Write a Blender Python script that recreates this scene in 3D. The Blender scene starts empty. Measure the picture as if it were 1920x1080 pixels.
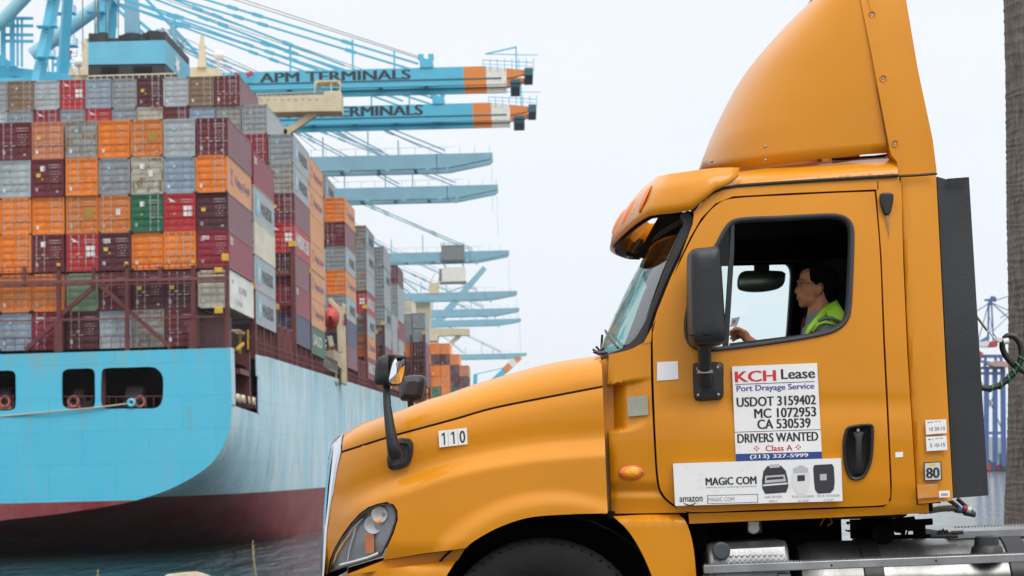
import bpy, bmesh, math, random
import numpy as np
from math import radians as R, sin, cos, pi, sqrt
from mathutils import Vector, Matrix
from mathutils.geometry import delaunay_2d_cdt
random.seed(7)
S = bpy.context.scene
COL = S.collection

# ------------------------------------------------------------ camera
FPX = 3800.0
CAMZ = 1.4
PITCH, ROLL = 5.1, 1.4
cam_d = bpy.data.cameras.new('camera'); cam = bpy.data.objects.new('camera', cam_d); COL.objects.link(cam)
cam_d.sensor_width = 36.0; cam_d.lens = 36.0 * FPX / 1920.0
cam_d.clip_start = 0.1; cam_d.clip_end = 20000
CM = Matrix.Rotation(R(90 + PITCH), 4, 'X') @ Matrix.Rotation(R(-ROLL), 4, 'Z')
cam.matrix_world = Matrix.Translation((0, 0, CAMZ)) @ CM
cam_d.dof.use_dof = True; cam_d.dof.focus_distance = 10.35; cam_d.dof.aperture_fstop = 7.0
S.camera = cam
CM3 = CM.to_3x3()
def P(px, py, Y):
    """the place in the world, at distance Y, that is seen at a photograph position"""
    d = CM3 @ Vector(((px - 960) / FPX, -(py - 540) / FPX, -1.0))
    k = Y / d.y
    return Vector((d.x * k, Y, CAMZ + d.z * k))
def PZ(px, py, Y): return P(px, py, Y).z

# ------------------------------------------------------------ light: bright overcast
S.view_settings.view_transform = 'Standard'; S.view_settings.look = 'None'
S.view_settings.exposure = 0.0; S.view_settings.gamma = 1.0
S.view_settings.use_curve_mapping = False
W = bpy.data.worlds.new('World'); S.world = W; W.use_nodes = True
nt = W.node_tree; nt.nodes.clear()
SUN_EL, SUN_AZ = 55, 152      # azimuth clockwise from +Y
o_ = nt.nodes.new('ShaderNodeOutputWorld'); bg = nt.nodes.new('ShaderNodeBackground')
sky = nt.nodes.new('ShaderNodeTexSky'); sky.sky_type = 'NISHITA'; sky.sun_disc = False
sky.sun_elevation = R(SUN_EL); sky.sun_rotation = R(SUN_AZ)
tc = nt.nodes.new('ShaderNodeTexCoord'); sp = nt.nodes.new('ShaderNodeSeparateXYZ')
nt.links.new(tc.outputs['Generated'], sp.inputs[0])
rmp = nt.nodes.new('ShaderNodeValToRGB'); nt.links.new(sp.outputs['Z'], rmp.inputs[0])
el = rmp.color_ramp.elements
el[0].position = 0.0; el[0].color = (0.865, 0.915, 0.98, 1)
el[1].position = 1.0; el[1].color = (2.05, 2.05, 2.05, 1)
e = el.new(0.28); e.color = (0.90, 0.94, 0.995, 1)
e = el.new(0.6); e.color = (1.45, 1.47, 1.5, 1)
nz = nt.nodes.new('ShaderNodeTexNoise'); nz.inputs['Scale'].default_value = 2.2; nz.inputs['Detail'].default_value = 5
mp = nt.nodes.new('ShaderNodeMapping'); mp.inputs['Scale'].default_value = (1, 1, 4)
nt.links.new(tc.outputs['Generated'], mp.inputs[0]); nt.links.new(mp.outputs[0], nz.inputs['Vector'])
cr = nt.nodes.new('ShaderNodeMapRange'); cr.inputs['From Min'].default_value = .3; cr.inputs['From Max'].default_value = .7
cr.inputs['To Min'].default_value = .965; cr.inputs['To Max'].default_value = 1.03
nt.links.new(nz.outputs[0], cr.inputs[0])
mu = nt.nodes.new('ShaderNodeMix'); mu.data_type = 'RGBA'; mu.blend_type = 'MULTIPLY'; mu.inputs[0].default_value = 1
nt.links.new(rmp.outputs[0], mu.inputs[6]); nt.links.new(cr.outputs[0], mu.inputs[7])
ad = nt.nodes.new('ShaderNodeVectorMath'); ad.operation = 'SCALE'; ad.inputs['Scale'].default_value = 0.0035
nt.links.new(sky.outputs[0], ad.inputs[0])
a2 = nt.nodes.new('ShaderNodeVectorMath'); a2.operation = 'ADD'
nt.links.new(ad.outputs[0], a2.inputs[0]); nt.links.new(mu.outputs[2], a2.inputs[1])
nt.links.new(a2.outputs[0], bg.inputs[0]); bg.inputs[1].default_value = 1.0
nt.links.new(bg.outputs[0], o_.inputs[0])
sd = bpy.data.lights.new('sun', 'SUN'); so = bpy.data.objects.new('sun', sd); COL.objects.link(so)
sd.energy = 1.5; sd.angle = R(30); sd.color = (1.0, 0.96, 0.9)
az = R(SUN_AZ); dv = Vector((sin(az) * cos(R(SUN_EL)), cos(az) * cos(R(SUN_EL)), sin(R(SUN_EL))))
so.rotation_euler = dv.to_track_quat('Z', 'Y').to_euler()
S.cycles.max_bounces = 8
HAZE = .00006

# ------------------------------------------------------------ tools
MATS = {}
def mat(name, col=(.5, .5, .5), rough=.5, metal=0., coat=0., var=0., vscale=3., bump=0., bscale=40., spec=.5,
        rust=0., rustcol=(.16, .07, .03), emis=None, trans=False, gloss=.08, stretch=(1, 1, 1), rand=False, rustlo=.55, ior=1.45):
    if name in MATS: return MATS[name]
    m = bpy.data.materials.new(name); m.use_nodes = True; t = m.node_tree; N = t.nodes; L = t.links
    b = N['Principled BSDF']; b.inputs['Base Color'].default_value = (*col, 1)
    b.inputs['Roughness'].default_value = rough; b.inputs['Metallic'].default_value = metal
    b.inputs['Coat Weight'].default_value = coat; b.inputs['Coat Roughness'].default_value = .04
    b.inputs['Specular IOR Level'].default_value = spec
    MATS[name] = m
    tcn = N.new('ShaderNodeTexCoord'); mpn = N.new('ShaderNodeMapping'); mpn.inputs['Scale'].default_value = stretch
    L.new(tcn.outputs['Object'], mpn.inputs[0]); vec = mpn.outputs[0]
    if rand:
        oi = N.new('ShaderNodeObjectInfo'); ml = N.new('ShaderNodeMath'); ml.operation = 'MULTIPLY'; ml.inputs[1].default_value = 57.
        L.new(oi.outputs['Random'], ml.inputs[0]); av = N.new('ShaderNodeVectorMath'); av.operation = 'ADD'
        L.new(vec, av.inputs[0]); L.new(ml.outputs[0], av.inputs[1]); vec = av.outputs[0]
    src = None
    if var > 0:
        n = N.new('ShaderNodeTexNoise'); n.inputs['Scale'].default_value = vscale; n.inputs['Detail'].default_value = 6; L.new(vec, n.inputs['Vector'])
        mr = N.new('ShaderNodeMapRange'); mr.inputs['From Min'].default_value = .3; mr.inputs['From Max'].default_value = .7
        mr.inputs['To Min'].default_value = 1 - var; mr.inputs['To Max'].default_value = 1 + var; L.new(n.outputs[0], mr.inputs[0])
        mx = N.new('ShaderNodeMix'); mx.data_type = 'RGBA'; mx.blend_type = 'MULTIPLY'; mx.inputs[0].default_value = 1
        mx.inputs[6].default_value = (*col, 1); L.new(mr.outputs[0], mx.inputs[7]); src = mx.outputs[2]
    if rust > 0:
        n = N.new('ShaderNodeTexNoise'); n.inputs['Scale'].default_value = vscale * 1.7; n.inputs['Detail'].default_value = 9; n.inputs['Roughness'].default_value = .68
        L.new(vec, n.inputs['Vector'])
        mr = N.new('ShaderNodeMapRange'); mr.inputs['From Min'].default_value = rustlo; mr.inputs['From Max'].default_value = rustlo + .15
        mr.inputs['To Max'].default_value = rust; L.new(n.outputs[0], mr.inputs[0])
        mx = N.new('ShaderNodeMix'); mx.data_type = 'RGBA'; L.new(mr.outputs[0], mx.inputs[0])
        if src: L.new(src, mx.inputs[6])
        else: mx.inputs[6].default_value = (*col, 1)
        mx.inputs[7].default_value = (*rustcol, 1); src = mx.outputs[2]
    if src: L.new(src, b.inputs['Base Color'])
    if bump > 0:
        n = N.new('ShaderNodeTexNoise'); n.inputs['Scale'].default_value = bscale; n.inputs['Detail'].default_value = 5; L.new(vec, n.inputs['Vector'])
        bp = N.new('ShaderNodeBump'); bp.inputs['Strength'].default_value = bump; bp.inputs['Distance'].default_value = .02
        L.new(n.outputs[0], bp.inputs['Height']); L.new(bp.outputs[0], b.inputs['Normal'])
    if emis: b.inputs['Emission Color'].default_value = (*emis, 1); b.inputs['Emission Strength'].default_value = 1
    if trans:
        o = N['Material Output']; tr = N.new('ShaderNodeBsdfTransparent'); tr.inputs[0].default_value = (*col, 1)
        gl = N.new('ShaderNodeBsdfGlossy'); gl.inputs['Roughness'].default_value = .02
        fr = N.new('ShaderNodeFresnel'); fr.inputs[0].default_value = ior; ms = N.new('ShaderNodeMixShader')
        gg = N.new('ShaderNodeNewGeometry'); mm_ = N.new('ShaderNodeMath'); mm_.operation = 'SUBTRACT'; mm_.inputs[0].default_value = 1; L.new(gg.outputs['Backfacing'], mm_.inputs[1]); mf = N.new('ShaderNodeMath'); mf.operation = 'MULTIPLY'; L.new(mm_.outputs[0], mf.inputs[0]); L.new(fr.outputs[0], mf.inputs[1])
        L.new(mf.outputs[0], ms.inputs[0]); L.new(tr.outputs[0], ms.inputs[1]); L.new(gl.outputs[0], ms.inputs[2]); L.new(ms.outputs[0], o.inputs[0])
    return m

def tag(o, label=None, cat=None, group=None, kind=None):
    if label: o['label'] = label
    if cat: o['category'] = cat
    if group: o['group'] = group
    if kind: o['kind'] = kind
    return o
def thing(name, loc, label, cat, group=None):
    o = bpy.data.objects.new(name, None); o.empty_display_size = .3; COL.objects.link(o); o.location = loc; o['org'] = tuple(loc)
    del o['org']; ORG[o] = Vector(loc)
    return tag(o, label, cat, group)
ORG = {}
def link(name, me, parent=None, m=None):
    """link a mesh given in world coordinates as an object, or as a part with its thing's origin"""
    o = bpy.data.objects.new(name, me); COL.objects.link(o)
    if m and not me.materials: me.materials.append(m)
    if parent:
        o.parent = parent; org = ORG[parent]
    else:
        co = np.empty(len(me.vertices) * 3); me.vertices.foreach_get('co', co); co = co.reshape(-1, 3)
        lo, hi = co.min(0), co.max(0); org = Vector(((lo[0] + hi[0]) / 2, (lo[1] + hi[1]) / 2, lo[2])); o.location = org
    me.transform(Matrix.Translation(-org)); ORG[o] = org
    return o
class MB:
    def __init__(s): s.v = []; s.f = []
    def add(s, v, f):
        n = len(s.v); s.v += [Vector(p) for p in v]; s.f += [[i + n for i in q] for q in f]; return s
    def box(s, a, b):
        x0, y0, z0 = a; x1, y1, z1 = b
        return s.add([(x0, y0, z0), (x1, y0, z0), (x1, y1, z0), (x0, y1, z0), (x0, y0, z1), (x1, y0, z1), (x1, y1, z1), (x0, y1, z1)],
              [(0, 3, 2, 1), (4, 5, 6, 7), (0, 1, 5, 4), (1, 2, 6, 5), (2, 3, 7, 6), (3, 0, 4, 7)])
    def bar(s, p, q, w, h=None, up=(0, 0, 1), w2=None, h2=None):
        p = Vector(p); q = Vector(q); h = h or w; w2 = w2 or w; h2 = h2 or h
        d = (q - p).normalized(); u = Vector(up)
        if abs(d.dot(u)) > .98: u = Vector((0, 1, 0))
        x = d.cross(u).normalized(); y = x.cross(d)
        vs = []
        for c, ww, hh in ((p, w, h), (q, w2, h2)):
            vs += [c - x * ww / 2 - y * hh / 2, c + x * ww / 2 - y * hh / 2, c + x * ww / 2 + y * hh / 2, c - x * ww / 2 + y * hh / 2]
        return s.add(vs, [(0, 1, 2, 3), (7, 6, 5, 4), (0, 4, 5, 1), (1, 5, 6, 2), (2, 6, 7, 3), (3, 7, 4, 0)])
    def tube(s, pts, r, n=8, caps=True):
        pts = [Vector(p) for p in pts]; rs = r if isinstance(r, (list, tuple)) else [r] * len(pts)
        vs = []; fs = []; x = None
        for i, p in enumerate(pts):
            d = (pts[min(i + 1, len(pts) - 1)] - pts[max(i - 1, 0)]).normalized()
            if x is None:
                a = Vector((0, 0, 1)) if abs(d.z) < .9 else Vector((1, 0, 0)); x = d.cross(a).normalized()
            else:
                x = (x - d * x.dot(d)).normalized()
            y = d.cross(x)
            for k in range(n):
                a = 2 * pi * k / n; vs.append(p + (x * cos(a) + y * sin(a)) * rs[i])
        for i in range(len(pts) - 1):
            for k in range(n):
                k2 = (k + 1) % n; fs.append((i * n + k, i * n + k2, (i + 1) * n + k2, (i + 1) * n + k))
        if caps: fs.append(tuple(reversed(range(n)))); fs.append(tuple((len(pts) - 1) * n + k for k in range(n)))
        return s.add(vs, fs)
    def prism(s, poly, off):
        n = len(poly); off = Vector(off); a = [Vector(p) for p in poly]
        return s.add(a + [p + off for p in a], [tuple(range(n)), tuple(reversed(range(n, 2 * n)))] + [(i, n + i, n + (i + 1) % n, (i + 1) % n) for i in range(n)])
    def lathe(s, prof, c, axis='Y', n=32, closed=False):
        vs = []; fs = []; m = len(prof); c = Vector(c)
        for k in range(n):
            a = 2 * pi * k / n
            for r, h in prof:
                if axis == 'Y': vs.append(c + Vector((r * cos(a), h, r * sin(a))))
                elif axis == 'Z': vs.append(c + Vector((r * cos(a), r * sin(a), h)))
                else: vs.append(c + Vector((h, r * cos(a), r * sin(a))))
        for k in range(n):
            k2 = (k + 1) % n
            for j in range(m - 1 + (1 if closed else 0)):
                j2 = (j + 1) % m; fs.append((k * m + j, k * m + j2, k2 * m + j2, k2 * m + j))
        return s.add(vs, fs)
    def grid(s, rows, wrap=False, flip=False):
        m = len(rows[0]); vs = [p for r in rows for p in r]; fs = []
        for i in range(len(rows) - 1):
            for j in range(m - (0 if wrap else 1)):
                j2 = (j + 1) % m; q = (i * m + j, i * m + j2, (i + 1) * m + j2, (i + 1) * m + j); fs.append(q[::-1] if flip else q)
        return s.add(vs, fs)
    def mirror(s, yc):
        n = len(s.v); s.v += [Vector((p.x, 2 * yc - p.y, p.z)) for p in s.v]; s.f += [[i + n for i in reversed(q)] for q in s.f]; return s
    def pieces(s):
        """the face lists of the far-apart pieces"""
        n = len(s.v); par = list(range(n))
        def find(a):
            while par[a] != a: par[a] = par[par[a]]; a = par[a]
            return a
        for f in s.f:
            r = find(f[0])
            for q in f[1:]:
                t = find(q)
                if t != r: par[t] = r
        isl = {}
        for f in s.f: isl.setdefault(find(f[0]), []).append(f)
        ks = list(isl); k = len(ks)
        if k == 1 or k > 1500: return [s.f]
        co = np.array([tuple(v) for v in s.v]); lo = []; hi = []
        for r in ks:
            ix = sorted({i for f in isl[r] for i in f}); lo.append(co[ix].min(0)); hi.append(co[ix].max(0))
        lo = np.array(lo); hi = np.array(hi); size = (hi - lo).max(1)
        gap = np.maximum(0, np.maximum(lo[:, None] - hi[None], lo[None] - hi[:, None]))
        near = np.sqrt((gap ** 2).sum(2)) <= np.maximum(.02, .5 * np.maximum(size[:, None], size[None]))
        lab = -np.ones(k, int); c = 0
        for i in range(k):
            if lab[i] >= 0: continue
            st = [i]; lab[i] = c
            while st:
                a = st.pop()
                for b in np.nonzero(near[a] & (lab < 0))[0]: lab[b] = c; st.append(b)
            c += 1
        return [[f for i in range(k) if lab[i] == j for f in isl[ks[i]]] for j in range(c)]
    def build(s, name, m, parent=None, smooth=False, ang=35, bevel=0, fix=True, solid=0, label=None):
        if name not in ('lettering', 'marking', 'crown'):
            pcs = s.pieces()
            if 1 < len(pcs) <= 70:
                out = []
                for fs in pcs:
                    ix = sorted({i for f in fs for i in f}); mp_ = {a: b for b, a in enumerate(ix)}; q = MB(); q.v = [s.v[i] for i in ix]; q.f = [[mp_[i] for i in f] for f in fs]
                    q.pieces = lambda: [0]; out.append(q.build(name, m, parent, smooth, ang, bevel, fix, solid, label))
                return out[0]
        me = bpy.data.meshes.new(name); me.from_pydata(s.v, [], s.f); me.update()
        if fix:
            bm = bmesh.new(); bm.from_mesh(me); bmesh.ops.recalc_face_normals(bm, faces=bm.faces); bm.to_mesh(me); bm.free()
        if smooth:
            me.shade_smooth(); me.set_sharp_from_angle(angle=R(ang))
        o = link(name, me, parent, m)
        if solid:
            md = o.modifiers.new('solid', 'SOLIDIFY'); md.thickness = solid; md.offset = 0
        if bevel:
            md = o.modifiers.new('bevel', 'BEVEL'); md.width = bevel; md.segments = 2; md.limit_method = 'ANGLE'; md.angle_limit = R(40)
            if not smooth: me.shade_smooth(); me.set_sharp_from_angle(angle=R(30))
        if label: o['label'] = label
        return o

def inside(x, y, poly):
    c = False; n = len(poly); j = n - 1
    for i in range(n):
        xi, yi = poly[i]; xj, yj = poly[j]
        if (yi > y) != (yj > y) and x < (xj - xi) * (y - yi) / (yj - yi) + xi: c = not c
        j = i
    return c
def cr_smooth(pts, closed=True, sub=4, keep=()):
    """Catmull-Rom through the points; indices in keep stay sharp"""
    n = len(pts); out = []
    for i in range(n if closed else n - 1):
        p1 = pts[i]; p2 = pts[(i + 1) % n]
        p0 = pts[(i - 1) % n] if (closed or i > 0) else p1
        p3 = pts[(i + 2) % n] if (closed or i + 2 < n) else p2
        if i in keep: p0 = p1
        if (i + 1) % n in keep: p3 = p2
        d = math.dist(p1, p2)
        k = max(1, min(sub, int(d / 4)))
        for j in range(k):
            t = j / k
            out.append(tuple(.5 * ((2 * b) + (c - a) * t + (2 * a - 5 * b + 4 * c - d_) * t * t + (3 * b - a - 3 * c + d_) * t ** 3) for a, b, c, d_ in zip(p0, p1, p2, p3)))
    if not closed: out.append(pts[-1])
    return out
def resamp(poly, step):
    out = []
    n = len(poly)
    for i in range(n):
        a = poly[i]; b = poly[(i + 1) % n]; k = max(1, int(round(math.dist(a, b) / step)))
        for j in range(k): out.append((a[0] + (b[0] - a[0]) * j / k, a[1] + (b[1] - a[1]) * j / k))
    return out
def panel_mb(outline, depth, holes=(), step=10, rim=.04, mirror=None, mb=None):
    """curved sheet-metal panel: the outline is filled with a fine mesh that follows depth(), edges folded inwards"""
    loops = [resamp(outline, step)] + [resamp(h, step) for h in holes]
    verts = []; edges = []
    for lp in loops:
        n0 = len(verts); verts += lp; edges += [(n0 + i, n0 + (i + 1) % len(lp)) for i in range(len(lp))]
    xs = [p[0] for p in loops[0]]; ys = [p[1] for p in loops[0]]
    sa = np.array([verts[a] for a, b in edges]); sb_ = np.array([verts[b] for a, b in edges]); sv = sb_ - sa; sl = np.maximum((sv ** 2).sum(1), 1e-9)
    def clear(p):
        w = np.array(p) - sa; t = np.clip((w * sv).sum(1) / sl, 0, 1)
        return (((w - sv * t[:, None]) ** 2).sum(1)).min() > (step * .42) ** 2
    x = min(xs) + step / 2
    row = 0
    while x < max(xs):
        y = min(ys) + step / 2 + (row % 2) * step / 2
        while y < max(ys):
            if inside(x, y, loops[0]) and not any(inside(x, y, h) for h in loops[1:]):
                if clear((x, y)): verts.append((x, y))
            y += step
        x += step; row += 1
    r = delaunay_2d_cdt([Vector(v) for v in verts], edges, [], 0, 1e-5)
    V2 = r[0]; F = []
    for f in r[2]:
        cx = sum(V2[i].x for i in f) / len(f); cy = sum(V2[i].y for i in f) / len(f)
        a_, b_, c_ = (V2[i] for i in f[:3])
        if abs((b_ - a_).cross(c_ - a_)) < .12: continue
        if inside(cx, cy, loops[0]) and not any(inside(cx, cy, h) for h in loops[1:]): F.append(list(f))
    V3 = [P(v.x, v.y, depth(v.x, v.y)) for v in V2]
    for f in F:
        a, b, c = (V3[f[i]] for i in range(3))
        if (b - a).cross(c - a).y > 0: f.reverse()
    if rim:
        cnt = {}
        for f in F:
            for i in range(len(f)):
                a, b = f[i], f[(i + 1) % len(f)]
                cnt[(a, b)] = 1
        be = [(a, b) for (a, b) in cnt if (b, a) not in cnt]
        idx = {}
        for a, b in be:
            for q in (a, b):
                if q not in idx: idx[q] = len(V3); V3.append(V3[q].copy()); V3.append(V3[q] + Vector((0, rim, 0)))
            F.append([idx[b], idx[a], idx[a] + 1, idx[b] + 1])
    mb = mb or MB(); one = MB(); one.add(V3, F)
    if mirror is not None: one.mirror(mirror)
    mb.add(one.v, one.f)
    return mb
def panel(name, m, parent, outline, depth, smooth=True, ang=40, label=None, **k):
    return panel_mb(outline, depth, **k).build(name, m, parent, smooth=smooth, ang=ang, fix=False, label=label)

TXT = {}
def text_geo(s, bold=0.):
    if (s, bold) in TXT: return TXT[(s, bold)]
    c = bpy.data.curves.new('t', 'FONT'); c.body = s; c.resolution_u = 3
    o = bpy.data.objects.new('t', c); me = bpy.data.meshes.new_from_object(o)
    co = [(v.co.x, v.co.y) for v in me.vertices]; fs = [tuple(p.vertices) for p in me.polygons]
    bpy.data.objects.remove(o); bpy.data.meshes.remove(me)
    x0 = min(c[0] for c in co); x1 = max(c[0] for c in co); y0 = min(c[1] for c in co); y1 = max(c[1] for c in co)
    TXT[(s, bold)] = ([((x - x0) / (x1 - x0), (y - y0) / (y1 - y0)) for x, y in co], fs)
    return TXT[(s, bold)]
def text_on(mb, s, o, ux, uy, bold=0.):
    """flat print of the words s: origin o (lower left), ux along the writing, uy up"""
    co, fs = text_geo(s, bold); o = Vector(o); ux = Vector(ux); uy = Vector(uy)
    n = ux.cross(uy).normalized(); w = uy.length * bold * 1.6
    k = 5 if bold > 0 else 1; d = ux.normalized() * w
    for i in range(k):
        mb.add([o + d * (i - (k - 1) / 2) / max(1, (k - 1) / 2) + ux * x + uy * y + n * (.0001 * i * max(1, uy.length * 8)) for x, y in co], fs)
def text_px(mb, s, bl, br, tl, Y, bold=0.):
    a = P(*bl, Y); text_on(mb, s, a, P(*br, Y) - a, P(*tl, Y) - a, bold)
def interp(x, pts):
    if x <= pts[0][0]: return pts[0][1]
    for (a, va), (b, vb) in zip(pts, pts[1:]):
        if x <= b: return va + (vb - va) * (x - a) / (b - a)
    return pts[-1][1]
def sstep(t): t = max(0, min(1, t)); return t * t * (3 - 2 * t)
# ============================================================ SETTING
WZ = -4.4                                     # water level; the road is z = 0
hz = bpy.data.materials.new('haze_air'); hz.use_nodes = True; hn = hz.node_tree; hn.nodes.remove(hn.nodes['Principled BSDF'])
pv = hn.nodes.new('ShaderNodeVolumePrincipled'); pv.inputs['Color'].default_value = (.93, .96, 1, 1); pv.inputs['Density'].default_value = HAZE
hn.links.new(pv.outputs[0], hn.nodes['Material Output'].inputs['Volume'])
if HAZE > 0:
    tag(MB().box((-6200, -90, -10.2), (6200, 9200, 130)).build('haze', hz), kind='stuff')
def water_mat():
    m = bpy.data.materials.new('water'); m.use_nodes = True; t = m.node_tree; N = t.nodes; L = t.links; b = N['Principled BSDF']
    b.inputs['Base Color'].default_value = (.008, .026, .028, 1); b.inputs['Roughness'].default_value = .06; b.inputs['IOR'].default_value = 1.33
    tcn = N.new('ShaderNodeTexCoord'); last = None
    for sc, st, dist in (((1, .2, 1), .5, .9), ((1, .6, 1), 1.9, .22), ((1, .4, 1), .11, 1.2)):
        mpn = N.new('ShaderNodeMapping'); mpn.inputs['Scale'].default_value = sc; L.new(tcn.outputs['Object'], mpn.inputs[0])
        n = N.new('ShaderNodeTexNoise'); n.inputs['Scale'].default_value = st; n.inputs['Detail'].default_value = 4; n.inputs['Roughness'].default_value = .6
        L.new(mpn.outputs[0], n.inputs['Vector'])
        bp = N.new('ShaderNodeBump'); bp.inputs['Strength'].default_value = 1; bp.inputs['Distance'].default_value = dist
        L.new(n.outputs[0], bp.inputs['Height'])
        if last: L.new(last.outputs[0], bp.inputs['Normal'])
        last = bp
    L.new(last.outputs[0], b.inputs['Normal'])
    return m
def quad(name, pts, m, kind='structure'):
    o = MB().add(pts, [tuple(range(len(pts)))]).build(name, m, fix=False); tag(o, kind=kind); return o
tag(quad('water', [(-6000, 19, WZ), (6000, 19, WZ), (6000, 9000, WZ), (-6000, 9000, WZ)], water_mat()), kind='structure')
M_asph = mat('asphalt', (.095, .093, .09), .9, var=.25, vscale=6, bump=.5, bscale=90)
M_dirt = mat('dirt', (.20, .165, .12), .95, var=.3, vscale=2, bump=.7, bscale=12)
quad('road', [(-80, -60, 0), (80, -60, 0), (80, 13.6, 0), (-80, 13.6, 0)], M_asph)
ln = MB()
ln.box((-80, 7.9, .002), (80, 8.05, .006)); ln.box((-80, 3.2, .002), (80, 3.35, .006))
tag(ln.build('road_marking', mat('road_paint', (.75, .74, .7), .7, var=.15, vscale=8)), kind='structure')
# the bank: road edge, crest, slope into the water
bm_ = MB(); rows = []
for y, z in ((13.6, 0), (14.4, .18), (15.6, .30), (17, .05), (19, -1.6), (23, -5.4)):
    rows.append([Vector((x, y, z + (random.uniform(-.07, .07) if z and z > -5 else 0))) for x in np.arange(-60, 61, 1.5)])
tag(bm_.grid(rows).build('bank', M_dirt, smooth=True, ang=80), kind='structure')
quad('seabed', [(-6000, 10, -9), (6000, 10, -9), (6000, 9000, -9), (-6000, 9000, -9)], M_dirt)
# kerb between the road and the bank
tag(MB().box((-80, 13.45, 0), (80, 13.6, .13)).build('kerb', mat('concrete', (.34, .33, .31), .9, var=.2, vscale=5, bump=.3), bevel=.015), kind='structure')

M_rock = mat('rock', (.36, .29, .21), .9, var=.35, vscale=5, bump=.8, bscale=14)
def rock(px, Y, ztop, r, seed, label, squash=.75):
    rnd = random.Random(seed); c = P(px, 1070, Y); c.z = ztop - r * squash * .96
    bm = bmesh.new(); bmesh.ops.create_icosphere(bm, subdivisions=3, radius=1)
    ax = [Vector((rnd.gauss(0, 1), rnd.gauss(0, 1), rnd.gauss(0, 1))).normalized() for _ in range(16)]
    dd = [rnd.uniform(.72, .95) for _ in ax]
    for v in bm.verts:
        for a, d in zip(ax, dd):
            k = v.co.dot(a) - d
            if k > 0: v.co -= a * k * .9
        v.co = Vector((v.co.x * r * 1.15, v.co.y * r, v.co.z * r * squash)) * (1 + rnd.uniform(-.012, .012)) + c
    me = bpy.data.meshes.new('rock'); bm.to_mesh(me); bm.free(); me.shade_smooth(); me.set_sharp_from_angle(angle=R(28))
    o = link('rock', me, None, M_rock); tag(o, label, 'rock', 'rocks along the bank')
rock(349, 15.6, PZ(349, 1072.5, 15.6), .27, 3, 'tan boulder top poking up in front of the water beside the grass stalk')
rock(572, 15.8, PZ(572, 1077, 15.8), .25, 8, 'tan boulder tip just in front of the truck grille')
for i in range(9):
    px = (-60, 60, 190, 455, 700, 930, 1250, 1560, 1820)[i]
    rock(px, 16.1 + .25 * (i % 3), .52 - .05 * (i % 2), .42 + .05 * (i % 3), 20 + i, 'low tan boulder on the bank, %s counted from the ship stern side' % ('first', 'second', 'third', 'fourth', 'fifth', 'sixth', 'seventh', 'eighth', 'ninth')[i])
M_straw = mat('dry_grass', (.38, .33, .17), .8, var=.2)
def stalk(px, ytop, Y, label, n=26):
    top = P(px, ytop, Y); base = Vector((top.x + .02, Y, .22)); mb = MB(); rnd = random.Random(px)
    pts = [base.lerp(top, t) + Vector((.018 * sin(t * 5), 0, 0)) for t in np.linspace(0, 1, 8)]
    mb.tube(pts, [.0035] * 5 + [.003, .0025, .0015], 5)
    for k in range(n):
        t = .55 + .43 * k / n; p = base.lerp(top, t) + Vector((.018 * sin(t * 5), 0, 0)); s = 1 if k % 2 else -1
        q = p + Vector((s * rnd.uniform(.003, .018), rnd.uniform(-.012, .012), rnd.uniform(.015, .035)))
        mb.tube([p, p.lerp(q, .5), q], [.001, .003, .001], 4)
    o = mb.build('grass_stalk', M_straw, smooth=True); tag(o, label, 'grass stalk', 'dry grass stalks on the bank')
stalk(478, 1014, 15.0, 'tall dry seed stalk in front of the dark water under the stern')
stalk(187, 1066, 15.2, 'short dry seed stalk tip rising before the dark water', 14)

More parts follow.
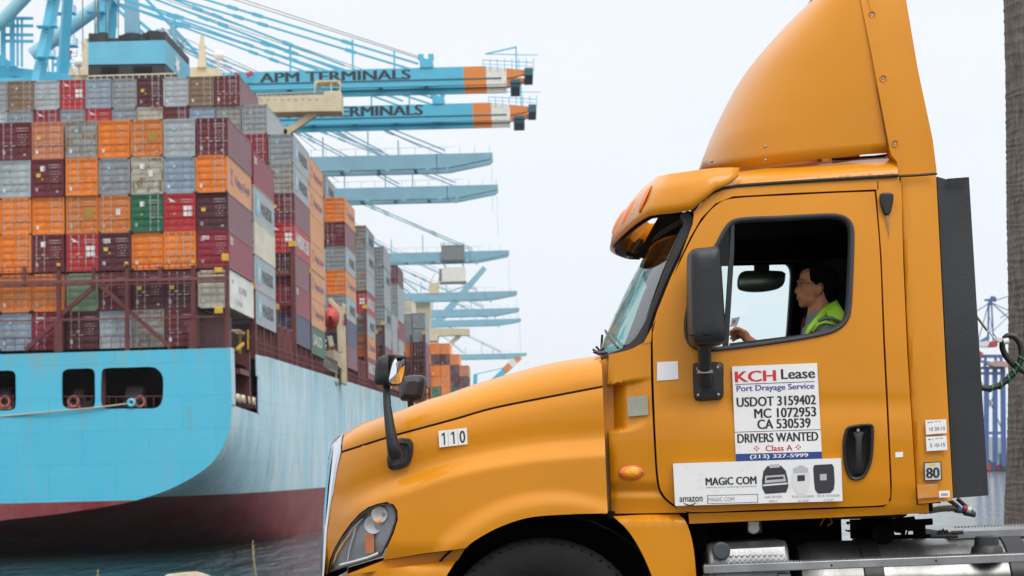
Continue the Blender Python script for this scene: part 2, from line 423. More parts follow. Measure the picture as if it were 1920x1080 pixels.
# ---- palm
def palm():
    Yp = 14.6
    ed = [(1882, -60, .225), (1883, 0, .228), (1887, 140, .231), (1889, 300, .235), (1890, 420, .238), (1893, 560, .242), (1893, 700, .25), (1891, 810, .26), (1887, 905, .275), (1884, 990, .295), (1881, 1060, .31)]
    zs = []; 
    for x, y, r in ed:
        p = P(x, y, Yp); zs.append((p.z, p.x + r, r))
    zs.sort(); root = thing('palm_tree', (zs[0][1], Yp, .15), 'tall grey brown palm trunk with ring scars behind the truck frame', 'palm tree')
    ztop = 11.5; rows = []; rnd = random.Random(4); z = .12; k = 0
    while z < ztop:
        cx = interp(z, [(a, b) for a, b, c in zs]) if z < zs[-1][0] else zs[-1][1] - (z - zs[-1][0]) * .012
        r = interp(z, [(a, c) for a, b, c in zs]) - max(0, z - zs[-1][0]) * .006
        for dr, dz in ((.0, 0), (.0016, .006), (.0012, .022), (-.001, .028)):
            w = [rnd.uniform(-.002, .002) for _ in range(28)]
            rows.append([Vector((cx + (r + dr + w[a] + .003 * sin(a * 2.3 + z)) * cos(2 * pi * a / 28), Yp + (r + dr + w[a]) * sin(2 * pi * a / 28), z + dz + .008 * sin(a * .9 + k))) for a in range(28)])
        z += rnd.uniform(.030, .06) if z < 4 else .09; k += 1
    m = mat('palm_bark', (.15, .125, .112), .95, var=.35, vscale=9, bump=1.0, bscale=30, stretch=(4, 4, .6), rust=.5, rustcol=(.26, .22, .20), rustlo=.5)
    MB().grid(rows, wrap=True).build('trunk', m, root, smooth=True, ang=80)
    c = Vector((rows[-1][0].x - .2, Yp, ztop)); cr_ = MB(); lf = mat('palm_leaf', (.07, .11, .04), .6, var=.3)
    for k in range(46):
        a = rnd.uniform(0, 2 * pi); e_ = rnd.uniform(-1.0, 1.3); d = Vector((cos(a) * cos(e_), sin(a) * cos(e_), sin(e_)))
        h = c + d * rnd.uniform(.9, 1.3); cr_.tube([c, h], .02, 4); side = d.cross(Vector((0, 0, 1))).normalized(); upv = side.cross(d)
        for j in range(-7, 8):
            b_ = j * .19; t = d * cos(b_) + side * sin(b_); q = h + t * .85 + Vector((0, 0, -.18 * abs(j) / 7 - .1))
            s = t.cross(upv).normalized() * .03; cr_.add([h - s * .3, h + s * .3, h + t * .5 + s, q, h + t * .5 - s], [(0, 1, 2, 3, 4)])
    cr_.build('crown', lf, root, fix=False)
palm()
# ============================================================ CONTAINER SHIP
YA = .021; XA = -24.8                         # starboard side line: X = XA + YA * Y
SHD = Vector((YA, 1, 0)).normalized(); SHX = Vector((1, -YA, 0)).normalized()
def star(Y): return XA + YA * Y
M_hull_t = None
def hull_mat(name, blue, pale_tone, amount, streak, zline):
    m = bpy.data.materials.new(name); m.use_nodes = True; t = m.node_tree; N = t.nodes; L = t.links; b = N['Principled BSDF']
    b.inputs['Roughness'].default_value = .6; b.inputs['Specular IOR Level'].default_value = .3
    g = N.new('ShaderNodeNewGeometry'); s = N.new('ShaderNodeSeparateXYZ'); L.new(g.outputs['Position'], s.inputs[0])
    def noise(scale, st, det=6, rough=.6):
        mpn = N.new('ShaderNodeMapping'); mpn.inputs['Scale'].default_value = st; L.new(g.outputs['Position'], mpn.inputs[0])
        n = N.new('ShaderNodeTexNoise'); n.inputs['Scale'].default_value = scale; n.inputs['Detail'].default_value = det; n.inputs['Roughness'].default_value = rough
        L.new(mpn.outputs[0], n.inputs['Vector']); return n.outputs[0]
    def rng(x, a, b_, c, d):
        r = N.new('ShaderNodeMapRange'); r.inputs['From Min'].default_value = a; r.inputs['From Max'].default_value = b_; r.inputs['To Min'].default_value = c; r.inputs['To Max'].default_value = d
        L.new(x, r.inputs[0]); return r.outputs[0]
    def mix(f, a, b_):
        x = N.new('ShaderNodeMix'); x.data_type = 'RGBA'; L.new(f, x.inputs[0])
        for i, v in ((6, a), (7, b_)):
            if isinstance(v, tuple): x.inputs[i].default_value = (*v, 1)
            else: L.new(v, x.inputs[i])
        return x.outputs[2]
    c = mix(rng(noise(.22, (1, 1, .35)), .3, .7, 0, amount), blue, pale_tone)
    c = mix(rng(noise(2.6, (1, 1, .05), 8, .7), .54, .70, 0, streak * .6), c, (.42, .36, .24))
    c = mix(rng(noise(.7, (1, 1, .07), 8, .7), .57, .70, 0, streak), c, (.40, .30, .20))
    c = mix(rng(noise(.9, (.5, 1, 1.3), 9, .75), .62, .70, 0, .35 * streak), c, (.10, .16, .2))
    c = mix(rng(noise(5., (1, 1, .03), 4, .6), .60, .68, 0, streak * .7), c, (.30, .22, .12))
    tm = N.new('ShaderNodeMath'); tm.operation = 'MULTIPLY'; L.new(rng(s.outputs['Z'], 8.6, 11.2, 0, 1), tm.inputs[0]); L.new(rng(noise(1.3, (1, 1, .12), 8, .7), .48, .66, 0, .75), tm.inputs[1])
    c = mix(tm.outputs[0], c, (.30, .34, .22))
    tb = N.new('ShaderNodeMath'); tb.operation = 'MULTIPLY'; L.new(rng(s.outputs['Z'], 3.6, 6.2, 0, 1), tb.inputs[0]); lt_ = N.new('ShaderNodeMath'); lt_.operation = 'LESS_THAN'; lt_.inputs[1].default_value = 6.7; L.new(s.outputs['Z'], lt_.inputs[0])
    tc2 = N.new('ShaderNodeMath'); tc2.operation = 'MULTIPLY'; L.new(tb.outputs[0], tc2.inputs[0]); L.new(lt_.outputs[0], tc2.inputs[1]); td = N.new('ShaderNodeMath'); td.operation = 'MULTIPLY'; L.new(tc2.outputs[0], td.inputs[0]); L.new(rng(noise(1.1, (1, 1, .05), 8, .7), .55, .68, 0, .8), td.inputs[1])
    c = mix(td.outputs[0], c, (.28, .26, .14))
    # red boot topping below the line
    r = mix(rng(noise(.3, (1, .4, 1), 8, .65), .35, .75, 0, .4), (.20, .02, .026), (.38, .21, .21))
    w = N.new('ShaderNodeMath'); w.operation = 'LESS_THAN'; w.inputs[1].default_value = zline; L.new(s.outputs['Z'], w.inputs[0])
    c = mix(w.outputs[0], c, r)
    # weld seams between the plates
    br = N.new('ShaderNodeTexBrick'); br.inputs['Scale'].default_value = .1; br.inputs['Mortar Size'].default_value = .0035; br.inputs['Color1'].default_value = (1, 1, 1, 1); br.inputs['Color2'].default_value = (.95, .96, .97, 1); br.inputs['Mortar'].default_value = (.86, .87, .88, 1)
    cb_ = N.new('ShaderNodeCombineXYZ'); a_ = N.new('ShaderNodeMath'); L.new(s.outputs['X'], a_.inputs[0]); L.new(s.outputs['Y'], a_.inputs[1]); L.new(a_.outputs[0], cb_.inputs[0]); L.new(s.outputs['Z'], cb_.inputs[1]); L.new(cb_.outputs[0], br.inputs[0])
    x = N.new('ShaderNodeMix'); x.data_type = 'RGBA'; x.blend_type = 'MULTIPLY'; x.inputs[0].default_value = 1; L.new(c, x.inputs[6]); L.new(br.outputs[0], x.inputs[7])
    L.new(x.outputs[2], b.inputs['Base Color'])
    bp = N.new('ShaderNodeBump'); bp.inputs['Strength'].default_value = .25; bp.inputs['Distance'].default_value = .25; L.new(noise(.35, (1, 1, 1), 3), bp.inputs['Height']); L.new(bp.outputs[0], b.inputs['Normal'])
    return m
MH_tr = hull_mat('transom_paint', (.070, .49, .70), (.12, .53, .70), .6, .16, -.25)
MH_sd = hull_mat('sky_lit_hull_paint', (.31, .61, .76), (.64, .79, .85), 1.0, .8, -.05)  # sky brightness on the side is put into this paler colour, mottled
M_rb = mat('red_brown_steel', (.115, .026, .026), .6, var=.3, vscale=.6, rust=.35, rustcol=(.12, .05, .03))
M_rbl = mat('faded_red_brown', (.17, .052, .052), .6, var=.25, vscale=.8)
M_hole = mat('dark_hold', (.008, .006, .006), .9)
M_yel = mat('yellow_paint', (.62, .36, .03), .5, var=.2)
M_crm = mat('cream_paint', (.60, .52, .36), .5, var=.1, vscale=1.2)
M_blu = mat('light_blue_paint', (.14, .48, .62), .45, var=.08, vscale=.6)
M_gph = mat('graphite_paint', (.025, .027, .03), .6, var=.2)

YT = 152.5
SH = thing('container_ship', (star(YT) - 21, YT + 100, WZ), 'large light blue container ship seen from its stern, with cream bridge wing and blue funnel', 'ship')
BEAM = 46.
def TP(px, py, Y=YT): return P(px, py, Y)
tr_out = cr_smooth([(432, 652), (434, 720), (434, 770), (430, 805), (419, 836), (399, 866), (366, 892), (316, 918), (256, 938), (186, 952), (105, 964), (0, 976), (-110, 990), (-190, 998)], closed=False, sub=4, keep=(0,))
tp = [TP(x, y) for x, y in tr_out]
ztop = tp[0].z; xs_ = tp[0].x; xc = xs_ - BEAM / 2
# transom plate with three mooring ports
port3 = cr_smooth([(190, 706), (192, 694), (202, 690), (240, 689), (282, 688), (296, 693), (305, 706), (306, 730), (304, 752), (296, 763), (280, 766), (230, 766), (198, 766), (190, 758), (189, 730)])
port2 = cr_smooth([(116, 708), (118, 697), (127, 692), (150, 691), (169, 691), (177, 697), (178, 720), (178, 755), (173, 764), (155, 766), (130, 766), (119, 762), (116, 750)])
port1 = [(x - 148.5, y + 4) for x, y in port2]
port1b = [(-x - 130, y + 12) for x, y in port3]
outl = tr_out + [(-190, 670)]
YTF = lambda x, y: YT
o = panel('transom', MH_tr, SH, outl, YTF, holes=(port3, port2, port1), rim=.25, step=14, smooth=False)
# far half of the transom (out of the picture, mirrored about the centre line)
mb = MB(); far = [Vector((2 * (TP(-190, 700).x) - p.x, YT, p.z)) for p in tp]; mb.add(far + [Vector((far[-1].x, YT, ztop))], [tuple(range(len(far) + 1))]); mb.build('transom', MH_tr, SH, fix=False, solid=.2)
XC = TP(-190, 700).x; HB = xs_ - XC     # half breadth
# hull skin: sections blend from the transom outline to the full section
SS = [0, 2, 5, 9, 14, 20, 27, 35, 44, 54, 66, 80, 100, 130, 170, 210, 240, 262]
n = len(tp); full_sec = []
for i in range(n):
    u = i / (n - 1.)
    if u < .45: full_sec.append((0., ztop + (-7.5 - ztop) * (u / .45)))
    elif u < .6: a = (u - .45) / .15 * pi / 2; full_sec.append((-2.5 * (1 - cos(a)), -7.5 - 2.5 * sin(a)))
    else: full_sec.append((-2.5 - (HB - 2.5) * (u - .6) / .4, -10.))
rows = []; sheer = [(0, 0), (12, .1), (17, .35), (90, 1.1), (157, 1.75), (270, 2.5)]
for s in SS:
    f = 1 - (1 - min(1, s / 85.)) ** 1.75
    bow = max(0, (s - 215) / 47.) ** 2 * HB * .8
    row = []
    for i in range(n):
        p = tp[i]; fx, fz = full_sec[i]
        # the side above the knuckle keeps its height, the counter sweeps down
        x = (p.x - xs_) * (1 - f) + fx * f; z = p.z * (1 - f) + fz * f
        if i == 0: z = ztop + interp(s, sheer)
        row.append(Vector((xs_ + x + YA * s - bow * (1 - i / (n - 1) * .2), YT + s, z)))
    rows.append(row)
def prt(p): c = XC + YA * (p.y - YT); return Vector((2 * c - p.x, p.y, p.z))
# skin with the mooring recess cut out of the first strakes
mb = MB(); vs = [p for r in rows for p in r]; fs = []
k0 = max(i for i in range(n) if tp[i].z > TP(440, 769).z)   # strakes above the lower edge of the recess
YR0, YR1 = YT + 1.6, P(484, 700, 168.5).y
dense = []
for j in range(len(rows) - 1):
    for i in range(n - 1): fs.append((j * n + i, j * n + i + 1, (j + 1) * n + i + 1, (j + 1) * n + i))
keep_f = [f for f in fs if not (f[0] // n < 4 and f[0] % n < k0)]
mb.add(vs, keep_f)
mb.add([prt(p) for p in vs], [tuple(reversed(f)) for f in fs])
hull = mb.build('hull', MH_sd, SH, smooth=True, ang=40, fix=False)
# rebuild the first 14 m above row k0 as a side panel with its opening
def yon(px):      # depth on the starboard line for a picture column (side plate)
    return None
def rowpt(s, i):
    for j in range(len(SS) - 1):
        if SS[j] <= s <= SS[j + 1]:
            f = (s - SS[j]) / (SS[j + 1] - SS[j]); return rows[j][i].lerp(rows[j + 1][i], f)
mb = MB(); M_ = 60; smax = 14.0
svals = np.linspace(0, smax, M_)
def shole(s, z):
    zb = TP(440, 768).z; zt_ = ztop - .1
    if not (1.5 < s < 13.6): return False
    if z < zb: return False
    # rounded lower corners, mouth open to the deck, bracket at the forward top
    if z > zb + (TP(0, 690).z - TP(0, 769).z) * .95 and s > 12.8: return False
    return True
NV = 46; gr_ = []
for s in svals:
    col = []
    a = rowpt(s, 0); pts_ = [rowpt(s, i) for i in range(k0 + 1)]
    for k in range(NV):
        t = k / (NV - 1) * k0; i = min(int(t), k0 - 1); col.append(pts_[i].lerp(pts_[i + 1], t - i))
    gr_.append(col)
vs = [p for c in gr_ for p in c]; fs = []
for j in range(M_ - 1):
    for k in range(NV - 1):
        s = (svals[j] + svals[j + 1]) / 2; z = (gr_[j][k].z + gr_[j][k + 1].z) / 2
        if not shole(s, z): fs.append((j * NV + k, j * NV + k + 1, (j + 1) * NV + k + 1, (j + 1) * NV + k))
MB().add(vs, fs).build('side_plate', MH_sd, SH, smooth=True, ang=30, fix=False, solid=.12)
# deck, recess interior
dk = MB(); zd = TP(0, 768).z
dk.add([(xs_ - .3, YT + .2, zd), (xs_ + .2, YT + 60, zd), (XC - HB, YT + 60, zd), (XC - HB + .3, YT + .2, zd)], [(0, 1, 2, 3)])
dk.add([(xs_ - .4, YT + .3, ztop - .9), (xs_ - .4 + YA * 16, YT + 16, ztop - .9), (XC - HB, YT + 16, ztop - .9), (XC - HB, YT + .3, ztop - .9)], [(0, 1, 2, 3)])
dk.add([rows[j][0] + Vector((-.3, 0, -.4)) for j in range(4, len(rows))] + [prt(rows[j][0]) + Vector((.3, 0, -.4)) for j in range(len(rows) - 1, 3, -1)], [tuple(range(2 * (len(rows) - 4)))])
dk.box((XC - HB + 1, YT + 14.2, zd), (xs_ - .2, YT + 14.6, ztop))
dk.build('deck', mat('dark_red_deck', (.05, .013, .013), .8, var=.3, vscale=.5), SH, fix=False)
# fairleads, winches, rails behind the ports
def fairlead(px, py, r, m=M_rbl):
    c = TP(px, py, YT + .35); s = YT / FPX
    mb = MB(); mb.lathe([(r * s * .55, 0), (r * s * .62, -.18), (r * s * .9, -.18), (r * s, 0), (r * s * .9, .25), (r * s * .55, .25)], c, 'Y', 20, closed=True)
    mb.box((c.x - r * s, c.y, zd), (c.x + r * s, c.y + .3, c.z - r * s * .6)); mb.build('fairlead', mat('fairlead_red', (.42, .13, .09), .5, var=.2), SH, smooth=True, ang=40)
for x in (138, 262, 9): fairlead(x, 753, 12)
mb = MB(); c = TP(246, 755, YT - .1); mb.lathe([(.12, -.05), (.22, -.12), (.33, -.06), (.35, .1), (.3, .3), (.12, .3)], c, 'Y', 20, closed=True); mb.build('roller', M_blu, SH, smooth=True)
mb = MB()
for (x, w_, r) in ((255, 34, .75), (150, 20, .6), (12, 22, .6)):
    c = TP(x, 742, YT + 3.5); mb.lathe([(r, -w_ * .02), (r, -w_ * .016), (r * .6, -w_ * .016), (r * .6, w_ * .016), (r, w_ * .016), (r, w_ * .02)], c, 'X', 16, closed=True); mb.lathe([(.01, -w_ * .02), (r * .6, -w_ * .02), (r * .6, w_ * .02), (.01, w_ * .02)], c, 'X', 16)
    mb.box((c.x - .9, c.y - .3, zd), (c.x + .9, c.y + .3, c.z - .4))
mb.build('mooring_winch', mat('winch_grey', (.12, .10, .10), .7, var=.3), SH)
mb = MB()
for a, b in ((190, 306), (116, 178), (-60, 30)):
    mb.tube([TP(a, 744, YT + .15), TP(b, 743, YT + .15)], .035, 6)
    for x in range(a, b, 14): mb.tube([TP(x, 744, YT + .15), TP(x, 766, YT + .15)], .025, 5)
mb.bar(TP(192, 692, YT + 1.2), TP(192, 768, YT + 1.2), .5, .5); mb.build('mooring_rail', M_rb, SH)
mb = MB(); mb.tube([TP(x, y, YT + .0 - .3 * (1 - abs(x - 125) / 120.)) for x, y in ((246, 756), (180, 764.5), (100, 772), (0, 781), (-160, 797))], .065, 8)
o = mb.build('mooring_rope', mat('rope', (.42, .36, .28), .9), None, smooth=True); tag(o, 'pale mooring rope running left from the roller in the widest stern port', 'rope')
# recess at the corner: bulkhead, arch, fairlead bits
mb = MB(); q = lambda px, py, Y: P(px, py, Y)
mb.box((xs_ - 3.2, YT + 1, zd), (xs_ - 3.0, YT + 14, ztop)); mb.box((xs_ - 3, YT + 10.5, zd), (xs_ + .05, YT + 11.1, ztop + .2)); mb.box((xs_ - 2.6, YT + 5, ztop - 1.7), (xs_ + .05, YT + 11, ztop - 1.3))
for k in range(6): mb.box((xs_ - .15 + YA * (2 + 2.1 * k), YT + 2 + 2.1 * k, zd), (xs_ + .02 + YA * (2 + 2.1 * k), YT + 2.2 + 2.1 * k, zd + 1.0))
mb.build('recess_frame', M_rb, SH)
mb = MB()
for k in range(4): mb.lathe([(.12, -.2), (.3, -.22), (.38, 0), (.3, .22), (.12, .2)], (xs_ - .1 + YA * (3.5 + 2.6 * k), YT + 3.5 + 2.6 * k, zd + .55), 'X', 14)
mb.build('fairlead', M_crm, SH, smooth=True)

# ---- lashing bridge at the stern
YL = 153.0
def L(px, py, d=0): return P(px, py, YL + d)
def lbar(mb, a, b, w, h=None, d=0): mb.bar(L(*a, d), L(*b, d), w * YL / FPX, (h or w) * YL / FPX)
mb = MB()
for x in (-78, 110, 238, 362, 426):
    mb = MB(); lbar(mb, (x, 498), (x + .4, 660), 7.5)
    if x not in (238, 426): lbar(mb, (x + .3, 602), (x + .6, 660), 15, 13)
    mb.build('lashing_post', M_rb, SH)
mb = MB()
lbar(mb, (-90, 533), (428, 521), 8, 6); lbar(mb, (-90, 524), (428, 513), 2.5, 2); lbar(mb, (-90, 604), (428, 593), 3, 3); lbar(mb, (-90, 540), (428, 528), 3, 3)
mb.build('walkway_beam', M_rbl, SH)
for a, b in (((178, 536), (115, 590)), ((102, 607), (48, 656)), ((190, 536), (320, 652)), ((-10, 538), (-60, 590))): mb = MB(); lbar(mb, a, b, 8, 8, .15); mb.build('diagonal_brace', M_rb, SH)
mb = MB()
for y in (498, 505): lbar(mb, (-90, y + 6), (428, y - 6), .8)
for x in list(range(-80, 428, 12)): lbar(mb, (x, 503 - x * .024), (x, 524 - x * .024), .8 if x % 5 else 1.2)
for x in (46, 175, 300): lbar(mb, (x, 500), (x, 536), 6)
lbar(mb, (-90, 637), (428, 628), 1.2)
for x in range(-80, 428, 18): lbar(mb, (x, 633), (x, 656), .9)
for k in range(22):
    x = -60 + k * 23; lbar(mb, (x, 530), (x + random.uniform(-9, 9), 470 + random.uniform(0, 18)), .45, .45, .35)
mb.build('bridge_railing', M_rb, SH)
mb = MB()
for x, y, w_, h in ((422, 483, 12, 14), (410, 507, 15, 10), (410, 582, 15, 13), (110, 497, 6, 6), (237, 494, 6, 6), (362, 492, 6, 6)):
    c = L(x, y, -.3); k = YL / FPX; mb.box((c.x - w_ * k / 2, c.y - .2, c.z - h * k / 2), (c.x + w_ * k / 2, c.y + .25, c.z + h * k / 2))
mb.build('yellow_fitting', M_yel, SH, bevel=.05)
mb = MB()
for px, Y, a, b in ((465, 161, 655, 618),): p = P(px, a, Y); mb.bar(p, P(px, b, Y), .12)
mb.bar(P(444, 655, 157), P(456, 644, 160), .2); mb.build('crane_hook_rack', M_yel, SH)
# house and dark underdeck volume below the containers
def shbox(mb, y0, y1, t0, t1, z0, z1):
    a = [Vector((star(y) + t, y, z)) for y, t in ((y0, t0), (y0, t1), (y1, t1), (y1, t0)) for z in (z0,)]
    b = [Vector((p.x, p.y, z1)) for p in a]
    mb.add(a + b, [(0, 3, 2, 1), (4, 5, 6, 7), (0, 1, 5, 4), (1, 2, 6, 5), (2, 3, 7, 6), (3, 0, 4, 7)])
mb = MB(); deckz = lambda y: ztop + interp(y - YT, sheer)
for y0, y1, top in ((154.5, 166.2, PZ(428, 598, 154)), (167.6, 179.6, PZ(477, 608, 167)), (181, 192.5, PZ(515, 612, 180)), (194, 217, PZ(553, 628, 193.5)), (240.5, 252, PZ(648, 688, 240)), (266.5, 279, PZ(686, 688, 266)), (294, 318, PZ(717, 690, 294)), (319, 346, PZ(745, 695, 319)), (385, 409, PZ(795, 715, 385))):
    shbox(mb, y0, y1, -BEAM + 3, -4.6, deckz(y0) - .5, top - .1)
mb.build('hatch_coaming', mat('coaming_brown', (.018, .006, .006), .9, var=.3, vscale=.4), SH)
# pillars, rails along the starboard side, stack by stack
pm = MB(); rm = MB(); sm_ = MB()
y = 168.5
while y < 385:
    if not (217.5 < y < 240):
        z0 = deckz(y) - .3; z1 = z0 + 3.6
        pm.bar((star(y) - .2, y, z0), (star(y) - .2, y, z1), .32, .28)
        pm.bar((star(y) - .2, y, z1), (star(y + 2.4) - .2, y + 2.4, z1), .2, .2); pm.bar((star(y) - .2, y + 2.4, z0), (star(y) - .2, y + 2.4, z1), .2, .2)
    y += 4.1
y = 168.5
while y < 400:
    z0 = deckz(y); rm.bar((star(y) + .05, y, z0), (star(y) + .05, y, z0 + 1.1), .07)
    for h in (.55, 1.1): rm.bar((star(y) + .05, y, z0 + h), (star(y + 2) + .05, y + 2, deckz(y + 2) + h), .05)
    y += 2.0
pm.build('side_pillar', M_rbl, SH); rm.build('side_railing', M_rbl, SH)
mb = MB(); ml = MB()
for yb, th in ((166.9, 5.5), (180.4, 4.6), (192.9, 11.5), (205.0, 10), (239.3, 8), (252.9, 8.5), (265.6, 10.5), (280.6, 8), (293.0, 10), (305.8, 8), (318.0, 11), (331, 8), (384, 14), (397, 9)):
    z0 = deckz(yb); x = star(yb)
    mb.bar((x - .15, yb, z0 - .3), (x - .15, yb, z0 + th), .45, .5); mb.bar((x - 2.7, yb, z0 - .3), (x - 2.7, yb, z0 + th), .35, .4)
    for h in (3.1, 6.0, 8.9):
        if h < th: mb.bar((x, yb, z0 + h), (x - 12, yb, z0 + h), .35, .3); mb.bar((x, yb, z0 + h + 1.1), (x - 12, yb, z0 + h + 1.1), .08, .08)
    for t in range(0, 12, 1): 
        if th > 6: mb.bar((x - t, yb, z0 + 6.0), (x - t, yb, z0 + 7.1), .06)
    ml.box((x - .5, yb - .35, z0 + th), (x + .15, yb + .2, z0 + th + .5))
    if th > 6: ml.box((x - 1.6, yb - .4, z0 + 2.2), (x - .4, yb + .2, z0 + 3.0))
    ml.bar((x - 1.2, yb - .3, z0 - .2), (x - 1.2, yb - .3, z0 + 2.0), .18)
mb.build('lashing_bridge', M_rb, SH); ml.build('yellow_fitting', M_yel, SH)

# ---- house with bridge wing, funnel, masts, boat
YW = 235.
def WP(px, py, d=0): return P(px, py, YW + d)
def wprism(mb, pts, depth, d=0): mb.prism([WP(x, y, d) for x, y in pts], (0, depth, 0))
mb = MB(); wprism(mb, [(330, 188), (607, 178), (607, 171), (639, 170), (640, 209), (607, 209), (513, 211), (480, 206), (330, 214)], 3.6)
wprism(mb, [(480, 205), (515, 211), (500, 213), (470, 222)], 3.4, .1)
mb.build('bridge_wing', M_crm, SH, bevel=.08)
mb = MB(); a, b = WP(600, 207, 1.4), WP(541, 246, 1.4); mb.bar(a, b, .9, .7, w2=1.0, h2=.9); mb.bar(WP(520, 238, 1.4), WP(541, 250, 1.4), 1.0); mb.bar(b, WP(470, 300, 1.4), 1.0)
mb.build('wing_strut', M_crm, SH, bevel=.1)
mb = MB(); wprism(mb, [(589, 154), (594, 150), (637, 150), (639, 157), (636, 159), (632, 153), (597, 154), (592, 159)], 3.0, .2)
for x in (590, 621, 638): mb.bar(WP(x, 156, .2), WP(x, 176, .2), .12); mb.bar(WP(x, 156, 3), WP(x, 176, 3), .12)
mb.build('wing_canopy', M_crm, SH)
mb = MB(); mb.bar(WP(480, 176, .1), WP(607, 172, .1), .1); mb.bar(WP(480, 181, .1), WP(607, 177, .1), .06)
for x in range(482, 607, 9): mb.bar(WP(x, 176, .1), WP(x, 186, .1), .06)
for x in range(490, 600, 13): mb.bar(WP(x, 181.5, -.05), WP(x, 186, -.05), .25, .1)
mb.build('wing_railing', M_crm, SH)
# deck house tower behind the stacks and its top
mb = MB(); p0 = WP(640, 209)
shbox(mb, 226, 239, -BEAM + 6, -9.5, deckz(230), WP(420, 185).z)
mb.prism([P(x, y, 232) for x, y in ((330, 150), (330, 128), (392, 125), (420, 143), (430, 152), (330, 152))], (0, 2.5, 0))
mb.prism([P(x, y, 222) for x, y in ((138, 150), (136, 140), (165, 139), (165, 150))], (0, 7, 0))
mb.build('deck_house', M_crm, SH)
# side of the house near the boat
mb = MB()
mb.prism([P(x, y, 228) for x, y in ((640, 608), (648, 612), (651, 722), (640, 718))], (-.3, 2, 0)); mb.prism([P(x, y, 226) for x, y in ((626, 655), (641, 665), (641, 692), (626, 680))], (-2, 4, 0)); mb.bar(P(617, 560, 222), P(633, 580, 222), .5); mb.bar(P(634, 575, 222), P(639, 660, 222), .55); mb.bar(P(618, 630, 222), P(622, 650, 222), .5); mb.bar(P(628, 583, 222), P(642, 587, 222), .5, .4)
mb.bar(P(640, 600, 222), P(645, 570, 222), .4)
mb.build('boat_davit', M_crm, SH, bevel=.05)
mb = MB(); a = P(603, 685, 217); b = P(632, 700, 226)
for k in range(12):
    c = a.lerp(b, k / 11.); mb.bar(c, c + Vector((0, 0, 1.3)), .12)
mb.bar(a, b, .25); mb.bar(a + Vector((0, 0, 1.3)), b + Vector((0, 0, 1.3)), .2); mb.bar(a + Vector((0, 0, -1.2)), b + Vector((0, 0, -1.2)), .3); mb.build('gangway', mat('gangway_grey', (.22, .22, .22), .6), SH)
lb = thing('lifeboat', P(626, 622, 223), 'enclosed red lifeboat hanging in its davits beside the cream bridge house', 'lifeboat')
c = P(626, 600, 224); rows = []
for k in range(13):
    t = -1 + k / 6.; rr = sqrt(max(.02, 1 - abs(t) ** 2.6)); rows.append([c + Vector((YA * t * 3.6 + cos(a) * 1.05 * rr, t * 3.6, sin(a) * 1.35 * rr + (.0 if sin(a) < 0 else .15 * rr))) for a in np.linspace(0, 2 * pi, 17)[:-1]])
MB().grid(rows, wrap=True).build('boat_hull', mat('lifeboat_red', (.48, .05, .04), .35), lb, smooth=True)
mb = MB(); mb.prism([c + Vector((x, -1.2, z)) for x, z in ((-.55, 1.2), (.55, 1.2), (.45, 1.8), (-.45, 1.8))], (0, 2.2, 0)); mb.build('boat_cabin', mat('lifeboat_red', (.48, .05, .04)), lb, bevel=.1)
# funnel
YF = 206.
def fprism(mb, pts, d=0, depth=8): mb.prism([P(x, y, YF + d) for x, y in pts], (.0 + YA * depth, depth, 0))
mb = MB(); fprism(mb, [(165, 79), (310, 75), (310, 119), (165, 121)], 0, 14); fn = mb.build('funnel', mat('funnel_blue', (.12, .42, .56), .5, var=.08, vscale=.5), SH)
mb = MB(); fprism(mb, [(165.5, 119), (309.5, 118), (310, 160), (165, 160)], .1, 13.8); fprism(mb, [(166, 62), (186, 63), (186, 81), (166, 81)], .1, 13.7); fprism(mb, [(297, 60), (309.7, 59), (309.7, 77), (297, 77)], .1, 13.7); fprism(mb, [(185, 72), (298, 70), (298, 78), (185, 80)], 12, 1.9)
mb.build('funnel_casing', M_gph, fn)
mb = MB()
for x, y0, r, yt in ((194, 80, .5, 62), (207, 80, .25, 76), (213, 80, .2, 76), (250, 78, 1.15, 66), (236, 79, .8, 68), (265, 78, .9, 67), (288, 78, .75, 60), (276, 79, .5, 63)):
    mb.tube([P(x, y0, YF + 4), P(x, yt, YF + 4)], r, 14)
mb.build('exhaust_pipe', M_gph, fn)
mb = MB()
for x0, x1 in ((190, 222), (250, 285)):
    for k in range(5): mb.bar(P(x0, 126 + k * 3, YF), P(x1, 125.5 + k * 3, YF), .12, .07)
mb.build('louvre', mat('louvre_black', (.006, .006, .006), .7), fn)
# star emblem on the funnel side
s_ = P(322, 105, YF + 6); mb = MB(); fc = Vector((star(YF + 6) * 0 + P(310, 100, YF).x + .03 + YA * 6, YF + 6.5, P(310, 98, YF).z))
pts = []
for k in range(14):
    a = pi / 2 + 2 * pi * k / 14; r = 1.25 if k % 2 == 0 else .52; pts.append(fc + Vector((.02, cos(a) * r * 1.6, sin(a) * r)))
mb.add(pts + [fc + Vector((.02, 0, 0))], [(i, (i + 1) % 14, 14) for i in range(14)]); mb.build('star_emblem', WH2 if 'WH2' in globals() else mat('white_ink', (.8, .8, .8)), fn, fix=False)
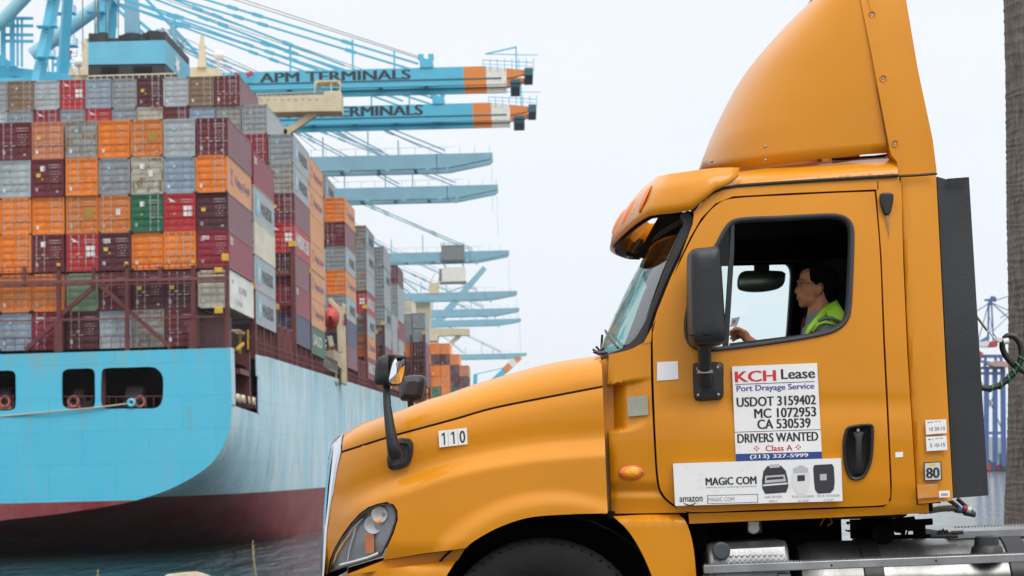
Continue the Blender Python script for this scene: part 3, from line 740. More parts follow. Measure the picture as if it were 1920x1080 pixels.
# masts, domes, rail on the house top
mb = MB()
mb.bar(P(379, 127, 232), P(379, 66, 232), 1.0, .8, w2=.35, h2=.3); mb.bar(P(372, 88, 232), P(388, 87, 232), .15); mb.bar(P(374, 100, 232), P(386, 99, 232), .2); mb.bar(P(160, 142, 222), P(160, 72, 222), .9, .8, w2=.3, h2=.3)
mb.bar(P(149, 80, 222), P(166, 79, 222), .12); mb.bar(P(151, 105, 222), P(166, 100, 222), .12); mb.bar(P(135, 142, 222), P(134, 124, 222), .8, .6, w2=.1); mb.bar(P(409, 143, 232), P(409, 117, 232), .3); mb.bar(P(148, 142, 222), P(148, 128, 222), .3); mb.bar(P(348, 126, 232), P(348, 110, 232), .25)
mb.tube([P(165, 143, 205), P(330, 138, 205)], .07, 5)
for x in range(165, 330, 12): mb.tube([P(x, 143 - (x - 165) * .03, 205), P(x, 149 - (x - 165) * .03, 205)], .05, 4)
for x in range(395, 430, 7): mb.bar(P(x, 143 + (x - 395) * .1, 231), P(x, 133 + (x - 395) * .1, 231), .08)
mb.bar(P(392, 128, 231), P(430, 138, 231), .08)
mb.build('mast', M_crm, SH)
mb = MB()
def dome(px, py, Y, r):
    c = P(px, py, Y); bm = bmesh.new(); bmesh.ops.create_uvsphere(bm, u_segments=16, v_segments=10, radius=r)
    mb.add([v.co * 1. + c for v in bm.verts], [[v.index for v in f.verts] for f in bm.faces]); bm.free()
dome(410, 104, 232, .62); dome(148, 117, 222, .6); dome(348, 108, 232, .28); mb.build('radome', mat('radome_white', (.75, .74, .72), .4), SH, smooth=True)

# ============================================================ CONTAINERS
CC = {  # name: (word, base colour, rust)
 'orange': ('orange', (.72, .19, .015), .25), 'sal': ('salmon', (.52, .17, .07), .45), 'dor': ('dull orange', (.56, .17, .03), .4),
 'mar': ('maroon', (.13, .014, .022), .25), 'dmar': ('dark maroon', (.075, .012, .020), .25), 'crim': ('crimson', (.25, .012, .03), .2), 'red': ('red', (.42, .02, .025), .25),
 'grey': ('grey', (.24, .265, .28), .3), 'rgrey': ('rusty grey', (.25, .26, .25), .9), 'lgrey': ('light grey', (.36, .40, .42), .35), 'bgrey': ('blue grey', (.25, .31, .38), .3), 'cream': ('cream', (.60, .57, .46), .15),
 'crust': ('cream and rust', (.42, .40, .33), .95), 'brown': ('rusty brown', (.20, .14, .09), .8), 'green': ('green', (.012, .12, .055), .2), 'lgreen': ('pale green', (.20, .30, .19), .3), 'blue': ('dark blue', (.03, .05, .12), .25), 'white': ('white', (.68, .68, .64), .1), 'mauve': ('faded mauve', (.19, .06, .08), .25)}
CM_ = {k: mat('container_' + k, v[1], .55, var=.12, vscale=.8, rust=min(1, v[2] * 1.7), rustlo=.565 if v[2] < .6 else .47, rustcol=(.15, .075, .035) if v[2] < .6 else (.22, .12, .05), rand=True, stretch=(1, .35, 1)) for k, v in CC.items()}
for k in ('mar', 'dmar', 'crim', 'red', 'orange', 'sal', 'dor', 'green', 'blue', 'mauve', 'grey', 'lgrey', 'bgrey', 'rgrey'):   # long sides lightened: sky sheen put into the colour
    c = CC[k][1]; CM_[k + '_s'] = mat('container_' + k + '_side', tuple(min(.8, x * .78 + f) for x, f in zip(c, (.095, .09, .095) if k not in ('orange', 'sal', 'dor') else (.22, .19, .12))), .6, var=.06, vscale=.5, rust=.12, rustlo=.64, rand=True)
M_gal = mat('galvanised', (.42, .42, .42), .45, .3); M_cast = mat('casting', (.06, .04, .035), .7)
CW, CH, CL = 2.438, 2.88, 12.19
def cm_body():
    mb = MB(); w, h, l = CW, CH, CL; x0 = -w; f = .09
    # frame: posts and rails, open door end at y = 0
    for x in (x0, -f): mb.box((x, 0, 0), (x + f, .10, h)); mb.box((x, l - .1, 0), (x + f, l, h))
    for z in (0, h - .11): mb.box((x0 + f, 0, z), (-f, .10, z + .11)); mb.box((x0 + f, l - .1, z), (-f, l, z + .11))
    mb.box((x0 + .02, .1, h - .08), (x0 + .07, l - .1, h)); mb.box((x0 + .02, .1, 0), (x0 + .07, l - .1, .12)); mb.box((x0 + .03, .1, h - .05), (-.03, l - .1, h - .03)); mb.box((x0 + .03, .1, .05), (-.03, l - .1, .10)); mb.box((x0 + .05, l - .08, .1), (-.05, l - .05, h - .1))
    return mb
def corr(sgn, n=34):
    pts = []; y = .10; p = (CL - .2) / n
    for k in range(n):
        for dy, d in ((0, 0), (.28, 0), (.42, .036), (.72, .036), (.86, 0)): pts.append((y + dy * p, d))
        y += p
    pts.append((CL - .1, 0)); rows = []
    for yy, d in pts:
        x = -.012 - d if sgn > 0 else -CW + .012 + d; rows.append([(x, yy, .12), (x, yy, CH - .08)])
    return MB().grid(rows, flip=sgn > 0)
def tomesh(mb, name):
    me = bpy.data.meshes.new(name); me.from_pydata(mb.v, [], mb.f); me.update(); return me
ME_body = tomesh(cm_body(), 'frame')
s1 = corr(1); s1.box((-.05, .1, CH - .08), (0, CL - .1, CH)); s1.box((-.05, .1, 0), (0, CL - .1, .12)); ME_side = tomesh(s1, 'side_wall'); ME_side2 = tomesh(corr(-1), 'side_wall')
mb = MB(); dw = (CW - .18) / 2 - .008
z = .11; rows = []
for k in range(5):
    z0 = .115 + k * (CH - .23) / 5; z1 = z0 + (CH - .23) / 5
    for dz, d in ((0, 0), (.22, 0), (.34, .035), (.66, .035), (.78, 0), (1, 0)): rows.append([(0, .045 + d, z0 + (z1 - z0) * dz), (dw, .045 + d, z0 + (z1 - z0) * dz)])
mb.grid(rows); mb.box((0, .035, .115), (.05, .05, CH - .115)); mb.box((dw - .05, .035, .115), (dw, .05, CH - .115)); ME_door = tomesh(mb, 'door')
mb = MB()
for x in (.26, .86):
    mb.bar((x, .0, .06), (x, .0, CH - .06), .034, .034)
    for zz in (.14, .75, 1.35, 2.1, CH - .16): mb.box((x - .06, -.015, zz - .03), (x + .06, .04, zz + .03))
    mb.box((x - .02, -.04, 1.05), (x + .34, -.01, 1.10))
ME_gear = tomesh(mb, 'locking_gear')
mb = MB()
for x in (-CW, -.18):
    for z_ in (0, CH - .12): mb.box((x - .004, -.004, z_ - .002), (x + .184, .17, z_ + .122)); mb.box((x - .004, CL - .17, z_ - .002), (x + .184, CL + .004, z_ + .122))
ME_cast = tomesh(mb, 'corner_casting')
DECAL = {}
def decal(kind):
    if kind in DECAL: return DECAL[kind]
    mb = MB(); R_ = lambda x, z, w, h: mb.add([(x, -.004, z), (x + w, -.004, z), (x + w, -.004, z + h), (x, -.004, z + h)], [(0, 1, 2, 3)])
    if kind == 'squares':
        for i in range(2):
            for j in range(2): R_(-.92 + i * .36, 1.15 + j * .44, .30, .34)
    elif kind == 'code':
        rn = random.Random(11)
        for j in range(2):
            x = -1.08
            while x < -.25: w = rn.uniform(.05, .11); R_(x, 2.38 - j * .2, w, .085); x += w + .06
    elif kind == 'weights':
        rn = random.Random(5)
        for j in range(5):
            x = -1.0
            for i in range(3): w = rn.uniform(.08, .18); R_(x, 1.9 - j * .2, w, .05); x += w + .12
    elif kind == 'plate': R_(-2.15, .40, .20, .30)
    elif kind == 'plate2': R_(-.55, .28, .22, .16)
    elif kind == 'star': R_(-1.72, 2.0, .2, .22)
    elif kind == 'tri': mb.add([(-1.7, -.004, 1.28), (-1.5, -.004, 1.28), (-1.6, -.004, 1.45)], [(0, 1, 2)])
    elif kind == 'paper': R_(-1.75, 1.95, .34, .40)
    elif kind == 'paper2': R_(-1.1, 1.35, .32, .5)
    elif kind == 'wing': mb.add([(-2.2, -.004, 2.62), (-1.9, -.004, 2.5), (-1.45, -.004, 2.2), (-1.75, -.004, 2.28), (-2.0, -.004, 2.25), (-1.9, -.004, 2.38)], [(0, 5, 1), (5, 4, 3), (5, 3, 2), (5, 2, 1)])
    elif kind in ('tex', 'ges'): text_on(mb, kind, (-2.15, -.004, 2.1), (.62, 0, 0), (0, 0, .42), .02)
    elif kind == 'ybox':
        R_(-1.08, 1.2, .75, .72)
    elif kind == 'ybox2': R_(-2.1, 1.5, .36, .28)
    elif kind.startswith('side_'):
        k = kind[5:]
        if k == 'maersk': text_on(mb, 'MAERSK', (.004, 4.2, .85), (0, 6.6, 0), (0, 0, 1.1), .03)
        if k == 'hapag': text_on(mb, 'Hapag-Lloyd', (.004, 3.9, .9), (0, 7.2, 0), (0, 0, .95), .01)
        if k == 'hs': text_on(mb, 'HAMBURG SUD', (.004, .9, .8), (0, 10.2, 0), (0, 0, 1.35), .03)
        if k == 'uasc': text_on(mb, 'SAUD', (.004, 1.6, .95), (0, 7.4, 0), (0, 0, 1.1), .03)
        if k == 'tall': text_on(mb, 'tex', (.004, .5, 1.9), (0, 1.5, 0), (0, 0, .7), .03)
        if k == 'star': mb.add([(.004, 1.4, .6), (.004, 3.3, .6), (.004, 3.3, 2.4), (.004, 1.4, 2.4)], [(0, 1, 2, 3)])
        if k == 'starw': mb.add([(.008, 2.0, .9), (.008, 2.35, 1.3), (.008, 2.9, 1.0), (.008, 2.6, 1.5), (.008, 2.9, 2.0), (.008, 2.35, 1.7), (.008, 2.0, 2.1), (.008, 2.1, 1.5)], [tuple(range(8))])
        if k == 'mark': mb.add([(.004, 1.6, 1.0), (.004, 2.6, .8), (.004, 2.2, 1.5), (.004, 3.0, 2.2), (.004, 2.0, 1.9), (.004, 1.5, 2.5), (.004, 1.9, 1.6)], [(0, 1, 2), (6, 2, 3), (6, 3, 4), (6, 4, 5)])
        if k == 'note':
            text_on(mb, 'REEFER', (.004, 4.4, 1.5), (0, 4.0, 0), (0, 0, .5)); text_on(mb, 'COOL', (.004, 3.0, .5), (0, 3.4, 0), (0, 0, .35)); mb.add([(.004, 1.2, 2.0), (.004, 1.9, 2.0), (.004, 1.9, 2.3), (.004, 1.2, 2.3)], [(0, 1, 2, 3)])
    DECAL[kind] = tomesh(mb, 'marking'); return DECAL[kind]
D_wh = mat('marking_white', (.72, .72, .70), .6); D_gw = mat('marking_worn_white', (.42, .36, .36), .6); D_bl = mat('marking_black', (.09, .10, .11), .6); D_ye = mat('marking_yellow', (.65, .42, .05), .6); D_lb = mat('marking_light_blue', (.25, .53, .64), .6); D_pu = mat('marking_blue', (.20, .16, .32), .6); D_dg = mat('marking_dark', (.06, .05, .045), .7); D_gl = mat('marking_gold', (.36, .22, .02), .6)
def cpart(name, me, m, root, loc=(0, 0, 0)):
    if not me.materials: me.materials.append(None)
    o = bpy.data.objects.new(name, me); COL.objects.link(o); o.parent = root; o.location = loc
    o.material_slots[0].link = 'OBJECT'; o.material_slots[0].material = m; return o
NCON = 0
def container(Y, t, z, col, label, group, scol=None, side=None, marks=None, h=CH, detail=True, y_len=None):
    """door end faces the stern; right door-end corner on the column line t metres inboard of the starboard side"""
    global NCON; NCON += 1; rnd = random.Random(NCON * 7 + 1)
    jx = rnd.uniform(-.03, .03); jy = rnd.uniform(-.12, .12)
    root = bpy.data.objects.new('shipping_container', None); COL.objects.link(root); root.empty_display_size = .5
    root.location = (star(Y) - t + jx, Y + jy, z); root.rotation_euler = (0, 0, -math.atan(YA)); root.scale = (1, 1, h / CH)
    tag(root, label, 'container', group)
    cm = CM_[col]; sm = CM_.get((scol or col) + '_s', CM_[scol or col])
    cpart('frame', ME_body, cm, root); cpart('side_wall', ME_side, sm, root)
    if not detail: 
        return root
    if Y < 160: cpart('side_wall', ME_side2, cm, root)
    for k in range(2):
        d = cpart('door', ME_door, cm, root, (-CW + .09 + k * (dw + .016), 0, 0)); cpart('locking_gear', ME_gear, cm if rnd.random() < .35 else M_gal, d)
    cpart('corner_casting', ME_cast, M_cast if rnd.random() < .6 else cm, root)
    light = col in ('grey', 'lgrey', 'bgrey', 'cream', 'rgrey', 'crust', 'white', 'brown')
    ms = list(marks or ())
    if not light: ms += ['code', 'weights', 'plate'] if not marks or 'squares' not in marks else ['code']
    else: ms += ['plate'] + (['star'] if col in ('grey', 'bgrey', 'rgrey', 'lgrey', 'brown') else [])
    if rnd.random() < .6: ms.append('tri')
    if rnd.random() < .5: ms.append('plate2')
    for k in ms:
        m_ = {'tri': D_ye, 'star': D_lb, 'ybox': D_gl, 'ybox2': D_ye, 'plate2': D_gw, 'plate': D_gw if rnd.random() < .6 else D_wh, 'paper': D_wh}.get(k, D_wh)
        if k in ('weights', 'code') and col in ('orange', 'sal', 'dor'): m_ = mat('marking_pale_orange', (.66, .38, .22), .6)
        if k == 'code' and light: m_ = D_bl
        cpart('marking', decal(k), m_ if (k not in ('code', 'weights') or m_ is not D_wh) else D_gw, root)
    if side:
        wm = {'maersk': D_bl, 'hapag': D_pu, 'hs': D_wh, 'uasc': D_wh, 'tall': D_wh, 'note': D_bl}[side]
        if side == 'note': wm = mat('marking_grey', (.30, .36, .42), .6)
        cpart('lettering', decal('side_' + side), wm, root)
        if side == 'maersk': cpart('marking', decal('side_star'), D_lb, root); cpart('marking', decal('side_starw'), D_wh, root)
        if side == 'hapag': cpart('marking', decal('side_mark'), D_pu, root)
    return root
ORD = ['topmost', 'second from top', 'third from top', 'fourth from top', 'fifth from top', 'sixth from top', 'lowest', 'eighth from top', 'ninth from top']
def seen(col): return CC[col][0]
# bay 0: eight columns, six tiers
B0 = [  # left to right as in the photograph, top to bottom
 ['mar', 'grey', 'orange', 'orange', 'orange', 'bgrey'],
 ['mar', 'lgrey', 'orange', 'orange', 'orange', 'bgrey'],
 ['sal', 'mar', 'orange', 'mar', 'orange', 'crim'],
 ['rgrey', 'orange', 'dor', 'red', 'lgreen', 'dmar'],
 ['orange', 'grey', 'dor', 'dmar', 'mar', 'lgrey'],
 ['dor', 'crust', 'green', 'orange', 'dmar', 'rgrey'],
 ['lgrey', 'bgrey', 'red', 'orange', 'dmar', 'mar'],
 ['mar', 'orange', 'dmar', 'crim', 'cream', 'dmar']]
MK = {(3, 3): ('squares', 'wing'), (6, 2): ('squares', 'wing'), (4, 3): ('tex', 'ybox2'), (7, 3): ('ges',), (5, 2): ('paper',), (3, 2): ('ybox',), (5, 0): ('ybox',), (4, 2): ('paper2',), (2, 1): ('paper', 'ybox2'), (5, 1): ('paper2', 'paper'), (2, 3): ('paper',), (1, 1): ('star',), (5, 4): ('ybox2',), (6, 4): ('ybox2',), (4, 4): ('ybox2',), (7, 2): ('ybox2',), (2, 0): ('ybox2',), (2, 5): ('ges',)}
SC = {0: ('mauve', None), 1: ('sal', 'hapag'), 2: ('mauve', None), 3: ('crim', 'tall'), 4: ('white', 'note'), 5: ('mauve', None)}
YB0 = 154.; zt0 = PZ(428, 219.5, YB0); colname = ['eighth', 'seventh', 'sixth', 'fifth', 'fourth', 'third', 'second', 'first']
tier0 = ['top tier', 'second tier', 'third tier', 'fourth tier', 'fifth tier', 'bottom tier']
for c in range(8):
    for r in range(6):
        k = 7 - c; col = B0[c][r]; ex = ''
        mk = MK.get((c, r), ())
        if 'squares' in mk: ex = ' with four white squares'
        elif 'ybox' in mk: ex = ' with gold panel'
        elif 'tex' in mk: ex = ' lettered tex'
        elif 'paper' in mk or 'paper2' in mk: ex = ' with white placard'
        lab = '%s container%s, %s, %s column from the stern stack corner' % (seen(col), ex, tier0[r], colname[c])
        a, b = SC[r] if k == 0 else (None, None)
        zz = zt0 - (r + 1) * 2.91 - (.0 if r < 4 else .12)
        if c == 7 and r == 5:
            continue
        container(YB0, k * 2.5 + (.12 if k >= 5 else 0), zz, col, lab, 'containers stacked in the stern bay', a, b, mk)
# lowest corner place is a small deck house
mb = MB(); shbox(mb, 154.8, 158, -2.5, -.5, deckz(154), PZ(420, 590, 155)); mb.build('deck_store', mat('store_mauve', (.10, .045, .055), .7, var=.2), SH)
# further bays: (face Y, inboard, picture point of the top edge, [(colour, side colour, lettering, marks)])
def stack(Y, t, ptop, cols, where, detail=True, group=None, hh=2.9, total=None):
    z = PZ(*ptop, Y)
    for r, cc in enumerate(cols):
        col, sc, sd, mk = (cc + (None,) * 4)[:4] if isinstance(cc, tuple) else (cc, None, None, None)
        pos = ORD[r] if r < 6 or len(cols) > 7 else ('lowest' if r == len(cols) - 1 else ORD[r])
        if r == len(cols) - 1 and r > 1: pos = 'lowest'
        lt = {'maersk': ' lettered grey', 'hapag': ' lettered blue', 'hs': ' lettered white', 'uasc': ' lettered white', 'tall': '', 'note': '', None: ''}[sd]
        container(Y, t, z - (r + 1) * hh, col, ('%s container%s, %s %s' % (seen(col), lt, pos, where)), group, sc, sd, mk, detail=detail)
G1 = 'containers in the bays behind the stern bay'
MAE = 'maersk'; HAP = 'hapag'
stack(167.3, 0, (474, 281, 0)[:2], [('crim', 'crim', 'tall'), ('lgrey', 'lgrey', MAE), ('cream', 'cream', None), ('lgrey', 'lgrey', MAE), ('lgrey', 'lgrey', MAE)], 'of the column just behind the stern stack', group=G1)
W193 = 'of the column behind the cream strut foot'
stack(193.5, 0, (553, 250), [('grey', 'lgrey', MAE), ('rgrey', 'lgrey', MAE), ('mar', 'mauve', None, ('ybox2',)), ('red', 'red', 'hs', ('squares', 'wing')), ('dmar', 'mauve', None), ('crim', 'crim', 'tall'), ('blue', 'blue', None)], W193, group=G1)
stack(193.5, 2.55, (504, 195), [('grey', 'lgrey', None), ('crim', 'crim', None, ('ybox2',)), 'mar', 'mar'], 'in the column beside the cream strut, grey above crimson', group=G1)
top = ['mar', 'brown', 'lgrey', 'dmar', 'grey', 'bgrey', 'red', 'lgrey', 'brown', 'grey', 'grey']
sec = ['rgrey', 'bgrey', 'mar', 'crust', 'grey', 'red', 'grey', 'crim', 'grey', 'lgrey', 'orange']
mk_t = {6: ('squares', 'wing'), 3: ('ybox2',)}
cn = ['first', 'second', 'third', 'fourth', 'fifth', 'sixth', 'seventh', 'eighth', 'ninth', 'tenth', 'eleventh']
z = PZ(453, 141, 193.5)
for i in range(11):
    container(193.5, 5.1 + i * 2.5, z - 2.9, top[i], '%s container in the skyline row below the funnel, %s from the bridge wing' % (seen(top[i]), cn[i]), 'containers in the skyline row', 'mauve' if i == 0 else None, None, mk_t.get(i))
    container(193.5, 5.1 + i * 2.5, z - 5.8, sec[i], '%s container half hidden below the skyline row, %s from the bridge wing' % (seen(sec[i]), cn[i]), 'containers below the skyline row', None, None, ('wing',) if sec[i] in ('red', 'crim') else None)
    container(193.5, 5.1 + i * 2.5, z - 8.7, 'grey' if i % 2 else 'mar', '%s container behind the stern stack, %s from the bridge wing, under two others' % (seen('grey' if i % 2 else 'mar'), cn[i]), 'hidden containers under the skyline row', detail=False)
stack(205.6, 0, (581, 291), [('orange', 'sal', HAP), ('orange', 'sal', HAP), ('sal', 'sal', None), ('orange', 'sal', HAP), ('orange', 'sal', HAP), ('orange', 'sal', HAP), ('green', 'green', 'uasc')], 'of the mostly orange column', group=G1)
stack(240.3, 0, (648, 370), [('orange', 'sal', HAP), ('mar', 'mauve', None), ('grey', 'lgrey', MAE), ('orange', 'sal', HAP), ('grey', 'lgrey', MAE), ('blue', 'blue', None), ('mauve', 'mauve', None)], 'of the column behind the lifeboat', group=G1)
stack(266.5, 5.2, (617, 327), [('grey', 'lgrey', MAE), ('grey', 'lgrey', None), 'grey'], 'peeping out above the bright orange top container', group=G1)
stack(266.5, 0, (686, 422), [('rgrey', 'grey', MAE), ('grey', 'lgrey', MAE), ('rgrey', 'lgrey', None), ('red', 'red', 'hs', ('squares',)), ('grey', 'lgrey', MAE), ('orange', 'sal', HAP), ('mar', 'crim', 'hs', ('squares',))], 'of the column second beyond the lifeboat', group=G1)
stack(293.8, 0, (717, 462), [('grey', 'lgrey', None), ('grey', 'lgrey', MAE), ('grey', 'lgrey', None), ('grey', 'grey', MAE), ('grey', 'lgrey', None), ('dmar', 'mauve', None), ('grey', 'lgrey', None)], 'in the nearly all grey column', group=G1)
stack(306.8, 0, (733, 585), [('lgrey', 'lgrey', None), ('lgrey', 'lgrey', None), ('orange', 'sal', None), ('mar', 'mauve', None)], 'of the low column beside the hood mirror', group=G1)
stack(319.2, 0, (746, 497), [('mar', 'mar', None), ('grey', 'lgrey', None), ('grey', 'lgrey', None), ('crim', 'crim', None), ('grey', 'lgrey', None), ('grey', 'lgrey', None)], 'in the narrow column topped by maroon', group=G1)
stack(384.7, 0, (795, 588), [('grey', 'lgrey', None), ('grey', 'lgrey', None), ('dmar', 'mauve', None), ('dmar', 'mauve', None), ('dmar', 'mauve', None)], 'of the far grey and maroon column', group=G1, hh=2.75)
stack(384.7, 2.5, (770, 562), [('cream', None, None), ('grey', None, None), ('grey', None, None), ('orange', None, None), ('dmar', None, None), ('dmar', None, None)], 'of the far column topped by cream', group=G1, hh=2.75)
# second ship ahead
Y2 = 540.
def star2(px): return star(Y2) - P(px, 700, Y2).x
SH2 = thing('container_ship', (star(Y2) - 20, Y2 + 60, WZ), 'distant second container ship ahead, showing only its cream bridge wing and dark hull top', 'ship')
mb = MB(); xr2 = P(882, 700, Y2).x
mb.add([Vector((xr2 - 48, Y2 - 14, WZ - 1)), Vector((xr2, Y2 - 14, WZ - 1)), Vector((xr2 + 2, Y2 + 230, WZ - 1)), Vector((xr2 - 22, Y2 + 290, WZ - 1)), Vector((xr2 - 46, Y2 + 230, WZ - 1))] + [Vector((xr2 - 48, Y2 - 18, 9)), Vector((xr2, Y2 - 18, 9)), Vector((xr2 + 2, Y2 + 240, 9)), Vector((xr2 - 22, Y2 + 305, 12)), Vector((xr2 - 46, Y2 + 240, 9))], [(0, 1, 6, 5), (1, 2, 7, 6), (2, 3, 8, 7), (3, 4, 9, 8), (4, 0, 5, 9), (5, 6, 7, 8, 9), (4, 3, 2, 1, 0)])
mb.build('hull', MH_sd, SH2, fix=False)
mb = MB(); Y3 = Y2 + 30
w3 = lambda pts, d=0, dep=6: mb.prism([P(x, y, Y3 + d) for x, y in pts], (0, dep, 0))
w3([(804, 615), (880, 616), (880, 628), (860, 628), (822, 629), (820, 642), (804, 642)]); mb.bar(P(862, 629, Y3 + 2), P(845, 644, Y3 + 2), 1.2); w3([(770, 560), (806, 556), (806, 640), (770, 640)], 2, 12)
mb.box((P(700, 0, Y3).x, Y3, 9), (P(806, 0, Y3).x, Y3 + 12, PZ(800, 640, Y3)))
mb.build('bridge_wing', M_crm, SH2)
z0 = PZ(845, 643, Y2); k2 = 2.5
for ci, (px, yt, cols) in enumerate(((878, 685, ['sal', 'dmar', 'red']), (861, 664, ['orange', 'dmar', 'dmar', 'green']), (844, 643.5, ['orange', 'dmar', 'orange', 'orange', 'orange']), (826.5, 644, ['orange', 'dmar', 'orange', 'orange', 'green']), (809, 644.5, ['orange', 'orange', 'orange', 'sal', 'orange']))):
    stack(Y2, star2(px), (px, yt), [(c,) for c in cols], 'of the distant orange stack, %s column from its end' % ['first', 'second', 'third', 'fourth', 'fifth'][ci], group='containers on the distant second ship', hh=2.87)
# ============================================================ QUAY AND CRANES
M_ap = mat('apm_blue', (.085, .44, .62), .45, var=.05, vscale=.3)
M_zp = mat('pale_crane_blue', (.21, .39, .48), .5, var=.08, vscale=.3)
M_cor = mat('crane_orange', (.70, .22, .04), .5); M_cwh = mat('crane_white', (.70, .69, .64), .5, var=.1)
M_cab = mat('machine_grey', (.18, .2, .2), .6, var=.2); M_txt = mat('boom_black', (.03, .032, .036), .5); M_rope = mat('wire_rope', (.13, .14, .15), .5); M_teal = mat('dark_teal', (.03, .11, .15), .5)
q = MB(); q.add([(star(60) - 49, 60, WZ - 2), (star(1500) - 49, 1500, WZ - 2), (-900, 1500, WZ - 2), (-900, 60, WZ - 2), (star(60) - 49, 60, -1.2), (star(1500) - 49, 1500, -1.2), (-900, 1500, -1.2), (-900, 60, -1.2)], [(0, 1, 5, 4), (1, 2, 6, 5), (2, 3, 7, 6), (3, 0, 4, 7), (4, 5, 6, 7)])
tag(q.build('quay', mat('quay_concrete', (.30, .29, .28), .9, var=.2, vscale=.2)), kind='structure')
def lx(Y): return star(Y) - 41.5          # waterside rail
def crane(Y, ytip, tipx, ybot, thick, kind, label, tilt=0, stays=(.82, .52), apex=None, trolley=None, detail=True, booms=True, text=None, body=True):
    """quay crane: portal legs, twin girder boom over the ship, apex frame, forestays"""
    m = M_ap if kind == 'apm' else M_zp
    g = 'blue quay cranes with black lettering' if kind == 'apm' else 'pale blue quay cranes behind them'
    tip = P(tipx, ybot, Y); zb = tip.z; k = Y / FPX; th = thick * k; L0 = lx(Y) - 4; gap = 5.5; root = thing('quay_crane', (lx(Y) - 12, Y + gap / 2, -1.2), label, 'crane', g)
    hinge = Vector((lx(Y) + 2, Y, zb)); T_ = tip.x
    za = zb + (apex or 26)
    # boom
    if tilt == 0:
        xt = T_ - (P(tipx, 160, Y).x - P(tipx - 14, 160, Y).x) if kind == 'apm' else T_
        mb = MB()
        for dy in (0, gap):
            if kind == 'apm': seg = [(L0, P(870 if Y < 270 else 885, 160, Y).x)]
            else: seg = [(L0, T_ - 9)]
            for a, b in seg: mb.box((a, Y + dy, zb), (b, Y + dy + .9, zb + th))
        x = L0
        while x < seg[0][1]: mb.box((x, Y + .9, zb + .1), (x + .5, Y + gap, zb + .7)); x += 6
        boom = mb.build('boom', m, root)
        if kind == 'apm':
            mb = MB(); mb.box((L0, Y - .12, zb - .75), (seg[0][1], Y + .35, zb - .02)); mb.box((L0, Y + gap + .3, zb - .75), (seg[0][1], Y + gap + .8, zb - .02)); mb.build('trolley_rail_beam', m, boom)
            mb = MB(); mb.box((L0, Y - .17, zb - .08), (T_ - 3, Y - .12, zb + .12)); mb.build('cable_tray', M_teal, boom)
            pxs = [870, 912, 950, 984] if Y < 270 else [885, 920, 955, 990]
            for i, mm in enumerate((M_cor, M_cwh, M_cor)):
                a = P(pxs[i], 160, Y).x; b = P(pxs[i + 1], 160, Y).x; mb = MB()
                for dy in (0, gap):
                    t0 = th if i < 2 else th * .72; t1 = th if i == 0 else (th * .82 if i == 1 else th * .62)
                    mb.prism([(a, Y + dy, zb), (b, Y + dy, zb + (.0 if i < 2 else .45)), (b, Y + dy, zb + t1), (a, Y + dy, zb + (th if i < 1 else (th if i == 1 else th * .8)))], (0, .9, 0))
                if i < 2: mb.box((a, Y - .12, zb - .75), (b, Y + .35, zb - .02)); mb.box((a, Y + gap + .3, zb - .75), (b, Y + gap + .8, zb - .02))
                mb.build('boom_tip_band', mm, boom)
            a = P(pxs[2], 160, Y).x; b = P(pxs[3], 160, Y).x; mb = MB()
            mb.box((a + .5, Y - .4, zb - 1.2), (b - .6, Y + gap + 1.0, zb - .2)); mb.box((b, Y - .3, zb + .3), (b + 1.1, Y + gap + 1, zb + th * .75)); mb.box((a + .2, Y - .7, zb - .7), (b - .4, Y - .42, zb - .6))
            mb.build('tip_sheave_box', M_teal, boom)
            mb = MB(); zt_ = zb + th
            for x in np.linspace(a - 3, b + 1.2, 8): mb.bar((x, Y, zt_ - .8), (x, Y, zt_ + .9), .08)
            mb.bar((a - 3, Y, zt_ + .8), (b + 1.2, Y, zt_ + .3), .08); mb.bar((a - 3, Y, zt_ + .3), (b + 1.2, Y, zt_ - .2), .06)
            mb.bar((b - 1, Y + 1, zt_ - .5), (b - 1, Y + 1, zt_ + 2.7), .18); mb.bar((b - 1, Y + 1, zt_ + 2.6), (b - 5, Y + 1, zt_ + 1.8), .16); mb.bar((b - 1, Y + 1, zt_ + 1.6), (b - 5, Y + 1, zt_ + 1.8), .1); mb.bar((b - 1, Y + 1, zt_ + 1.6), (b + 1.8, Y + 1, zt_ + 1.5), .08)
            mb.build('service_davit', m, boom)
            # words on the near girder
            mb = MB()
            if Y < 270: bl, br, tl = (488, 155), (769, 147.5), (488, 137)
            else: bl, br, tl = (540, 221.5), (792, 214), (540, 202.5)
            a = P(*bl, Y - .02); b_ = P(*br, Y - .02); c_ = P(*tl, Y - .02); a.y = b_.y = c_.y = Y - .02
            text_on(mb, 'APM TERMINALS', a, Vector((b_.x - a.x, 0, 0)), Vector((0, 0, c_.z - a.z)), .05); mb.build('lettering', M_txt, boom, fix=False)
            mb = MB(); mb.box((T_ * 0 + P(788 if Y < 270 else 810, 160, Y).x, Y - .2, zb + th), (P(812 if Y < 270 else 832, 160, Y).x, Y + gap + 1, zb + th + 1.1))
            for x in (P(790 if Y < 270 else 812, 160, Y).x, P(809 if Y < 270 else 829, 160, Y).x): mb.box((x - .35, Y, zb + th + 1.1), (x + .35, Y + .8, zb + th + 1.8))
            mb.build('stay_lug', m, boom)
        else:
            mb = MB(); xe = T_
            for dy in (0, gap): mb.prism([(T_ - 9.1, Y + dy, zb), (T_ - 7, Y + dy, zb + .1), (T_ - .5, Y + dy, zb + th * .55), (T_, Y + dy, zb + th * .75), (T_, Y + dy, zb + th), (T_ - 9.1, Y + dy, zb + th)], (0, .9, 0))
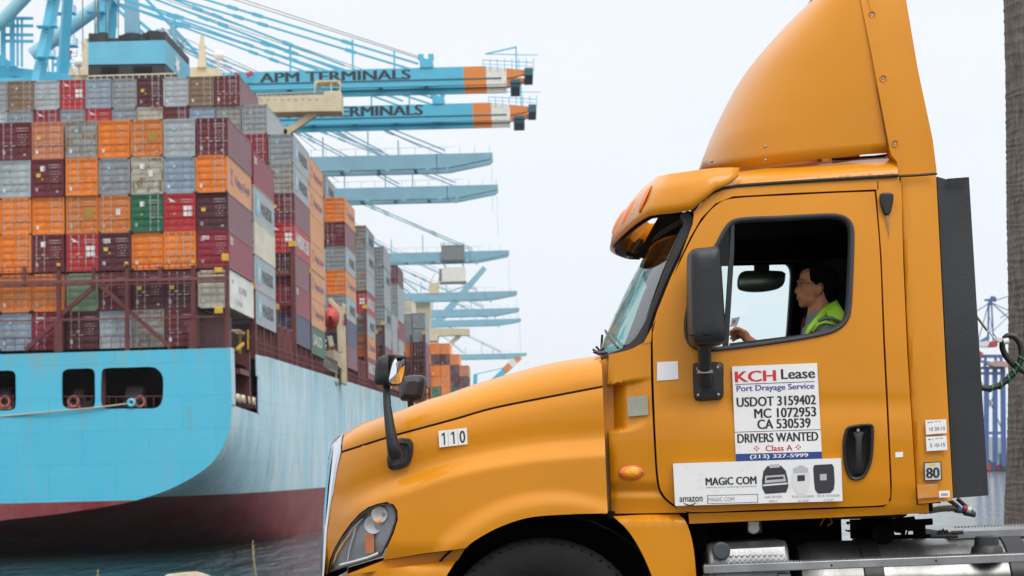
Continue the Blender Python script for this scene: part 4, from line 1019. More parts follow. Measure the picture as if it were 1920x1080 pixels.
            mb.bar((T_ - 7.6, Y, zb - .9), (T_ - 7.2, Y, zb + .2), .5, .4); mb.bar((T_ - .2, Y + 2, zb + .4), (T_ - .2, Y + 2, zb - (7 if Y < 600 else 10)), .05); mb.build('boom_nose', m, boom)
            mb = MB(); x = L0 + 22
            while x < T_: mb.bar((x, Y, zb + th), (x, Y, zb + th + 1.1), .07); x += 2.4
            mb.bar((L0 + 22, Y, zb + th + 1.1), (T_ - 6, Y, zb + th + 1.1), .05); x = L0 + 24
            while x < T_ - 8: mb.box((x, Y - .25, zb - .35), (x + .8, Y, zb)); x += 6.5
            mb.build('boom_railing', M_zp, boom)
        # uprights on the boom
        mb = MB()
        for f, h in ((.30, 3.2), (.42, 4.0), (.50, 2.4)):
            x = L0 + (T_ - L0) * (f + .25); mb.bar((x, Y + .3, zb + th), (x, Y + .3, zb + th + h), .22)
        mb.build('boom_post', m, boom)
    A = Vector((lx(Y) + 3.5, Y, za)); B = Vector((lx(Y) + 3.5, Y + gap, za))
    mb = MB(); rd = .20 if kind == 'apm' else .19
    for f in stays:
        for P0, dy in ((A, .4), (B, gap + .4)):
            e_ = Vector((lx(Y) + (T_ - lx(Y)) * f, Y + dy, zb + th + .6))
            if tilt: e_ = None
            if e_ is None: continue
            mb.bar(P0, e_, rd * 1.7, rd * 1.1)
            for g_ in (.22, .48, .55, .8): c = P0.lerp(e_, g_); d = (e_ - P0).normalized(); mb.bar(c - d * .7, c + d * .7, rd * 2.1)
    if stays and not tilt: mb.build('forestay', m, root)
    mb = MB()
    for dy in (.6,):
        for e0 in ((.80, .3), (.5, .2)) if kind != 'apm' else ((.80, 1.2), (.79, .6)): mb.tube([A + Vector((0, dy, 1 + e0[1])), Vector((lx(Y) + (T_ - lx(Y)) * e0[0], Y + dy, zb + th + 1.2))], .05, 4)
    mb.build('wire_rope', M_rope, root)
    # portal: splayed legs meeting the apex frame, sill and portal beams
    mb = MB(); W_ = 9.
    zp = zb - 1.5
    for x in (lx(Y), lx(Y) - 30):
        for s in (-1, 1):
            yb = Y + gap / 2 + s * W_; mb.bar((x, yb, -1.2), (x, Y + gap / 2 + s * (W_ - 1.2), zp), 1.5, 1.3)
        mb.bar((x, Y + gap / 2 - W_, 12), (x, Y + gap / 2 + W_, 12), 1.2, 1.6); mb.bar((x, Y + gap / 2 - W_ + 1, zp), (x, Y + gap / 2 + W_ - 1, zp), 1.3, 1.8)
    for s in (-1, 1):
        yb = Y + gap / 2 + s * (W_ - .5); mb.bar((lx(Y), yb, 13), (lx(Y) - 30, yb, 13), 1.2, 1.6); mb.bar((lx(Y), yb, zp), (lx(Y) - 30, yb, zp), 1.0, 1.5); mb.bar((lx(Y), yb, zp - 2), (lx(Y) - 30, yb, 14), .9)
        # apex legs lean together
        mb.bar((lx(Y) + 1, Y + gap / 2 + s * (W_ - 2), zp), (lx(Y) + 3.5, Y + gap / 2 + s * 2.2, za), 1.2, 1.1)
        if kind != 'apm': mb.bar((lx(Y) + 3.5, Y + gap / 2 + s * 2.2, za), (lx(Y) - 30, Y + gap / 2 + s * 4, zb + 4), .5)
    mb.bar((lx(Y) + 3.5, Y - 1, za), (lx(Y) + 3.5, Y + gap + 1, za), 1.4)
    mb.build('portal_frame', m, root)
    mb = MB(); mb.box((lx(Y) - 34, Y - 1, zb + 1), (lx(Y) - 18, Y + gap + 1, zb + 7)); mb.build('machine_house', M_zp if kind != 'apm' else M_ap, root)
    for dy in (0,):
        mb = MB(); mb.box((lx(Y) - 38, Y, zb), (L0, Y + .9, zb + th)); mb.box((lx(Y) - 38, Y + gap, zb), (L0, Y + gap + .9, zb + th)); mb.build('back_girder', m, root)
    if detail:
        mb = MB(); x = lx(Y) + 1.6
        for s, ys in ((1, 1), (-1, -1)):
            for j, z_ in enumerate(np.arange(zb - 1, za, 4.2)):
                f_ = (z_ - zp) / (za - zp); yl = Y + gap / 2 + s * ((W_ - 2) * (1 - f_) + 2.2 * f_)
                mb.box((x - .5, yl + s * .5 - 1.6 * (s < 0), z_), (x + 2.0, yl + s * .5 + 1.6 * (s > 0), z_ + .15))
                for a in range(4): mb.bar((x + 1.9, yl + s * (.6 + a * .5), z_), (x + 1.9, yl + s * (.6 + a * .5), z_ + 1.1), .06)
                mb.bar((x + 1.9, yl + s * .6, z_ + 1.1), (x + 1.9, yl + s * 2.2, z_ + 1.1), .06)
                for a in range(9): mb.bar((x + 1.5, yl + s * (1.2 + .12 * a), z_ + a * .47), (x + .7, yl + s * (1.2 + .12 * a), z_ + a * .47), .10, .05)
                mb.bar((x + 1.5, yl + s * 1.2, z_), (x + 1.5, yl + s * 2.3, z_ + 4.2), .09)
        mb.build('access_stair', m, root)
    if trolley:
        xt = P(trolley, 160, Y).x; mb = MB(); mb.box((xt - 2.6, Y - .8, zb + th * .1), (xt + 2.6, Y + gap + 1.6, zb + th + 1.4)); mb.bar((xt - 2.4, Y, zb), (xt - 1.4, Y, zb - 2.0), .3); mb.bar((xt + 2.4, Y, zb), (xt + 2.2, Y, zb - 2), .3)
        for i in range(10): mb.bar((xt - 2.6 + i * .58, Y - .9, zb + th + 1.2), (xt - 2.6 + i * .58, Y - .9, zb + th + 2.0), .16)
        tr = mb.build('trolley', M_cab, root)
        mb = MB(); mb.box((xt - 2.6, Y - 1, zb - 4.8), (xt + 2.8, Y + 1.4, zb - 1.5)); mb.build('spreader_box', M_cwh, tr)
        mb = MB(); mb.box((xt - 3.1, Y - 1.1, zb - 5.2), (xt + 3.0, Y + 1.5, zb - 4.75)); mb.box((xt - 3.2, Y - .8, zb - 4.5), (xt - 2.6, Y + .9, zb - 1.8)); mb.build('spreader_rim', M_cab, tr)
        mb = MB(); mb.box((xt - 5.6, Y - .6, zb - 7.2), (xt - 3.4, Y + 1.3, zb - 5.0)); mb.box((xt - 6.4, Y - .7, zb - 7.4), (xt - 3.2, Y + 1.4, zb - 7.2)); mb.bar((xt - 5.4, Y, zb - 5), (xt - 4.2, Y, zb - 2.8), .2); mb.bar((xt - 3.4, Y, zb - 5), (xt - 3.0, Y, zb - 2.0), .2); mb.build('operator_cab', M_crm, tr)
    return root
crane(258, 0, 984, 146, 24.5, 'apm', 'bright blue quay crane with the upper of the two black lettered booms', apex=17.5, stays=(.783, .632))
crane(284, 0, 990, 214.5, 24.5, 'apm', 'bright blue quay crane with the lower of the two black lettered booms', apex=19, stays=(.80, .72))
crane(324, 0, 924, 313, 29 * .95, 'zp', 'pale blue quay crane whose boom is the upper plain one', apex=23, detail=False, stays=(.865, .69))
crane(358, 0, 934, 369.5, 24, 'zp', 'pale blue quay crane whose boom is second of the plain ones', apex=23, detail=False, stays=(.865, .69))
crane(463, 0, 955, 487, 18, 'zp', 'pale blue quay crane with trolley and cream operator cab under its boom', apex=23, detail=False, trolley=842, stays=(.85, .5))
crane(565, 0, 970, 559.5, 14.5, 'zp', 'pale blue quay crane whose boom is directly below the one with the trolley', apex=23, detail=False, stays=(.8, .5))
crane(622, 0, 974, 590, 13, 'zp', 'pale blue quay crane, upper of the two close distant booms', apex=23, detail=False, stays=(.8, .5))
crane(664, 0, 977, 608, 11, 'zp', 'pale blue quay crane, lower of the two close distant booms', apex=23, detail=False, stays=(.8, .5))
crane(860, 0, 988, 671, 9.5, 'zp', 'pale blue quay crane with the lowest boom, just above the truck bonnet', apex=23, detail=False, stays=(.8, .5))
# raised booms
def raised(Y, a, b, w, m, bands, label, extra=None):
    root = thing('quay_crane', (P(*a, Y).x, Y, -1.2), label, 'crane', 'cranes with raised booms'); p = P(*a, Y); q_ = P(*b, Y)
    mb = MB(); mb.bar(p, q_, w * Y / FPX, w * Y / FPX, w2=w * .7 * Y / FPX, h2=w * .7 * Y / FPX); o = mb.build('boom', m, root)
    for (f0, f1, mm) in bands: MB().bar(p.lerp(q_, f0), p.lerp(q_, f1), w * 1.02 * Y / FPX, w * .95 * Y / FPX).build('boom_band', mm, o)
    mb = MB(); base = Vector((p.x - 6, Y, -1.2)); mb.bar(base, (p.x - 3, Y, p.z + 8), 1.8); mb.bar((p.x - 30, Y, -1.2), (p.x - 24, Y, p.z), 1.8); mb.bar((p.x - 28, Y, p.z), p, 1.8)
    mb.bar((p.x - 3, Y, p.z + 8), p.lerp(q_, .7), .4); mb.build('portal_frame', m, root)
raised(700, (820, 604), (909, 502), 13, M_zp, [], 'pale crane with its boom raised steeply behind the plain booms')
raised(900, (905, 735), (974, 668), 13, M_ap, [(.6, .75, M_cor), (.75, .88, M_cwh), (.88, 1.0, M_cor)], 'far crane with raised blue boom and red white tip above the bonnet')
# extra steep stays and mast seen through the left cranes
root = thing('quay_crane', (P(240, 0, 330).x, 330, -1.2), 'blue crane frame with a big pale pipe diagonal beside the ship funnel', 'crane')
mb = MB(); mb.tube([P(228, -20, 292), P(100, 74, 292), P(60, 104, 292)], 1.1, 16); mb.tube([P(60, -20, 262), P(5, 38, 262), P(-40, 72, 262)], .9, 14); mb.build('pipe_brace', mat('pale_pipe_blue', (.24, .46, .54), .45, var=.08), root, smooth=True)
mb = MB(); mb.bar(P(243, -30, 300), P(243, 62, 300), 1.4, 1.0); mb.bar(P(252, -30, 300), P(257, 64, 300), .9); mb.build('mast', M_zp, root)
mb = MB()
for a, b in (((190, -10), (271, 64)), ((205, -8), (296, 70)), ((270, -6), (418, 152))): mb.bar(P(*a, 300), P(*b, 300), .55, .45)
mb.build('forestay', M_ap, root)
mb = MB()
for i_, (a, b) in enumerate((((320, 42), (330, 84)), ((322, 55), (345, 78)), ((316, 56), (343, 90)), ((326, 38), (331, 52)))): mb.bar(P(*a, 298 + i_), P(*b, 298 + i_), .55, .5)
mb.build('sheave_frame', M_zp, root)
mb = MB()
for x0, x1 in ((178, 178), (184, 185), (198, 200), (204, 206), (222, 222), (155, 155)): mb.tube([P(x0, -20, 255), P(x1, 124 if x1 != 185 else 200, 255)], .07 if x1 != 185 else .14, 4)
mb.build('hoist_rope', M_rope, root)
# box end and platforms at far left behind the top row
mb = MB(); mb.prism([P(x, y, 268) for x, y in ((-40, 100), (2, 103), (14, 112), (46, 136), (40, 146), (20, 150), (-40, 152))], (0, 4, 0)); mb.bar(P(18, 135, 266), P(150, 151, 266), 1.2); mb.bar(P(0, 118, 266), P(22, 152, 266), 1.0)
for y in (34, 48, 65, 77): mb.bar(P(2, y, 264), P(62, y + .5, 264), .35)
for x in (6, 23, 33, 41): mb.bar(P(x, 32, 264), P(x, 125, 264), .55 if x < 30 else .25)
for y in (109, 121, 138): mb.bar(P(98, y, 290), P(134, y, 290), .4)
for x in (99, 113, 119, 129): mb.bar(P(x, 109, 290), P(x, 145, 290), .9 if x == 113 else .3)
mb.build('platform', M_ap, root)
mb = MB(); mb.bar(P(128, 106, 289), P(131, 97, 289), .5); mb.bar(P(131, 97, 289), P(135, 98, 289), .4); mb.build('red_hook', mat('hook_red', (.5, .03, .06), .5), root)
mb = MB(); mb.bar(P(462, 142, 257), P(474, 136, 257), .45); mb.bar(P(440, 137, 257), P(450, 142, 257), .3); mb.build('red_mark', mat('hook_red', (.5, .03, .06)), root)

# ---- far shore with blue cranes on the right
FY = 840.
zq = PZ(1870, 880, FY)
tag(MB().box((P(1500, 880, FY).x, FY, WZ - 1), (900, FY + 300, zq)).build('far_quay', mat('dark_quay', (.03, .035, .045), .8, var=.3, vscale=.2)), kind='structure')
fen = MB()
for k in range(26): x = P(1560 + k * 16, 880, FY).x; fen.box((x, FY - .8, WZ), (x + 1.6, FY, zq - .3))
fen.pieces = lambda: [0]; tag(fen.build('quay_fender', mat('fender_black', (.012, .012, .014), .8)), 'row of black fenders along the far quay wall under the blue cranes', 'fender', kind='stuff')
hill = MB(); rows = []
for k in range(60):
    x = -1200 + k * 60; h = 28 + 26 * sin(k * .37) + 14 * sin(k * 1.13 + 1); rows.append([(x, 3400, -5), (x, 3600, h * .7), (x, 3900, h), (x, 4200, -5)])
tag(hill.grid(rows).build('hills', mat('far_hill', (.10, .13, .12), .9, var=.2, vscale=.01), smooth=True), kind='structure')
M_db = mat('deep_blue_steel', (.045, .11, .31), .5, var=.1, vscale=.2); M_fr = mat('crane_red', (.42, .03, .05), .5); M_fs = mat('crane_salmon', (.42, .27, .24), .5)
def fcrane(cx, Y, label, s=1.):
    root = thing('harbour_crane', (P(cx, 870, Y).x, Y, zq), label, 'crane', 'deep blue cranes across the water'); k = Y / FPX
    V = lambda x, y, d=0: P(cx + x * s, y, Y + d)
    mb = MB()
    for x in (-26, -9, 8, 24): mb.bar(V(x, 874), V(x * .92, 690), 8.5 * k * s, 7 * k)
    for y in (690, 700, 812): mb.bar(V(-27, y), V(26, y), 5 * k, 5 * k)
    for x in (-24, -12, 10, 22): mb.bar(V(x, 690), V(x * .8, 665), 4.5 * k)
    mb.bar(V(-26, 668), V(26, 668), 6 * k); mb.bar(V(-34, 676), V(34, 684), 4 * k)
    mb.bar(V(-26, 812), V(24, 700), 2 * k); mb.bar(V(24, 812), V(-26, 700), 2 * k); lg = mb.build('portal_frame', M_db, root)
    mb = MB(); mb.bar(V(-6, 648), V(-4, 566), 3 * k); mb.bar(V(5, 648), V(1, 566), 2.6 * k)
    mb.bar(V(-6, 640), V(3, 600), 1 * k); mb.bar(V(4, 620), V(-4, 590), 1 * k)
    mb.bar(V(-2, 565), V(44, 606), 2 * k); mb.bar(V(0, 567), V(50, 590), 1.4 * k); mb.bar(V(0, 566), V(44, 552), 1.6 * k); mb.bar(V(0, 566), V(-46, 596), 1.6 * k); mb.bar(V(-4, 570), V(-24, 640), 1.1 * k); mb.bar(V(-4, 568), V(-30, 660), 1.1 * k); mb.bar(V(5, 620), V(44, 582), 1.2 * k)
    mb.bar(V(-12, 563), V(10, 561), 4 * k); mb.bar(V(-4, 572), V(3, 556), 9 * k, 5 * k); mb.bar(V(7, 556), V(8, 566), 3 * k)
    mb.bar(V(-28, 646), V(-4, 632), 8 * k, 6 * k)
    mb.build('apex_frame', M_db, root)
    mb = MB(); mb.prism([V(x, y, -3) for x, y in ((-22, 640), (-2, 640), (-6, 650), (-22, 650))], (0, 6, 0)); mb.build('machine_house', M_cwh, root)
    mb = MB(); mb.prism([V(x, y, -3) for x, y in ((-4, 650), (0, 640), (14, 638), (12, 650))], (0, 6, 0)); mb.prism([V(x, y, -3) for x, y in ((-26, 655), (-14, 662), (-20, 672), (-26, 674))], (0, 6, 0)); mb.build('red_panel', M_fr, root)
    mb = MB(); mb.prism([V(x, y, -4) for x, y in ((-8, 682), (10, 676), (44, 680), (44, 688), (6, 687))], (0, 5, 0)); mb.build('salmon_boom', M_fs, root)
fcrane(1858, 845, 'deep blue harbour crane across the water, between the truck fairing and the palm')
fcrane(1922, 880, 'deep blue harbour crane half hidden behind the palm trunk')
for i, (x, w_, h, c) in enumerate(((1846, 12, 8, 'red'), (1858, 9, 14, 'blue'), (1868, 10, 9, 'crim'), (1879, 9, 30, 'green'), (1888, 9, 18, 'red'), (1850, 8, 18, 'blue'), (1874, 8, 8, 'sal'))):
    a = P(x, 868, 842 + i * 2); kk = 842 / FPX; o = MB().box((a.x, a.y, zq), (a.x + w_ * kk, a.y + 6, zq + h * kk)); ob = o.build('shipping_container', CM_[c]); tag(ob, '%s container under the deep blue cranes across the water, %s from the truck' % (seen(c), ['first', 'third', 'fourth', 'sixth', 'seventh', 'second', 'fifth'][i]), 'container', 'containers on the far quay')
# ============================================================ TRUCK
Y0 = 10.2; YC = 11.38
def paint():
    m = mat('orange_paint', (.62, .232, .003), .36, coat=.35, var=.05, vscale=1.6, spec=.25, rust=.10, rustcol=(.45, .26, .10), rustlo=.56)
    return m
M_or = paint()
M_blk = mat('black_plastic', (.014, .0145, .0165), .42, bump=.12, bscale=220, var=.2, vscale=8)
M_rub = mat('rubber', (.028, .029, .033), .6, var=.15, vscale=9)
M_dark = mat('dark_interior', (.008, .008, .009), .9, spec=.08)
M_ext = mat('fairing_rubber', (.02, .022, .026), .6, var=.25, vscale=2.5, bump=.1, bscale=60, rust=.4, rustcol=(.1, .1, .1), rustlo=.66)
M_chr = mat('chrome', (.80, .81, .82), .2, 1., bump=.05, bscale=8)
M_alu = mat('aluminium', (.34, .345, .35), .42, .9, var=.2, vscale=6, bump=.1, bscale=20)
M_alub = mat('brushed_tank', (.24, .24, .235), .36, .9, var=.35, vscale=3, stretch=(2, 1, 1), bump=.06, bscale=40, rust=.6, rustcol=(.16, .155, .15), rustlo=.5)
M_steel = mat('chassis_steel', (.0035, .0035, .004), .9, spec=.03, var=.4, vscale=6, bump=.3, bscale=25)
M_tyre = mat('tyre_rubber', (.007, .007, .0075), .75, spec=.25, var=.3, vscale=8, bump=.2, bscale=60)
M_wht = mat('white_vinyl', (.79, .79, .78), .4, var=.04, vscale=5, rust=.25, rustcol=(.45, .43, .38), rustlo=.58)
M_glass = mat('tinted_glass', (.93, .985, .98), trans=True)
M_wglass = mat('windscreen_glass', (.80, .96, .93), trans=True, ior=2.1)
M_bolt = mat('bolt_metal', (.35, .34, .32), .4, 1., var=.3, vscale=80)
M_seam = mat('seam_sealer', (.02, .016, .012), .7)

T = thing('semi_truck', (P(1200, 1400, YC).x, YC, 0), 'orange day cab semi truck with roof fairing and white signs on its door', 'truck')

def cabd(px, py):
    d = Y0
    t = max(0, 665 - py) / 330.; d += .085 * t ** 1.7
    d += .03 * sstep((py - 900) / 80.)
    d -= .016 * math.exp(-((py - 815) / 75.) ** 2)
    d += .008 * math.exp(-((py - 760) / 22.) ** 2) * sstep((px - 1225) / 30)
    if px < 1330: d += .06 * ((1330 - px) / 190.) ** 2
    return d
DOOR = cr_smooth([(1224, 642), (1225, 618), (1236, 584), (1262, 520), (1297, 447), (1318, 412), (1344, 384), (1376, 372), (1480, 366), (1560, 362), (1640, 359), (1650, 480),
                  (1656, 640), (1663, 780), (1669, 912), (1667, 936), (1655, 947), (1560, 951), (1420, 956), (1292, 960), (1264, 946), (1244, 927), (1235, 900), (1230, 830), (1226, 730)], keep=(8, 10))
WIN = cr_smooth([(1357, 428), (1371, 413), (1395, 407), (1460, 404), (1520, 401), (1566, 400), (1590, 408), (1601, 427), (1602, 463), (1600, 520), (1597, 574), (1591, 600), (1569, 621), (1524, 634),
                 (1427, 649), (1330, 660), (1302, 655), (1286, 638), (1282, 610), (1287, 574), (1298, 540), (1315, 504), (1340, 459)], sub=5)
def shrink(poly, d):
    out = []; n = len(poly)
    ar = sum(poly[i][0] * poly[(i + 1) % n][1] - poly[(i + 1) % n][0] * poly[i][1] for i in range(n)); sg = 1 if ar > 0 else -1
    for i in range(n):
        a = poly[i - 1]; b = poly[i]; c = poly[(i + 1) % n]
        tx, ty = c[0] - a[0], c[1] - a[1]; l = math.hypot(tx, ty) or 1
        out.append((b[0] - sg * ty / l * d, b[1] + sg * tx / l * d))
    return out
HNDL = cr_smooth([(1584, 808), (1590, 800), (1606, 796), (1628, 794), (1637, 797), (1639, 810), (1638, 840), (1635, 865), (1628, 884), (1618, 897), (1604, 901), (1592, 896), (1585, 880), (1581, 860), (1580, 830)], sub=4)
door = panel('door', M_or, T, DOOR, cabd, holes=(shrink(WIN, 1.5), shrink(HNDL, 3)), rim=.05, step=9)
# frame of the window: rounded rubber
WI = shrink(WIN, 9)
def ring(name, outer, inner, m, parent, depth, proud=.012, back=.06, mir=None):
    mb = MB(); o = [P(x, y, depth(x, y)) for x, y in outer]; i = [P(x, y, depth(x, y)) for x, y in inner]
    mid = [a.lerp(b, .35) for a, b in zip(o, i)]
    pr = Vector((0, -proud, 0))
    mb.grid([o, [p + pr * .7 for p in [a.lerp(b, .08) for a, b in zip(o, i)]], [p + pr for p in mid], [a.lerp(b, .8) + pr * .6 for a, b in zip(o, i)], i, [p + Vector((0, back, 0)) for p in i], [p + Vector((0, back, 0)) for p in o], o], wrap=True)
    if mir: mb.mirror(mir)
    return mb.build(name, m, parent, smooth=True, ang=60)
ring('window_frame', WIN, WI, M_rub, door, cabd)
# division bar + quarter glass
mb = MB(); mb.prism([P(x, y, Y0 + .05) for x, y in ((1371, 417), (1377, 413), (1377, 470), (1366, 651), (1355, 653), (1362, 560))], (0, .03, 0))
mb.build('division_bar', M_rub, door, bevel=.003)
mb = MB(); mb.prism([P(x, y, Y0 + .07) for x, y in ((1368, 425), (1352, 452), (1326, 500), (1310, 540), (1297, 580), (1292, 620), (1305, 645), (1330, 650), (1356, 650), (1364, 560))], (0, .004, 0))
mb.build('quarter_glass', M_glass, door)
# sealing lip of the dropped window
mb = MB(); mb.bar(P(1368, 646, Y0 + .03), P(1524, 627, Y0 + .03), .02, .012); mb.build('window_lip', M_blk, door)

# far door (same shape, mirrored)
mbf = panel_mb(DOOR, cabd, holes=(shrink(WIN, 1.5),), rim=.05, step=14); one = MB(); one.add([Vector((p.x, 2 * YC - p.y, p.z)) for p in mbf.v], [f[::-1] for f in mbf.f])
fd = one.build('door', M_or, T, smooth=True, ang=40, fix=False, label='far side door seen through the cab')
o3 = [P(x, y, cabd(x, y)) for x, y in WIN]; i3 = [P(x, y, cabd(x, y)) for x, y in WI]
mb = MB(); fl = lambda L_, dy: [Vector((p.x, 2 * YC - p.y + dy, p.z)) for p in L_]
mb.grid([fl(o3, .01), fl(i3, .01), fl(i3, -.06), fl(o3, -.06), fl(o3, .01)], wrap=True); mb.build('window_frame', M_rub, fd, smooth=True)
mb = MB(); mb.prism([Vector((p.x, 2 * YC - Y0 - .03, p.z)) for p in i3], (0, .004, 0)); mb.build('window_glass', M_glass, fd)
# trim inside both doors (dark)
mb = MB()
trim_o = [(1262, 660), (1270, 600), (1312, 462), (1350, 392), (1400, 378), (1646, 368), (1665, 944), (1300, 958), (1240, 900)]
m1 = panel_mb(trim_o, lambda x, y: cabd(x, y) + .055, holes=(shrink(WIN, 5),), rim=.03, step=30)
mb.add([Vector((p.x, 2 * YC - p.y, p.z)) for p in m1.v], m1.f); mb.add(m1.v, m1.f)
mb.build('door_trim', M_dark, T, fix=False)
mb = MB(); po = [(1222, 655), (1236, 605), (1288, 470), (1302, 470), (1262, 570), (1250, 655)]; m1 = panel_mb(po, lambda x, y: cabd(x, y) + .05, rim=.02, step=30)
mb.add([Vector((p.x, 2 * YC - p.y, p.z)) for p in m1.v], m1.f); mb.build('pillar_bright_strip', mat('sky_sheen_trim', (.42, .45, .44), .6), T, fix=False)  # pale strip added to brighten the windscreen, standing in for reflected sky

# cab side: pillars, header, sill
CS = [(1291, 963), (1293, 982), (1500, 973), (1742, 962), (1741, 944), (1719, 947), (1710, 800), (1701, 660), (1694, 500), (1690, 345), (1683, 331), (1540, 339), (1400, 348), (1368, 351), (1340, 362), (1318, 378), (1302, 396), (1299, 420),
      (1286, 455), (1262, 520), (1232, 596), (1206, 645), (1221, 641), (1222, 618), (1233, 582), (1259, 518), (1294, 445), (1315, 409), (1342, 381), (1375, 368), (1480, 362), (1643, 355), (1653, 480), (1659.5, 640), (1666.5, 780), (1672.5, 912), (1671, 938), (1657, 950.5), (1560, 954.5), (1420, 959.5)]
panel('cab_side', M_or, T, CS, lambda x, y: cabd(x, y) + .012 * sstep((y - 952) / 12) + .006, rim=.06, step=9, mirror=YC)
# dark structure behind the shut lines
mb = MB(); mb.add([P(x, y, Y0 + .055 + .05 * sstep((665 - y) / 300)) for x, y in ((1225, 640), (1297, 445), (1345, 380), (1392, 372), (1645, 356), (1672, 944), (1290, 962), (1230, 900))], [])
jamb = MB(); wj = shrink(DOOR, -9); wk = shrink(DOOR, 14)
jo = [P(x, y, cabd(x, y) + .045) for x, y in wj]; ji = [P(x, y, cabd(x, y) + .045) for x, y in wk]
jamb.grid([jo, ji], wrap=True); jamb.mirror(YC); jamb.build('door_jamb', M_dark, T, fix=False)

# cowl panel with its recess
def cowld(px, py):
    d = cabd(px, py) + .01
    yt = 722 - (px - 1140) * .19; yb = 811 - (px - 1140) * .11
    k = sstep((py - yt) / 5) * sstep((yb - py) / (5 + max(0, px - 1180) * .6))
    d += k * (.11 - .085 * sstep((px - 1148) / 30) - .02 * sstep((px - 1180) / 40))
    d += .02 * sstep((py - 900) / 25) - .02 * sstep((py - 920) / 14)
    d += .025 * max(0, (1160 - px) / 20) ** 2
    return d
COWL = cr_smooth([(1142, 664), (1160, 661), (1184, 654), (1206, 643), (1220, 641), (1221, 720), (1226, 830), (1231, 900), (1240, 929), (1262, 949), (1288, 961), (1200, 962.5), (1147, 963), (1143, 860), (1139, 740)], keep=(0, 4, 10, 12))
panel('cowl_panel', M_or, T, COWL, cowld, rim=.05, step=4.5, ang=50)
mbf = panel_mb(COWL, cowld, rim=.05, step=12); one = MB(); one.add([Vector((p.x, 2 * YC - p.y, p.z)) for p in mbf.v], [f[::-1] for f in mbf.f]); one.build('cowl_panel', M_or, T, smooth=True, fix=False)
# trough between bonnet and cowl
mb = MB(); mb.prism([P(x, y, Y0 + .16) for x, y in ((1124, 676), (1150, 668), (1152, 963), (1130, 964))], (0, 2.03, 0)); mb.build('bulkhead', M_or, T)
# lower step fairing
def stepd(px, py): return Y0 + .01 + .05 * sstep((976 - py) / 10) + .02 * ((px - 1230) / 70.) ** 2
STEP = cr_smooth([(1149, 968), (1210, 965), (1272, 964), (1287, 980), (1299, 1020), (1305, 1075), (1309, 1150), (1312, 1290), (1268, 1290), (1256, 1180), (1224, 1084), (1200, 1030), (1176, 993)], keep=(0, 2, 7, 8))
panel('step_fairing', M_or, T, STEP, stepd, rim=.07, step=9, mirror=YC)

# rear column fairing
def reard(px, py):
    e_ = interp(py, [(325, 1687), (500, 1694), (660, 1702), (945, 1719)]); w_ = interp(py, [(325, 1756), (936, 1788)])
    return Y0 + .02 + .085 * (max(0, 665 - py) / 330.) ** 1.7 - .02 * sstep((px - e_) / 10) + .035 * (max(0, px - (w_ - 22)) / 22.) ** 2
REARC = [(1689, 331), (1755, 327), (1764, 500), (1774, 700), (1787, 934), (1783, 939), (1722, 945), (1719, 920), (1711, 800), (1703, 660), (1696, 500)]
panel('rear_fairing', M_or, T, REARC, reard, rim=.06, step=9, mirror=YC)
# dark extender
def extd(px, py): return Y0 + .075 + .00012 * (px - 1757) * 1.5 + .04 * (max(0, 665 - py) / 330.) ** 1.5
EXT = [(1757, 331), (1774, 336), (1817, 333), (1826, 480), (1838, 680), (1853.5, 929), (1788, 934), (1772, 620)]
panel('side_extender', M_ext, T, EXT, extd, rim=.03, step=14, mirror=YC)
mb = MB()
mb.bar(P(1776, 337, Y0 + .09), P(1816, 334, Y0 + .09), .012, .01)
mb.build('extender_trim', M_blk, T)

# roof side strip, gutter, roof
GUT = [(1296, 398), (1312, 378), (1332, 362), (1356, 352), (1384, 347), (1440, 343), (1540, 336.5), (1600, 333), (1684, 328)]
RTOP = [(1387, 322), (1440, 314), (1500, 307), (1600, 295), (1667, 290)]
def roofd(px, py):
    g = interp(px, GUT); t = interp(px, [(1296, 392), (1340, 345), (1387, 322)] + RTOP[1:])
    k = max(0, min(1, (g - py) / max(8, g - t)))
    return Y0 + .10 + .025 * k + .24 * k ** 3.5 - .007 * math.exp(-((k - .12) / .12) ** 2)
ROOF = [(1298, 394), (1313, 375.5), (1333, 359.5), (1356, 350), (1384, 345), (1440, 341), (1540, 334.5), (1600, 331), (1684, 326), (1681, 300), (1668, 290), (1600, 296), (1500, 308), (1440, 315), (1387, 322), (1345, 338), (1318, 360)]
panel('roof_side', M_or, T, ROOF, roofd, rim=.08, step=6, mirror=YC, ang=60)
mb = MB(); gp = [P(x, y + 1, Y0 + .082) for x, y in GUT]; mb.tube(gp, .0085, 8); mb.mirror(YC); mb.build('roof_gutter', M_seam, T, smooth=True)
mb = MB(); a = [P(x, y + 4, Y0 + .30) for x, y in [(1305, 395), (1345, 345), (1387, 324), (1440, 317), (1540, 305), (1668, 292), (1690, 292)]]
b = [Vector((p.x, YC, p.z + .04)) for p in a]; c = [Vector((p.x, 2 * YC - p.y, p.z)) for p in a]
mb.grid([a, b, c]); mb.build('roof_panel', M_or, T, smooth=True)
# underside of header so the sky does not leak in
mb = MB(); hp = [(1240, 400), (1300, 402), (1400, 372), (1690, 352)]
a = [P(x, y, Y0 + .135) for x, y in hp]; c = [Vector((p.x, 2 * YC - p.y, p.z)) for p in a]; mb.grid([a, c]); mb.build('headliner', M_dark, T, solid=.02)

